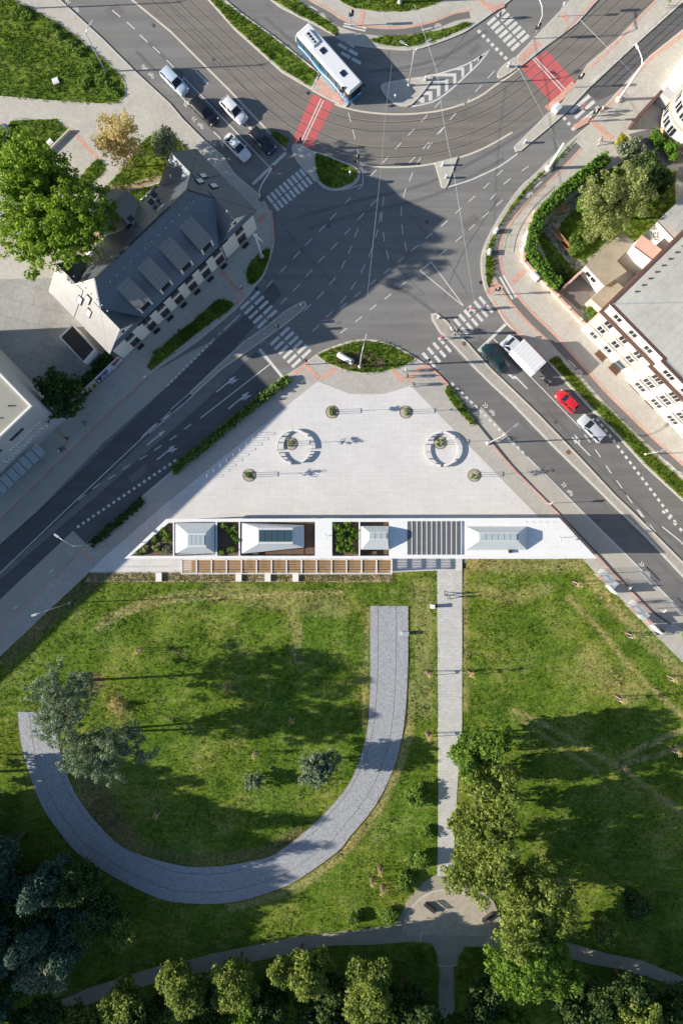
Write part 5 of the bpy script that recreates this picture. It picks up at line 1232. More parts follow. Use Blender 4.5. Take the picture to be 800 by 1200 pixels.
# pines in the park
pg_ = 'park pines in the horseshoe'
tree('pine_tree', 'grey green pine at the open end of the horseshoe path', (104, 797), 14.5, 4.6, 2.4, 'pine', 330, 44, .17, .55, 11, trunk=.2, lobes=9, shell=.35, aspect=2.6)
tree('pine_tree', 'twin-stemmed pine leaning over the horseshoe path', (152, 856), 14.5, 4.6, 2.8, 'pine', 330, 44, .17, .55, 12, trunk=.17, lobes=9, shell=.3, multi=2, aspect=2.6, rxy=(1.2, .8))
tree('spruce_tree', 'small blue green spruce inside the horseshoe path', (368, 890), 7.0, 3.0, .3, 'pine', 220, 40, .18, .5, 13, trunk=.12, shell=.4, aspect=2.6)
tree('small_spruce', 'very small spruce in the shadow inside the horseshoe', (299, 911), 2.8, 2.0, .1, 'pine', 70, 32, .18, .35, 14, shape='cone', trunk=.06, shell=.3)
for k, (x, y, r, l) in enumerate(((138, 827, 1.6, 'brownish dying shrub between the two pines'), (268, 803, 1.2, 'thin bare shrub in the pine shadow'), (347, 770, .8, 'small tangled shrub in the upper park lawn'))):
    tree('sparse_shrub', l, (x, y), 1.3, r, .05, 'gold' if k != 2 else 'sage', 26, 14, .16, .4, 60+k, trunk=.04, shell=.2, cat='shrub', branches=10)
# row along the straight path
rowg = 'trees along the straight path'
tree('maple_tree', 'bright green maple at the head of the path row', (551, 858), 12, 3.6, 1.6, 'maple', 240, 40, .36, .72, 15, trunk=.18)
tree('lime_tree', 'narrow olive lime tree below the bright maple', (560, 897), 12.5, 3.9, 1.6, 'lime', 250, 40, .32, .7, 16, trunk=.18)
tree('lime_tree', 'broad olive lime tree in the middle of the path row', (556, 940), 13, 4.0, 1.6, 'lime', 270, 40, .32, .72, 17, trunk=.2)
tree('lime_tree', 'olive lime tree overhanging the gravel circle bench', (551, 984), 12.5, 4.0, 1.6, 'lime', 270, 40, .32, .72, 18, trunk=.2)
tree('lime_tree', 'largest olive tree beside the gravel circle', (600, 1030), 14.5, 5.6, 1.5, 'lime', 480, 42, .34, .8, 19, trunk=.26, lobes=10)
tree('lime_tree', 'wide olive tree below the park path', (602, 1084), 13.0, 5.6, 1.5, 'maple', 420, 42, .34, .8, 22, trunk=.26, lobes=10)
# along the lower edge
for k, (x, y, h, r, kd, l) in enumerate(((428, 1117, 11, 3.6, 'lime', 'olive tree below the park path left of the spur'), (354, 1106, 10.5, 3.3, 'lime', 'slim olive tree below the bend of the park path'), (284, 1116, 11, 3.7, 'lime', 'bushy olive tree beside the shaded park path'),
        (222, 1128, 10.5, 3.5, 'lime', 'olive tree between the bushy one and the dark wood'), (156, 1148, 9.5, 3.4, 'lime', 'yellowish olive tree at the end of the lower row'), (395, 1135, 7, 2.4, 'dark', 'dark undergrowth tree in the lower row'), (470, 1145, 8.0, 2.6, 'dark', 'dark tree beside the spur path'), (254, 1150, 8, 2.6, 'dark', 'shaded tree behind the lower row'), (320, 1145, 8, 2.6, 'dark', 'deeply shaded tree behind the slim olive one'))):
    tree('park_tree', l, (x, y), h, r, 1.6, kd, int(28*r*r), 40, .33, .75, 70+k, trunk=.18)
# dark wood in the lower left
for k, (x, y, h, r, kd, l) in enumerate(((30, 975, 15, 3.6, 'darkblue', 'tall dark conifer at the edge of the wood'), (75, 1005, 14, 3.4, 'darkblue', 'dark conifer nearest the horseshoe path'), (62, 1062, 13, 3.6, 'darkblue', 'dark conifer above the shaded park path'), (10, 1040, 16, 3.8, 'darkblue', 'tallest dark conifer in the wood'),
        (128, 1048, 9, 3.0, 'dark', 'dark broadleaf tree at the corner of the park path'), (152, 1072, 6.5, 2.2, 'lime', 'sunlit olive tree beside the dark broadleaf one'), (110, 1012, 11, 3.0, 'dark', 'dark leafy tree against the shaded verge'), (-5, 1100, 13, 3.8, 'sage', 'grey green tree at the corner of the wood'), (40, 1120, 8, 2.6, 'dark', 'dark bush tree by the lower path end'))):
    tree('wood_tree', l, (x, y), h, r, 1.0 if kd == 'darkblue' else 1.6, kd, int(26*r*r), 40, .30, .8, 90+k, trunk=.2, shape='cone' if kd == 'darkblue' else 'round')
# undergrowth along the lower edge
for k, (x, y) in enumerate(((60, 1165), (105, 1180), (185, 1165), (250, 1175), (310, 1165), (385, 1160), (440, 1165), (495, 1160), (555, 1150), (590, 1170), (660, 1160), (720, 1155), (765, 1165), (810, 1150), (530, 1190), (450, 1205), (350, 1205), (690, 1200))):
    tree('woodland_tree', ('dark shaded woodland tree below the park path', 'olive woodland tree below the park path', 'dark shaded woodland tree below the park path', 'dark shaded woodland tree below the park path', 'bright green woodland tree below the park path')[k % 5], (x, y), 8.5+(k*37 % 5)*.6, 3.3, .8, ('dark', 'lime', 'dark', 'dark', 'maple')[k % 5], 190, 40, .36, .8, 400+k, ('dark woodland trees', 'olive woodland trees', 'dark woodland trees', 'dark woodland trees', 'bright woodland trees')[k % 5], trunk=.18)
for k, (x, y, h, kd) in enumerate(((20, 1005, 12, 'darkblue'), (50, 1030, 11, 'dark'), (95, 1075, 10, 'darkblue'), (25, 1075, 13, 'darkblue'), (70, 1100, 9, 'sage'), (5, 1140, 11, 'darkblue'), (105, 1045, 9, 'darkblue'), (-12, 1010, 14, 'darkblue'), (-5, 965, 13, 'darkblue'))):
    tree('wood_tree', 'teal conifer crowded in the dark corner wood' if kd == 'darkblue' else 'greyish tree crowded among the conifers of the wood' if kd == 'sage' else 'leafy tree crowded among the conifers of the wood', (x, y), h, 3.3, .8, kd, 190, 40, .33, .85, 430+k, 'crowded trees of the corner wood', trunk=.18)
# lower right
for k, (x, y, h, r, kd, l) in enumerate(((688, 1142, 8, 3.2, 'dark', 'dark spreading tree right of the wide olive one'), (720, 1135, 8.5, 3.4, 'dark', 'dark tree below the right arm of the park path'), (735, 1045, 5.0, 2.0, 'dark', 'airy dark shrub tree hanging over the park path'), (695, 1075, 4.0, 1.8, 'lime', 'small leaning olive shrub by the park path'), (778, 1150, 8, 3.2, 'dark', 'dark tree in the lower right shade'), (640, 1120, 9, 3.4, 'maple', 'green tree below the wide olive one'))):
    tree('park_tree', l, (x, y), h, r, 1.2, kd, int(20*r*r), 36, .32, .7, 120+k, trunk=.16)
# unseen trees just west of the frame, added to shade the wood corner
for k in range(15):
    x = [-45, -110, -50, -130, -60, -120, -45, -170, -55, -105, -175, -150, -35, -100, -160][k]; y = [965, 985, 1012, 1035, 1058, 1085, 1105, 1060, 1150, 1135, 1110, 1165, 1195, 1200, 950][k]
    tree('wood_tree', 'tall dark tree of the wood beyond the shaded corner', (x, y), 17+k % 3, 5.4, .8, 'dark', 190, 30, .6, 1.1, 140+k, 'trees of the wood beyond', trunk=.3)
for k, (x, y, l) in enumerate(((-40, 905, 'young dark tree where the wood meets the lawn'),)):
    tree('wood_tree', l, (x, y), 9, 3.0, 1.5, 'dark', 120, 30, .45, .9, 160+k, trunk=.25)
# broad bushes by the path
for k, (x, y, r, h, l) in enumerate(((486, 928, 2.0, 1.6, 'spreading leafy bush between horseshoe and straight path'), (489, 1003, 1.9, 1.8, 'leafy bush at the corner of the gravel circle'), (476, 1030, 1.7, 1.6, 'light green bush along the circle edge'), (415, 1071, 1.3, 1.0, 'low bush in the lawn above the park path'), (498, 975, 1.1, .9, 'small bush beside the slab path'), (457, 1071, 1.4, 1.0, 'low leafy bush at the park path bend'))):
    tree('bush', l, (x, y), h, r, .05, 'shrub', int(30*r*r), 34, .24, .42, 180+k, trunk=.05, cat='bush', shell=.3, branches=6)
# weeds on the north-west lawn
for k, (x, y, r) in enumerate(((95, 62, 1.4), (108, 80, 1.6), (120, 95, 1.6), (132, 104, 1.5), (85, 55, .9), (22, 12, 1.3), (32, 18, 1.3), (100, 100, 1.2), (62, 33, .8), (72, 42, .8))):
    tree('weed_clump', 'patch of broad-leaved weeds on the large sunny lawn', (x, y), .55, r, .05, 'shrub', 26, 20, .22, .4, 200+k, 'weed patches on the sunny lawn', trunk=.02, cat='weeds', shell=.1, branches=2)
tree('road_bush', 'small bush beside the bus stop shelter end', (803, 744), 1.6, .9, .1, 'shrub', 30, 28, .2, .4, 215, trunk=.05, cat='bush')
tree('palm_shrub', 'spiky light shrub on the long verge below the house', (188, 416), 1.2, .8, .05, 'shrub', 12, 20, .3, .35, 216, trunk=.04, cat='shrub', aspect=3)
# planting in the pavilion courts
def court_plant(label, px, py, r, h, kind, seed, group=None):
    rs = np.random.RandomState(seed); p = W(px, py, 3.8); o = thing('court_shrub', label, 'shrub', (p.x, p.y, 3.28), 0, group)
    n = int(26*r*r)+8; c = crown_centers(rs, n, r, r, h/2, 6, .2); c[:, 2] += h/2+.25
    V = leaves(rs, c, .26*rs.uniform(.6, 1.3, n), 22, .17); fastmesh('foliage', V, np.arange(len(V)).reshape(-1, 4), LM[kind], parent=o)
    m = MB()
    for k in range(4): q = Vector(c[k]); m.tube([(0, 0, -.02), q*.5, q], [.03, .02, .008], 5)
    m.build('stem', M['bark'], o)
gA, gB, gC = 'shrubs in the triangular court', 'shrubs in the court between skylights', 'shrubs in the square court'
for k, (x, y, r, kd) in enumerate(((190, 623, .8, 'shrub'), (197, 632, .8, 'shrub'), (181, 632, .7, 'shrub'), (196, 644, .7, 'sage'), (184, 642, .6, 'birch'), (172, 643, .6, 'birch'), (164, 647, .45, 'birch'))):
    court_plant('green shrub in the triangular open court of the pavilion', x, y, r, .8, kd, 230+k, gA)
for k, (x, y, r) in enumerate(((262, 617, .7), (270, 623, .9), (274, 632, .8), (272, 644, .7), (260, 646, .6))):
    court_plant('green shrub in the court between two pavilion skylights', x, y, r, .8, 'shrub', 240+k, gB)
for k, (x, y, r) in enumerate(((397, 618, .9), (407, 617, .9), (400, 628, 1.1), (412, 630, .8), (398, 641, .9), (408, 643, .9), (415, 622, .6))):
    court_plant('dense green shrub in the square court beside the white bridge', x, y, r, .9, 'maple', 250+k, gC)
# young staked trees
def young(px, py, label, h=3.2, group=None, seed=0, kind='gold'):
    rs = np.random.RandomState(seed); p = W(px, py, 0); o = thing('young_tree', label, 'tree', (p.x, p.y, .06), 0, group)
    n = 12; c = crown_centers(rs, n, .45, .45, .8, 4, .1); c[:, 2] += h-.7
    V = leaves(rs, c, np.full(n, .28), 8, .13); fastmesh('crown', V, np.arange(len(V)).reshape(-1, 4), LM[kind], parent=o)
    MB().tube([(0, 0, 0), (.02, 0, h*.6), (0, .02, h)], [.035, .03, .012], 6).build('trunk', M['bark'], o)
    for a in (30, 150, 270):
        MB().tube([(.42*math.cos(R(a)), .42*math.sin(R(a)), 0), (.3*math.cos(R(a)), .3*math.sin(R(a)), 1.7)], .045, 6).build('stake', M['palebark'], o)
    MB().strip([(.3*math.cos(R(a)), .3*math.sin(R(a))) for a in (30, 150, 270)], .05, 1.5, 1.62, 0, True).build('tie_rail', M['palebark'], o)
    MB().lathe((0, 0, -.02), [(.42, 0), (.38, .05), (.1, .07)], 12).build('mulch', M['soil'], o)
for k, (x, y) in enumerate(((673, 683), (735, 743), (783, 793), (723, 817), (786, 876), (726, 895))):
    young(x, y, 'young staked tree on the sunny right lawn', 3.0, 'young trees on the right lawn', 260+k)
for k, (x, y) in enumerate(((501, 788), (550, 787), (501, 860))): young(x, y, 'young staked tree close beside the slab path', 3.0, 'young trees beside the slab path', 270+k)
for k, (x, y) in enumerate(((343, 841), (165, 761), (187, 950), (445, 1016), (436, 1030), (448, 1038), (300, 882), (325, 1130))): young(x, y, 'young staked tree out on the horseshoe lawn', 2.6, 'young trees on the horseshoe lawn', 280+k)

# ================================================================ VEHICLES
def ang(dx, dy): return math.atan2(-dy, dx)      # photo direction -> heading
PAINT = {k: paint('car_paint_'+k, c) for k, c in dict(white=(.72, .73, .76), silver=(.42, .46, .52), pale=(.50, .60, .72), black=(.012, .013, .015), green=(.010, .035, .035), red=(.62, .018, .03), navy=(.015, .018, .03), grey=(.25, .27, .3)).items()}
M['carglass'] = glass('car_glass', (.012, .014, .018), .05); M['rim'] = flat('alloy_rim', (.4, .4, .42), .35, .7)
M['headlight'] = flat('headlight', (.75, .78, .8), .1); M['taillight'] = flat('tail_light', (.4, .01, .01), .2)
def wheel(par, x, y, r=.32, w=.22):
    o = MB().tube([(x, y-w/2, r), (x, y+w/2, r)], r, 16, sm=False).build('wheel', M['rubber'], par)
    s = 1 if y > 0 else -1
    MB().tube([(x, y+s*w*.3, r), (x, y+s*(w/2+.012), r)], r*.62, 12, sm=False).build('rim', M['rim'], o)
def car(label, px, py, rz, col, L=4.4, Wd=1.8, style='hatch', zt=1.47, group=None):
    p = W(px, py, .9); o = thing('car', label, 'car', (p.x, p.y, 0.005), rz, group); pm = PAINT[col]; w = Wd/2
    st = [(-.5, .74, .72), (-.49, .86, .88), (-.46, .94, .97), (-.38, .985, 1.0), (-.2, 1, 1.0), (.1, 1, .98), (.2, .995, .965), (.3, .985, .92), (.39, .96, .85), (.45, .9, .76), (.485, .82, .66), (.5, .7, .55)]
    V = []; F = []
    for t, k, z in st:
        ww = w*k
        ring = [(-ww*.93, .2), (-ww, .42), (-ww*1.0, .62), (-ww*.96, z-.12), (-ww*.86, z-.02), (-ww*.5, z+.025), (0, z+.04)]
        ring += [(-y, zz) for y, zz in ring[-2::-1]]
        V += [(t*L, y, zz) for y, zz in ring]
    n = 13
    for i in range(len(st)-1):
        for j in range(n-1): a = i*n+j; F.append((a, a+n, a+n+1, a+1))
        F.append((i*n+n-1, (i+1)*n+n-1, (i+1)*n, i*n))
    F.append(tuple(range(n))); F.append(tuple((len(st)-1)*n+j for j in range(n-1, -1, -1)))
    body = MB().add(V, F, 0, True).build('body', pm, o)
    r0, r1, f1, f0 = {'sedan': (-.40, -.22, .045, .225), 'hatch': (-.475, -.37, .055, .24), 'wagon': (-.485, -.43, .06, .24)}[style]
    zb = .95; wb, wt = w*.9, w*.70
    def quadp(name, q, mat, par=o): return MB().add(q, [(0, 1, 2, 3)]).build(name, mat, par)
    Bq = [(r0*L, -wb*.95, zb), (f0*L, -wb*.95, zb), (f0*L, wb*.95, zb), (r0*L, wb*.95, zb)]; T = [(r1*L, -wt, zt), (f1*L, -wt, zt-.01), (f1*L, wt, zt-.01), (r1*L, wt, zt)]
    MB().add(Bq+T, [(0, 1, 5, 4), (1, 2, 6, 5), (2, 3, 7, 6), (3, 0, 4, 7), (4, 5, 6, 7)]).build('cabin_frame', pm, o)
    def glassq(name, a, b, c, d, ins=.1, out=.012):
        A, B2, C2, D2 = map(Vector, (a, b, c, d)); ce = (A+B2+C2+D2)/4; nn = (B2-A).cross(D2-A).normalized()
        q = [ce+(v-ce)*(1-ins)+nn*out for v in (A, B2, C2, D2)]
        return quadp(name, q, M['carglass'])
    glassq('windscreen', Bq[1], Bq[2], T[2], T[1]); glassq('rear_window', Bq[3], Bq[0], T[0], T[3], .14)
    for s in (0, 1):
        if s == 0: b0, b1, t1, t0 = Bq[0], Bq[1], T[1], T[0]
        else: b0, b1, t1, t0 = Bq[2], Bq[3], T[3], T[2]
        mid = lambda u, v_, t: tuple(u[k]+(v_[k]-u[k])*t for k in range(3))
        glassq('side_window', b0, mid(b0, b1, .5), mid(t0, t1, .5), t0, .12); glassq('side_window', mid(b0, b1, .5), b1, t1, mid(t0, t1, .5), .12)
    # roof skin with crown
    V = []; F = []
    for i in range(6):
        t = i/5
        for j in range(6):
            u = j/5*2-1; V.append(((r1+(f1-r1)*t)*L, u*wt*1.01, zt+.015+.07*(1-u*u)*(1-(2*t-1)**4*.8)))
    for i in range(5):
        for j in range(5): a = i*6+j; F.append((a, a+6, a+7, a+1))
    MB().add(V, F, 0, True).build('roof', pm, o)
    for sx in (-.3, .3):
        for sy in (-1, 1): wheel(o, sx*L, sy*(w-.1))
    for s in (-1, 1):
        MB().box((.455*L, s*w*.66, .60), (.2, .32, .13), -s*.35).build('headlight', M['headlight'], o)
        MB().box((-.487*L, s*w*.68, .72), (.1, .3, .14), s*.2).build('tail_light', M['taillight'], o)
        MB().box((.19*L, s*(w+.07), .93), (.14, .2, .13)).build('mirror', pm, o)
    MB().box((.5*L-.02, 0, .38), (.03, .5, .11)).build('number_plate', M['frame'], o)
    if col not in ('black', 'navy', 'green'): MB().box((.478*L, 0, .5), (.06, 1.0, .14)).build('grille', M['black'], o)
    return o
hSE = ang(1, 1.02)
car('pale blue-silver estate car leading the western queue', 204, 94, hSE, 'pale', 4.6, 1.8, 'wagon')
car('black estate car with glossy roof in the kerb lane', 239, 129, hSE, 'black', 4.6, 1.85, 'wagon', 1.55)
car('white hatchback beside the cream tram line', 273.5, 128, hSE, 'white', 4.5, 1.82, 'hatch', 1.5)
car('white saloon car waiting by the corner of the house', 277.5, 171.5, hSE, 'white', 4.5, 1.8, 'sedan')
car('dark navy hatchback stopped near the red crossing', 307.5, 163.5, hSE, 'navy', 4.3, 1.8, 'hatch', 1.52)
car('bright red small car on the eastern road', 664.5, 470, ang(-1, -.98), 'red', 3.7, 1.68, 'hatch', 1.48)
car('silver-white estate car behind the red one', 693.5, 502, ang(-1, -1.05), 'silver', 4.6, 1.8, 'wagon', 1.5)
car('dark green saloon beside the white box truck', 580, 419, ang(-1, -1.06), 'green', 4.9, 1.9, 'sedan')
car('grey parked car half hidden by the big tree', -4, 158, ang(1, -.9), 'grey', 4.3, 1.8, 'hatch')

# ---------- city bus
def bus():
    p = W(385.5, 67.5, 3.0); o = thing('city_bus', 'white and blue city bus turning past the grass median', 'bus', (p.x, p.y, .005), ang(68, 77))
    L, w = 11.4, 1.27
    def rr(L, w, r, k=4):
        pts = []
        for cx_, cy_, a0 in ((L/2-r, w-r, 0), (-L/2+r, w-r, 90), (-L/2+r, -w+r, 180), (L/2-r, -w+r, 270)):
            for i in range(k+1): a = R(a0+90*i/k); pts.append((cx_+r*math.cos(a), cy_+r*math.sin(a)))
        return pts
    blue = paint('bus_blue', (.02, .22, .55)); white = paint('bus_white', (.74, .75, .78)); lb = paint('bus_light_blue', (.12, .42, .72))
    MB().prism(rr(L, w, .25), .32, 1.25).build('lower_body', blue, o)
    MB().prism(rr(L, w-.015, .25), 1.25, 2.55).build('window_band', M['carglass'], o)
    m = MB(); a = rr(L, w, .25); b = rr(L-.35, w-.2, .2); n = len(a)
    m.add([(x, y, 2.55) for x, y in a]+[(x, y, 2.85) for x, y in a]+[(x, y, 3.0) for x, y in b], [(i, (i+1) % n, n+(i+1) % n, n+i) for i in range(n)]+[(n+i, n+(i+1) % n, 2*n+(i+1) % n, 2*n+i) for i in range(n)]+[tuple(range(2*n, 3*n))], 0)
    m.build('roof', white, o)
    for s in (-1, 1):
        for k in range(6): MB().box((-4.9+1.75*k, s*(w-.003), 1.4), (1.55, .03, 1.0)).build('side_window', M['bluewin'], o)
        for k in range(7): MB().box((-5.78+1.75*k, s*(w), 1.2), (.12, .035, 1.38)).build('window_pillar', white if k in (0, 6) else M['black'], o)
        # white swoosh on the blue side
        P = []
        for i in range(13):
            x = -5.3+i*.85; z = .75+.28*math.sin(i*.9); P.append((x, s*(w+.012), z))
        V = [(x, y, z-.12) for x, y, z in P]+[(x, y, z+.12) for x, y, z in P]
        MB().add(V, [((i, i+1, 14+i, 13+i) if s < 0 else (13+i, 14+i, i+1, i)) for i in range(12)]).build('stripe', lb if s > 0 else white, o)
        for x in (-2.9, 3.3): wheel(o, x, s*(w-.13), .48, .28)
        MB().bar((L/2+.1, s*(w+.02), 2.4), (L/2+.25, s*(w+.3), 2.1), .12, .3).build('mirror', M['black'], o)
        MB().box((L/2-.03, s*.85, .62), (.1, .4, .2)).build('headlight', M['headlight'], o); MB().box((-L/2+.03, s*.95, .9), (.1, .2, .4)).build('tail_light', M['taillight'], o)
    MB().add([(L/2+.02, -1.08, 1.1), (L/2+.02, 1.08, 1.1), (L/2-.1, 1.0, 2.6), (L/2-.1, -1.0, 2.6)], [(0, 1, 2, 3)]).build('windscreen', M['carglass'], o)
    MB().box((-L/2-.005, 0, 1.4), (.04, 2.0, 1.0)).build('rear_window', M['carglass'], o)
    for x in (-1.3, 3.0):
        h_ = MB().box((x, 0, 2.99), (.8, .75, .1)).build('roof_hatch', flat('hatch_navy', (.015, .02, .06), .3), o)
    ac = MB().add([(-4.9, -.75, 2.99), (-2.4, -.75, 2.99), (-2.4, .55, 2.99), (-4.9, .55, 2.99), (-4.7, -.65, 3.28), (-2.6, -.65, 3.2), (-2.6, .45, 3.2), (-4.7, .45, 3.28)],
        [(4, 5, 6, 7), (0, 1, 5, 4), (1, 2, 6, 5), (2, 3, 7, 6), (3, 0, 4, 7)]).build('air_conditioner', M['skylight'], o)
    for k in range(4): MB().lathe((-4.35+.48*k, -.1, 3.26-.016*k*2), [(.19, 0), (.19, .06), (.05, .07)], 12).build('fan', M['black'], ac)
bus()
# ---------- box truck
def truck():
    p = W(610.5, 412.5, 2.0); o = thing('box_truck', 'white box truck with silver cab waiting at the stop line', 'truck', (p.x, p.y, .005), ang(-1, -1.03)); 
    box = paint('truck_box_white', (.76, .76, .77), .2, .5)
    MB().box((-1.2, 0, .85), (4.6, 2.35, 2.3)).build('cargo_box', box, o)
    b2 = MB().box((-1.2, 0, 3.15), (4.5, 2.25, .05)).build('box_roof', box, o)
    for k in range(8): MB().box((-3.2+.57*k, 0, 3.2), (.05, 2.2, .03)).build('roof_rib', M['skylight'], b2)
    MB().box((-.6, 0, .5), (6.0, .9, .3)).build('chassis', M['dark'], o)
    w = 1.0; st = [(1.2, .9, 1.3, 2.3), (1.9, .97, 1.3, 2.35)]
    V = [(1.15, -w, .4), (3.05, -w*.92, .4), (3.05, w*.92, .4), (1.15, w, .4), (1.15, -w, 1.35), (3.0, -w*.88, 1.0), (3.0, w*.88, 1.0), (1.15, w, 1.35), (2.45, -w*.95, 1.3), (2.45, w*.95, 1.3)]
    MB().add(V, [(0, 1, 5, 8, 4), (3, 7, 9, 6, 2), (1, 2, 6, 5), (5, 6, 9, 8), (4, 8, 9, 7), (0, 4, 7, 3), (3, 2, 1, 0)]).build('cab_body', PAINT['silver'], o)
    V = [(1.15, -w*.95, 1.3), (2.45, -w*.93, 1.3), (2.45, w*.93, 1.3), (1.15, w*.95, 1.3), (1.15, -w*.78, 2.2), (1.85, -w*.76, 2.2), (1.85, w*.76, 2.2), (1.15, w*.78, 2.2)]
    MB().add(V, [(0, 1, 5, 4), (1, 2, 6, 5), (2, 3, 7, 6), (3, 0, 4, 7), (4, 5, 6, 7)]).build('cab_roof', PAINT['silver'], o)
    MB().add([(2.42, -.82, 1.36), (2.42, .82, 1.36), (1.93, .68, 2.13), (1.93, -.68, 2.13)], [(0, 1, 2, 3)]).build('windscreen', M['carglass'], o)
    for s in (-1, 1):
        q = [(1.3, s*.955, 1.38), (2.25, s*.945, 1.38), (1.85, s*.80, 2.1), (1.3, s*.82, 2.1)]
        MB().add(q, [(0, 1, 2, 3) if s < 0 else (3, 2, 1, 0)]).build('side_window', M['carglass'], o)
        for x in (2.3, -2.2): wheel(o, x, s*.9, .38, .26)
        MB().box((2.3, s*1.15, 1.3), (.15, .25, .3)).build('mirror', M['black'], o); MB().box((3.0, s*.72, .72), (.12, .3, .2)).build('headlight', M['headlight'], o)
truck()

# ================================================================ PEOPLE
SK = [flat('skin', (.42, .25, .17), .6), flat('hair_brown', (.05, .03, .02), .7), flat('hair_grey', (.3, .28, .26), .7)]
def person_mesh(stride=.0, arm=.0, sit=False):
    "one skinned body, facing +x"
    bm = bmesh.new(); lay = bm.verts.layers.skin.verify(); V = {}
    def v(n, co, r):
        a = bm.verts.new(co); a[lay].radius = (r, r) if not isinstance(r, tuple) else r; V[n] = a; return a
    def e_(a, b): bm.edges.new((V[a], V[b]))
    dz = -.38 if sit else 0
    v('pel', (0, 0, .95+dz), (.13, .16)); v('waist', (.01, 0, 1.12+dz), (.115, .14)); v('chest', (.01, 0, 1.32+dz), (.125, .17)); v('neck', (.01, 0, 1.49+dz), .058)
    v('head', (.03, 0, 1.62+dz), (.095, .082)); v('crown', (.02, 0, 1.72+dz), (.075, .07)); v('nose', (.135, 0, 1.61+dz), .017)
    for a, b in (('pel', 'waist'), ('waist', 'chest'), ('chest', 'neck'), ('neck', 'head'), ('head', 'crown'), ('head', 'nose')): e_(a, b)
    for s, n in ((1, 'l'), (-1, 'r')):
        f = s*stride
        if sit: pts = [(.02, .10*s, .52, .085), (.42, .12*s, .55, .065), (.42, .12*s, .12, .045), (.56, .13*s, .05, .04)]
        else: pts = [(0, .10*s, .88, .09), (.12*f+.03, .10*s, .5, .062), (.34*f-.03*abs(f), .10*s, .1, .044), (.34*f+.14, .11*s, .045, .038)]
        prev = 'pel'
        for k, (x, y, z, r) in enumerate(pts): v(f'leg{n}{k}', (x, y, z), r); e_(prev, f'leg{n}{k}'); prev = f'leg{n}{k}'
        g = -s*arm
        pts = [(0, .2*s, 1.42+dz, .062), (.1*g-.02, .25*s, 1.14+dz, .046), (.25*g+.1, .24*s, .9+dz, .034), (.28*g+.13, .235*s, .84+dz, .033)]
        prev = 'chest'
        for k, (x, y, z, r) in enumerate(pts): v(f'arm{n}{k}', (x, y, z), r); e_(prev, f'arm{n}{k}'); prev = f'arm{n}{k}'
        hx, hy, hz = pts[-1][:3]
        for k, (dx, dzz, r) in enumerate(((.035, -.075, .009), (.015, -.09, .009), (-.005, -.088, .009), (-.022, -.072, .008))):
            v(f'fin{n}{k}', (hx+dx, hy-.006*s*k, hz+dzz), r); e_(f'arm{n}3', f'fin{n}{k}')
        v(f'th{n}', (hx+.055, hy-.02*s, hz-.03), .01); e_(f'arm{n}3', f'th{n}')
    V['pel'][lay].use_root = True
    me = bpy.data.meshes.new('person_cage'); bm.to_mesh(me); bm.free()
    ob = bpy.data.objects.new('cage', me); C.objects.link(ob)
    ob.modifiers.new('s', 'SKIN').use_smooth_shade = True
    sb = ob.modifiers.new('u', 'SUBSURF'); sb.levels = 1; sb.render_levels = 1
    bpy.context.view_layer.update()
    out = bpy.data.meshes.new_from_object(ob.evaluated_get(bpy.context.evaluated_depsgraph_get())); bpy.data.objects.remove(ob)
    for k in range(5): out.materials.append(None)
    for pl in out.polygons:
        c = pl.center; z = c.z-dz; pl.use_smooth = True
        if z > 1.5: m = 4 if (z > 1.66 or c.x < -.01) else 3
        elif abs(c.y) > .19 and z < .9 and z > .6 and not sit: m = 3
        elif c.z < .1: m = 2
        elif z < 1.0: m = 1
        else: m = 0
        pl.material_index = m
    return out
PM = [person_mesh(.9, .8), person_mesh(.55, .5), person_mesh(.12, .1), person_mesh(-.8, -.8)]; PSIT = person_mesh(0, .3, True)
CLOTH = {k: flat('cloth_'+k, c, .85) for k, c in dict(white=(.62, .60, .58), black=(.02, .02, .022), navy=(.03, .04, .09), jeans=(.07, .10, .17), pink=(.55, .12, .2), red=(.42, .03, .05), beige=(.38, .31, .22), grey=(.18, .18, .19), purple=(.16, .09, .3), teal=(.05, .2, .22), green=(.08, .16, .07)).items()}
def person(label, px, py, rz, top, bot, pose=0, hair=1, z=.128, mesh=None, s=1.0):
    p = W(px, py, z); me = mesh or PM[pose]
    o = bpy.data.objects.new('person', me); C.objects.link(o); o.location = (p.x, p.y, z); o.rotation_euler = (0, 0, rz); o.scale = (s, s, s)
    for i, mt in enumerate((CLOTH[top], CLOTH[bot], M['black'], SK[0], SK[hair])):
        o.material_slots[i].link = 'OBJECT'; o.material_slots[i].material = mt
    tag(o, label, 'person'); return o
nm = lambda a: R(a)
person('person in white top walking on the tiled strip by the planted bed', 474.5, 435, nm(180), 'white', 'jeans', 0)
person('person in dark clothes walking just below the one in white', 476.5, 441.5, nm(190), 'black', 'jeans', 1)
person('person in black stepping onto the white plaza', 484, 451.5, nm(200), 'black', 'grey', 0)
person('person in pale pink crossing the eastern zebra', 550, 364, nm(40), 'pink', 'white', 0, z=.016)
person('person in purple at the far end of the eastern zebra', 566, 362, nm(220), 'purple', 'navy', 1, z=.016)
person('person in white waiting on the refuge of the eastern crossing', 527, 388, nm(200), 'white', 'jeans', 2)
person('person in bright red on the near eastern zebra', 517, 397, nm(220), 'red', 'black', 0, z=.016)
person('person in beige at the plaza end of the eastern zebra', 533, 391, nm(30), 'beige', 'black', 1)
person('person in wine red pushing along the tram stop zebra', 681, 129, nm(-30), 'red', 'grey', 0, z=.016)
person('person in black stepping off the tram stop zebra', 693, 136, nm(-40), 'black', 'black', 1)
person('person in white beside the tram stop zebra', 689, 142, nm(-60), 'white', 'jeans', 2)
person('person in white walking past the thick white mast', 703, 131.5, nm(150), 'white', 'grey', 1)
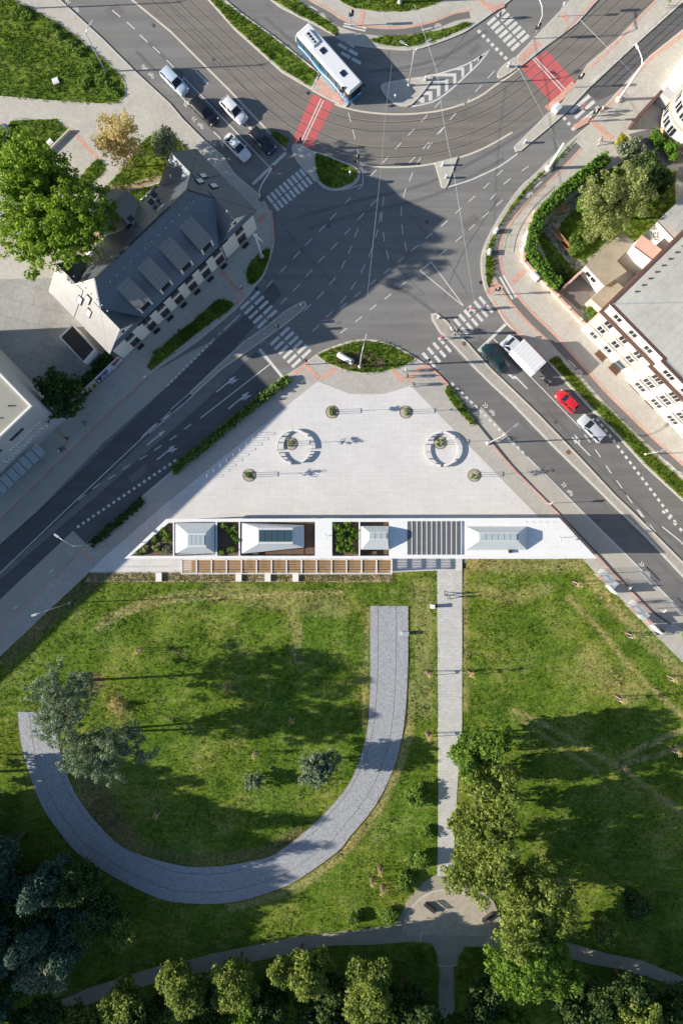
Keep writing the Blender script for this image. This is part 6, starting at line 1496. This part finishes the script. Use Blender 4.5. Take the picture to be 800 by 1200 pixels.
person('person in pale clothes beside the yellow conifer', 700, 168, nm(-120), 'beige', 'white', 0)
person('person in dark jacket walking on the slab path', 521, 696, nm(90), 'navy', 'black', 0)
person('person in grey walking beside the dark jacket on the slab path', 525, 700, nm(90), 'grey', 'jeans', 3)
person('person in black on the shaded footway by the bus shelter', 81, 514, nm(45), 'black', 'black', 1)
person('person in teal on the shaded footway near the hoarding', 101.5, 496, nm(225), 'teal', 'navy', 0)
person('person in white shirt leaning on a pushchair in the shade', 72, 529, nm(30), 'white', 'black', 1)
person('person in wine red under the dark yard tree', 83, 480, nm(225), 'red', 'navy', 2)
person('person in white waiting at the shaded zebra by the house', 283, 338.5, nm(-45), 'white', 'black', 2)
person('person in green walking on the tram platform', 779, 8, nm(45), 'green', 'beige', 1)
person('person in navy on the tram stop crossing stripes', 584, 22, nm(-45), 'navy', 'grey', 1, z=.016)
person('person in black at the shelter with the red seat', 772, 738, nm(30), 'black', 'jeans', 1)
person('person in pink sitting at the glass shelter', 740, 706, nm(-45), 'pink', 'grey', 2)
person('person in white standing between the two glass shelters', 734, 688, nm(-45), 'white', 'white', 2)
# pushchair and wheelchair-sized things
pc = thing('pushchair', 'dark pushchair beside the white-shirted person in the shade', 'pushchair', (*W(75, 526)[:2], .125), nm(30))
MB().add([(-.3, -.22, .45), (.3, -.22, .4), (.3, .22, .4), (-.3, .22, .45), (-.35, -.22, .85), (-.1, -.22, .95), (-.1, .22, .95), (-.35, .22, .85)], [(0, 1, 2, 3), (0, 3, 7, 4), (4, 7, 6, 5), (0, 4, 5), (3, 6, 7)]).build('seat', M['grey'] if 'grey' in M else CLOTH['grey'], pc)
for x, y in ((-.3, -.25), (-.3, .25), (.3, -.25), (.3, .25)): MB().tube([(x, y-.02, .12), (x, y+.02, .12)], .12, 10).build('wheel', M['rubber'], pc)
MB().bar((-.35, -.2, .6), (-.6, -.2, 1.0), .03, .03).bar((-.35, .2, .6), (-.6, .2, 1.0), .03, .03).bar((-.6, -.2, 1.0), (-.6, .2, 1.0), .03, .03).build('handle', M['dark'], pc)
# motorcyclist
mc = thing('motorcycle', 'black motorcycle ahead of the red car', 'motorcycle', (*W(637, 447)[:2], .005), ang(-1, -1.0))
for x in (-.68, .68):
    o = MB().tube([(x, -.07, .31), (x, .07, .31)], .31, 16, sm=False).build('wheel', M['rubber'], mc); MB().tube([(x, -.08, .31), (x, .08, .31)], .17, 10).build('rim', M['rim'], o)
MB().add([(-.75, -.1, .75), (-.1, -.16, .72), (.35, -.15, .85), (.6, -.08, .8), (.6, .08, .8), (.35, .15, .85), (-.1, .16, .72), (-.75, .1, .75), (-.5, -.12, .4), (.4, -.12, .4), (.4, .12, .4), (-.5, .12, .4), (-.7, 0, .85), (.3, 0, 1.0)],
    [(0, 1, 9, 8), (1, 2, 3, 9), (6, 7, 11, 10), (5, 6, 10, 4), (3, 4, 10, 9), (0, 8, 11, 7), (8, 9, 10, 11), (0, 12, 1), (12, 7, 6), (1, 12, 6), (1, 13, 2), (6, 5, 13), (1, 6, 13), (2, 13, 3), (13, 5, 4), (13, 4, 3)]).build('body', PAINT['black'], mc)
MB().bar((-.55, 0, .84), (.05, 0, .8), .26, .08).build('seat', M['black'], mc); MB().bar((.5, -.38, 1.02), (.5, .38, 1.02), .04, .04).build('handlebar', M['metal'], mc)
for s in (-.07, .07): MB().tube([(.68, s, .31), (.48, s, 1.0)], .03, 6).build('fork', M['metal'], mc)
rider = person('motorcyclist in black with dark helmet riding ahead of the red car', 637, 447, ang(-1, -1), 'black', 'black', mesh=PSIT, z=.33); 
hel = MB().lathe((0, 0, 0), [(.06, -.13), (.13, -.08), (.145, .02), (.11, .11), (.03, .145)], 12).build('helmet', M['black'], rider); hel.location = (.03, 0, 1.27)

# ================================================================ STREET FURNITURE
def lamp(label, px, py, h, arms, r=.09, name='street_lamp', mat='metal', base=True, head=True, group=None, z=.12):
    p = W(px, py, 0); o = thing(name, label, 'lamp post', (p.x, p.y, z), 0, group)
    MB().tube([(0, 0, 0), (0, 0, h*.5), (0, 0, h)], [r*1.25, r, r*.7], 10).build('pole', M[mat], o)
    if base: MB().lathe((0, 0, 0), [(r*3, 0), (r*3, .12), (r*2, .3), (r*1.3, .34)], 10).build('base', M['kerb'], o)
    for dx, dy, l in arms:
        n = math.hypot(dx, dy); ux, uy = dx/n, -dy/n
        MB().tube([(0, 0, h-.4), (ux*l*.25, uy*l*.25, h+.1), (ux*l*.6, uy*l*.6, h+.28), (ux*l, uy*l, h+.3)], [r*.6, r*.5, r*.45, r*.4], 8).build('arm', M[mat], o)
        if head:
            a = math.atan2(uy, ux); hd_ = MB().box((ux*(l+.3), uy*(l+.3), h+.24), (.75, .28, .12), a).build('lamp_head', M[mat], o)
            MB().box((ux*(l+.32), uy*(l+.32), h+.215), (.5, .2, .03), a).build('lens', M['headlight'], hd_)
    return o
lamp('grey street lamp at the pointed end of the sunny lawn', 124.5, 84.5, 8.0, [(1, -1.3, 1.2)])
lamp('grey street lamp in the weeds at the top of the lawn', 27, 11, 8.0, [(1, -1, 1.4)])
lamp('twin-armed street lamp on the rounded traffic island', 478.5, 101, 7.6, [(-1, -.55, 1.6), (1, -.6, 1.9)])
l4 = lamp('tall white lamp with blue sign on the eastern footway', 724, 117.5, 8.2, [(-.5, -1, 2.0)], .17, mat='white')
MB().box((0, .24, 2.2), (.7, .06, .7), R(40)).build('sign_plate', M['blue'], l4)
lamp('thick white tram mast standing in the curving verge', 642, 198, 6.8, [], .2, 'tram_mast', 'white')
lamp('street lamp leaning its arm over the right bus bay', 571, 519.5, 8.2, [(1, -.8, 2.2)], .1)
lamp('street lamp in the leaf-shaped bed at the plaza tip', 421.5, 430, 8.0, [(.25, -1, 2.0)], .1)
lamp('street lamp at the end of the short low hedge', 111, 637, 8.0, [(-1, -.7, 2.2)], .08)
lamp('thin park lamp at the edge of the shaded footway', 82, 706.5, 8.0, [(-1, .35, 1.2)], .07)
lamp('short lamp mast on the lawn behind the dark roof', 219, 183, 5.0, [], .07, head=False)
lm = lamp('white camera mast on the corner verge of the house', 307, 301, 7.6, [(1, .9, 1.4)], .14, 'camera_mast', 'white', head=False)
MB().box((0, 0, 7.55), (.5, .35, .35)).build('camera', M['white'], lm)
lamp('lamp post at the edge of the eastern grass verge', 755, 532.5, 3.2, [(1, -.3, .8)], .07)
lamp('white lamp mast on the northern lawn', 468, 4, 5.5, [(0, -1, 1.0)], .12, mat='white')
def signal(label, px, py, h=3.1, arm=None, z=.12, face=0.0, sign=None):
    p = W(px, py, 0); o = thing('traffic_signal', label, 'traffic light', (p.x, p.y, z), 0)
    MB().tube([(0, 0, 0), (0, 0, h)], .06, 8).build('post', M['metal'], o)
    def hd(x, y, zz):
        b = MB().box((x, y, zz), (.28, .32, .95), face).build('signal_head', M['black'], o)
        for k in range(3): MB().box((x+.16*math.cos(face), y+.16*math.sin(face), zz+.12+.3*k), (.08, .2, .2), face).build('signal_lens', (M['greenlamp'], M['yellow'], M['red'])[k], b)
    hd(.18, 0, h-1.0)
    MB().box((-.16, .05, h-1.2), (.2, .24, .6), face).build('pedestrian_head', M['dark'], o)
    if arm:
        dx, dy, l = arm; n = math.hypot(dx, dy); ux, uy = dx/n, -dy/n
        MB().tube([(0, 0, h-.2), (0, 0, h+1.5), (ux*l*.2, uy*l*.2, h+2.3), (ux*l, uy*l, h+2.5)], .065, 8).build('mast_arm', M['white'], o); hd(ux*l, uy*l, h+1.8)
    return o
signal('signal with long mast arm beside the zebra at the house corner', 308, 243, 3.1, (1, -1.5, 3.6), face=R(-60))
signal('signal with mast arm beside the wide striped crossing', 624, 46, 3.1, (-.4, -1, 3.8), face=R(60))
signal('signal on the paved head of the first red tram crossing', 400, 118, face=R(-45)); signal('signal post on the far side of the second red crossing', 673, 103, face=R(45))
signal('signal on the leaf-shaped refuge by the shaded zebra', 317, 380, face=R(200)); signal('second signal on the leaf-shaped refuge facing the plaza', 326, 388, face=R(20))
signal('signal at the plaza corner of the shaded zebra', 358, 427.5, face=R(225)); signal('signal at the plaza corner of the eastern zebra', 498, 427, face=R(-45))
signal('signal on the tip of the eastern median by the zebra', 531, 393, face=R(135)); signal('signal beside the pink tiles where the eastern zebra ends', 578, 346, face=R(90))
signal('signal at the tip of the grassed island near the tram curve', 418, 195, face=R(160)); signal('signal where the bus lane crossing meets the cycle lane', 411, 31, face=R(-30))
signal('signal on the round-ended platform by the tram crossing', 690, 143, face=R(200)); signal('signal on the near corner of the grassed island', 352, 176, face=R(180))
def bollard(label, px, py, z=.125, s=1.0):
    p = W(px, py); o = thing('traffic_bollard', label, 'bollard', (p.x, p.y, z), 0)
    MB().lathe((0, 0, 0), [(.16*s, 0), (.16*s, .75), (.13*s, .88), (.04, .92)], 12).build('body', M['white'], o); MB().lathe((0, 0, .5), [(.166*s, 0), (.166*s, .2)], 12).build('blue_band', M['blue'], o)
bollard('white keep-left bollard at the round end of the lamp island', 462.5, 116); bollard('white keep-left bollard by the chevron hatching', 498, 94.5); bollard('upper white bollard on the small triangular island', 518, 194.5)
bollard('lower white bollard on the small triangular island', 522, 209); bollard('white bollard on the narrow tail of the tram platform', 614, 168); bollard('white bollard at the tip of the eastern median', 513, 373)
bollard('white bollard at the tip of the leaf-shaped refuge', 352, 359); bollard('white bollard in the grassed island', 410, 205, .16); bollard('white bollard on the blunt refuge', 595, 79)
for k in range(9):
    p = W(244+7.6*k, 558-6.15*k); o = thing('bike_stand', 'white steel bike stand in the slanting row on the plaza', 'bike stand', (p.x, p.y, .126), 0, 'bike stands on the plaza')
    MB().tube([(0, -.2, 0), (0, -.2, .7), (0, -.14, .78), (0, .14, .78), (0, .2, .7), (0, .2, 0)], .02, 8).build('hoop', M['white'], o)
    for y in (-.2, .2): MB().box((0, y, 0), (.1, .1, .015)).build('foot', M['steel'], o)
# ring benches
M['benchwhite'] = flat('pale_bench_concrete', (.72, .71, .69), .7)
def ring_bench(label, px, py, r, gaps):
    p = W(px, py); o = thing('ring_bench', label, 'bench', (p.x, p.y, .126), 0)
    for a0, a1 in gaps:
        pts = [(r*math.cos(R(a0+(a1-a0)*k/24)), r*math.sin(R(a0+(a1-a0)*k/24))) for k in range(25)]
        MB().strip(pts, .34, .40, .52).build('seat', M['benchwhite'], o)
        for k in range(0, 25, 6):
            q = pts[k]; MB().box((q[0], q[1], 0), (.28, .05, .4), math.atan2(q[1], q[0])).build('leg', M['steel'], o)
        ed = offset(pts, .19); MB().strip(ed, .04, .33, .40).build('apron', M['steel'], o)
ring_bench('white curved bench ring round a small tree near the bike stands', 344, 524, 2.45, [(200, 262), (-62, -16), (-6, 90), (92, 190)])
ring_bench('white curved bench ring round a small tree near the right footway', 516, 526.5, 2.45, [(-80, 84), (88, 148), (164, 268)])
def planter(label, px, py, seed, group=None):
    rs = np.random.RandomState(seed); p = W(px, py); o = thing('plaza_tree', label, 'tree', (p.x, p.y, .126), 0, group)
    g = MB().lathe((0, 0, 0), [(.92, 0), (.92, .02), (.86, .03)], 24).build('tree_grate', M['circle'], o)
    MB().strip([(.9*math.cos(R(a)), .9*math.sin(R(a))) for a in range(0, 360, 15)], .08, 0, .05, 0, True).build('grate_rim', M['corten'], g)
    for x in (-.3, .3): MB().tube([(0, x, 0), (0, x, 1.5)], .035, 6).build('guard_post', M['steel'], o)
    MB().bar((0, -.36, 1.5), (0, .36, 1.5), .05, .06).build('guard_rail', M['steel'], o)
    MB().tube([(0, 0, 0), (.02, 0, 2), (0, 0, 3.9)], [.045, .035, .012], 6).build('trunk', M['bark'], o)
    n = 16; c = crown_centers(rs, n, .55, .55, .95, 4, .1); c[:, 2] += 3.2; V = leaves(rs, c, np.full(n, .25), 7, .15); fastmesh('crown', V, np.arange(len(V)).reshape(-1, 4), LM['sage'], parent=o)
    c = np.array([(rs.uniform(-.45, .45), rs.uniform(-.45, .45), .12) for _ in range(14)]); V = leaves(rs, c, np.full(14, .16), 10, .15); fastmesh('underplanting', V, np.arange(len(V)).reshape(-1, 4), LM['shrub'], parent=o)
for k, (x, y, l) in enumerate(((341, 520, 'small plaza tree inside the ring bench near the bike stands'), (515, 519, 'small plaza tree inside the ring bench near the right footway'), (389, 483, 'small plaza tree near the tip of the plaza, bed side'), (475, 483, 'small plaza tree near the tip of the plaza, zebra side'), (292, 557, 'small plaza tree beside the lower end of the bike stands'), (555, 557, 'small plaza tree by the right edge of the plaza'))): planter(l, x, y, 300+k)
def bench(label, px, py, rz, L=1.9, mat='woodseat', z=.12, name='bench'):
    p = W(px, py); o = thing(name, label, 'bench', (p.x, p.y, z), rz)
    for k in range(4): MB().box((0, -.2+.13*k, .43), (L, .124, .05)).build('seat_slat', M[mat], o)
    for k in range(3): MB().box((0, .32+.03*k, .55+.13*k), (L, .035, .1)).build('back_slat', M[mat], o)
    if mat == 'darkroof': MB().box((0, 0, 0), (L*.9, .5, .43)).build('base', M['darkroof'], o)  # solid dark block added so seat and its shadow read as one
    for x in (-L*.38, L*.38): MB().box((x, 0, 0), (.06, .52, .43)).build('leg', M['dark'], o); MB().bar((x, .26, .4), (x, .4, .95), .05, .05).build('back_support', M['dark'], o)
bench('dark bench on the left rim of the gravel circle', 503, 1062, R(-38), 2.0, 'darkroof'); bench('dark bench under the olive tree on the gravel circle', 571, 1073, R(35), 2.0, 'darkroof')
bench('long orange timber bench beside the garden path', 655, 283, R(-48), 3.2, 'woodseat', .16); bench('second orange timber bench lower along the garden path', 663, 293, R(-48), 2.6, 'woodseat', .16); bench('small timber bench beneath the hedge', 656, 247, R(48), 1.8, 'woodseat', .16)
def cabinet(label, px, py, rz, s, mat='white', name='utility_cabinet', z=.12):
    p = W(px, py); o = thing(name, label, 'cabinet', (p.x, p.y, z), rz); a, b, h = s
    MB().box((0, 0, 0), (a+.06, b+.06, .1)).build('plinth', M['kerb'], o); MB().box((0, 0, .1), (a, b, h)).build('body', M[mat], o)
    MB().add([(-a/2-.05, -b/2-.05, h+.1), (a/2+.05, -b/2-.05, h+.1), (a/2+.05, b/2+.05, h+.1), (-a/2-.05, b/2+.05, h+.1), (-a/2, 0, h+.18), (a/2, 0, h+.18)], [(0, 1, 5, 4), (2, 3, 4, 5), (0, 4, 3), (1, 2, 5), (3, 2, 1, 0)]).build('lid', M[mat], o)
    MB().box((0, -b/2-.01, .3), (a*.8, .03, h*.6)).build('door', M['skylight'], o)
cabinet('white utility cabinet against the hedge corner wall', 614, 280, R(70), (1.2, .45, 1.2)); cabinet('smaller white cabinet by the hedge corner pillar', 611, 293, R(60), (.8, .45, 1.1)); cabinet('grey-white cabinet along the low orange wall', 625, 326, R(-45), (1.2, .5, 1.0))
cabinet('pale square bin beside the slab path', 506, 710, 0, (.5, .5, .8), 'white', 'litter_bin'); cabinet('dark grey box on the stone horseshoe path', 474, 741.5, 0, (1.0, .45, .55), 'steel', 'stone_box', .13)
cabinet('white hatch cover on the clipped lawn', 60, 168, R(45), (.7, .7, .12), 'white', 'hatch_cover', .15); cabinet('white hatch cover on the large sunny lawn', 66.5, 96.5, R(20), (.8, .8, .12), 'white', 'hatch_cover', .15)
cabinet('green box in the curving verge', 580, 272, R(50), (.6, .4, .6), 'white', 'control_box', .15); cabinet('pale control box lower in the curving verge', 572, 297, R(80), (.7, .4, .6), 'white', 'control_box', .15)
cabinet('pale box on the tram platform tail near the crossing', 650, 130, R(42), (.9, 1.0, .9), 'skylight', 'control_box')
# capsule kiosk in the plaza bed
ck = thing('info_capsule', 'white rounded info capsule lying in the leaf-shaped bed', 'kiosk', (*W(404.5, 421)[:2], .155), ang(21, 12))
V = []; F = []; n = 12
for i, (x, k) in enumerate(((-1.3, .55), (-1.2, .9), (-.9, 1), (.9, 1), (1.2, .95), (1.32, .7))):
    for j in range(n): a = 2*math.pi*j/n; V.append((x, .42*k*math.cos(a), .5+.42*k*math.sin(a)))
F = [(i*n+j, i*n+(j+1) % n, (i+1)*n+(j+1) % n, (i+1)*n+j) for i in range(5) for j in range(n)]+[tuple(range(n-1, -1, -1)), tuple(5*n+j for j in range(n))]
MB().add(V, F, 0, True).build('shell', M['white'], ck); MB().tube([(-1.34, 0, .5), (-1.28, 0, .5)], .28, 12).build('end_window', M['carglass'], ck); MB().box((1.15, 0, .8), (.35, .5, .15)).build('end_box', M['bluewin'], ck)
for x in (-.8, .8): MB().box((x, 0, 0), (.2, .6, .15)).build('foot', M['steel'], ck)
# railings
def railing(label, pts, h=1.0, step=1.6, z=.12, mat='metal'):
    L = G(pts); o = thing('railing', label, 'railing', (*L[0], z))
    for k, zz in enumerate((h, h*.55)): wbuild(MB().tube([(x, y, z+zz) for x, y in L], .028, 6), 'rail', M[mat], o)
    for p, t in resample(L, step): wbuild(MB().tube([(p[0], p[1], z), (p[0], p[1], z+h)], .03, 6), 'post', M[mat], o)
railing('grey railing along the outer edge of the tram platform', [(690, 101), (742, 53), (800, 0)], 1.1, 2.2)
railing('thin green railing along the curving cycle lane', smooth([(637, 220), (616, 240), (600, 262), (592, 280), (589, 296)], 3), 1.0, 1.8, mat='greenlamp')
railing('steel handrail at the grey parked car', [(2, 155), (20, 178), (24, 184)], .9, 1.5)
# bus stop on the right
def shelter(label, px, py, L, rz):
    p = W(px, py); o = thing('bus_shelter', label, 'bus shelter', (p.x, p.y, .12), rz)
    MB().box((0, .1, 2.35), (L, 1.0, .04)).build('roof_pane', M['clear'], o)
    for x in (-L/2+.05, L/2-.05):
        MB().box((x, .55, 0), (.08, .08, 2.35)).build('post', M['steel'], o); MB().box((x, -.1, .3), (.03, .9, 1.9)).build('side_pane', M['clear'], o)
    MB().box((0, .62, .3), (L-.2, .03, 1.9)).build('back_pane', M['clear'], o)
    MB().box((.1, .35, .45), (L*.6, .35, .05)).build('seat', M['red'], o)
    for x in (-L*.2, L*.25): MB().box((x, .35, 0), (.06, .25, .45)).build('seat_leg', M['steel'], o)
    for s in (-.4, .6): MB().box((0, s, 2.33), (L, .05, .08)).build('roof_beam', M['steel'], o)
aR = math.atan2(-1, .98)+math.pi
shelter('glass bus shelter nearest the pavilion tip', 706, 677, 2.8, aR); shelter('second glass bus shelter with a red seat', 742, 713, 2.8, aR)
def panel(label, px, py, rz, w, h, mat, name='poster_panel'):
    p = W(px, py); o = thing(name, label, 'sign', (p.x, p.y, .12), rz)
    MB().box((0, 0, .35), (w, .12, h)).build('panel', M[mat], o); MB().box((0, 0, 0), (w*.8, .2, .35)).build('foot', M['steel'], o); MB().box((0, 0, .35+h), (w+.06, .16, .06)).build('cap', M['steel'], o)
panel('white poster panel between the two glass shelters', 712, 690, aR, 1.6, 1.7, 'white'); panel('white poster panel past the red-seated shelter', 764, 736, aR, 1.5, 1.7, 'white'); panel('low red board beside the bus bay shelters', 756, 726, aR, 1.6, .9, 'red', 'low_board')
panel('blue and white ticket machine by the second shelter', 747, 712+9, aR, .6, 1.5, 'skylight', 'ticket_machine')
# stop signs
def stop_sign(label, px, py):
    p = W(px, py); o = thing('stop_sign', label, 'sign', (p.x, p.y, .12), 0)
    MB().tube([(0, 0, 0), (0, 0, 2.9)], .04, 8).build('post', M['metal'], o); MB().box((.25, 0, 2.3), (.5, .05, .6), R(40)).build('plate', M['frame'], o)
stop_sign('bus stop sign post on the shaded bus bay kerb', 68, 667); stop_sign('second bus stop post on the shaded lower kerb', 27, 709); stop_sign('bus stop post on the shaded upper kerb', 174, 446); stop_sign('bus stop post on the dark kerb by the plaza', 637, 590)
stop_sign('tram stop sign on the platform by the striped crossing', 653, 20); stop_sign('bus stop post near the second glass shelter', 766, 713)
# overhead tram wires
def wire(label, pts, r=.022, mat='steel'):
    o = thing('overhead_wire', label, 'wire', W(*pts[0])); wbuild(MB().tube([W(*p) for p in pts], r, 5), 'cable', M[mat], o)
    return o
wire('span wire crossing the tram curve beside the triangular island', [(485, 5, 6.4), (512, 85, 6.0), (519, 140, 6.0), (532, 207, 6.0), (555, 353, 6.6)], .025)
wire('span wire from the thick white mast to the platform', [(655, 172, 6.5), (610, 85, 6.0), (600, 72, 6.2)], .022); wire('span wire above the tram platform toward the white lamp', [(678, 22, 6.2), (745, 90, 6.4)], .022); wire('span wire over the left part of the junction', [(459, 75, 6), (451, 135, 6), (447, 190, 6), (430, 350, 6.4)], .016)
for tr, l in ((trA, 'contact wire over the outer tram track'), (trB, 'contact wire over the inner tram track')):
    L = smooth(tr[7:], 3); pts = [(400+(x-400)*1.055, 600+(y-600)*1.055, 5.2) for x, y in L]
    wire(l, pts, .009, 'dark')
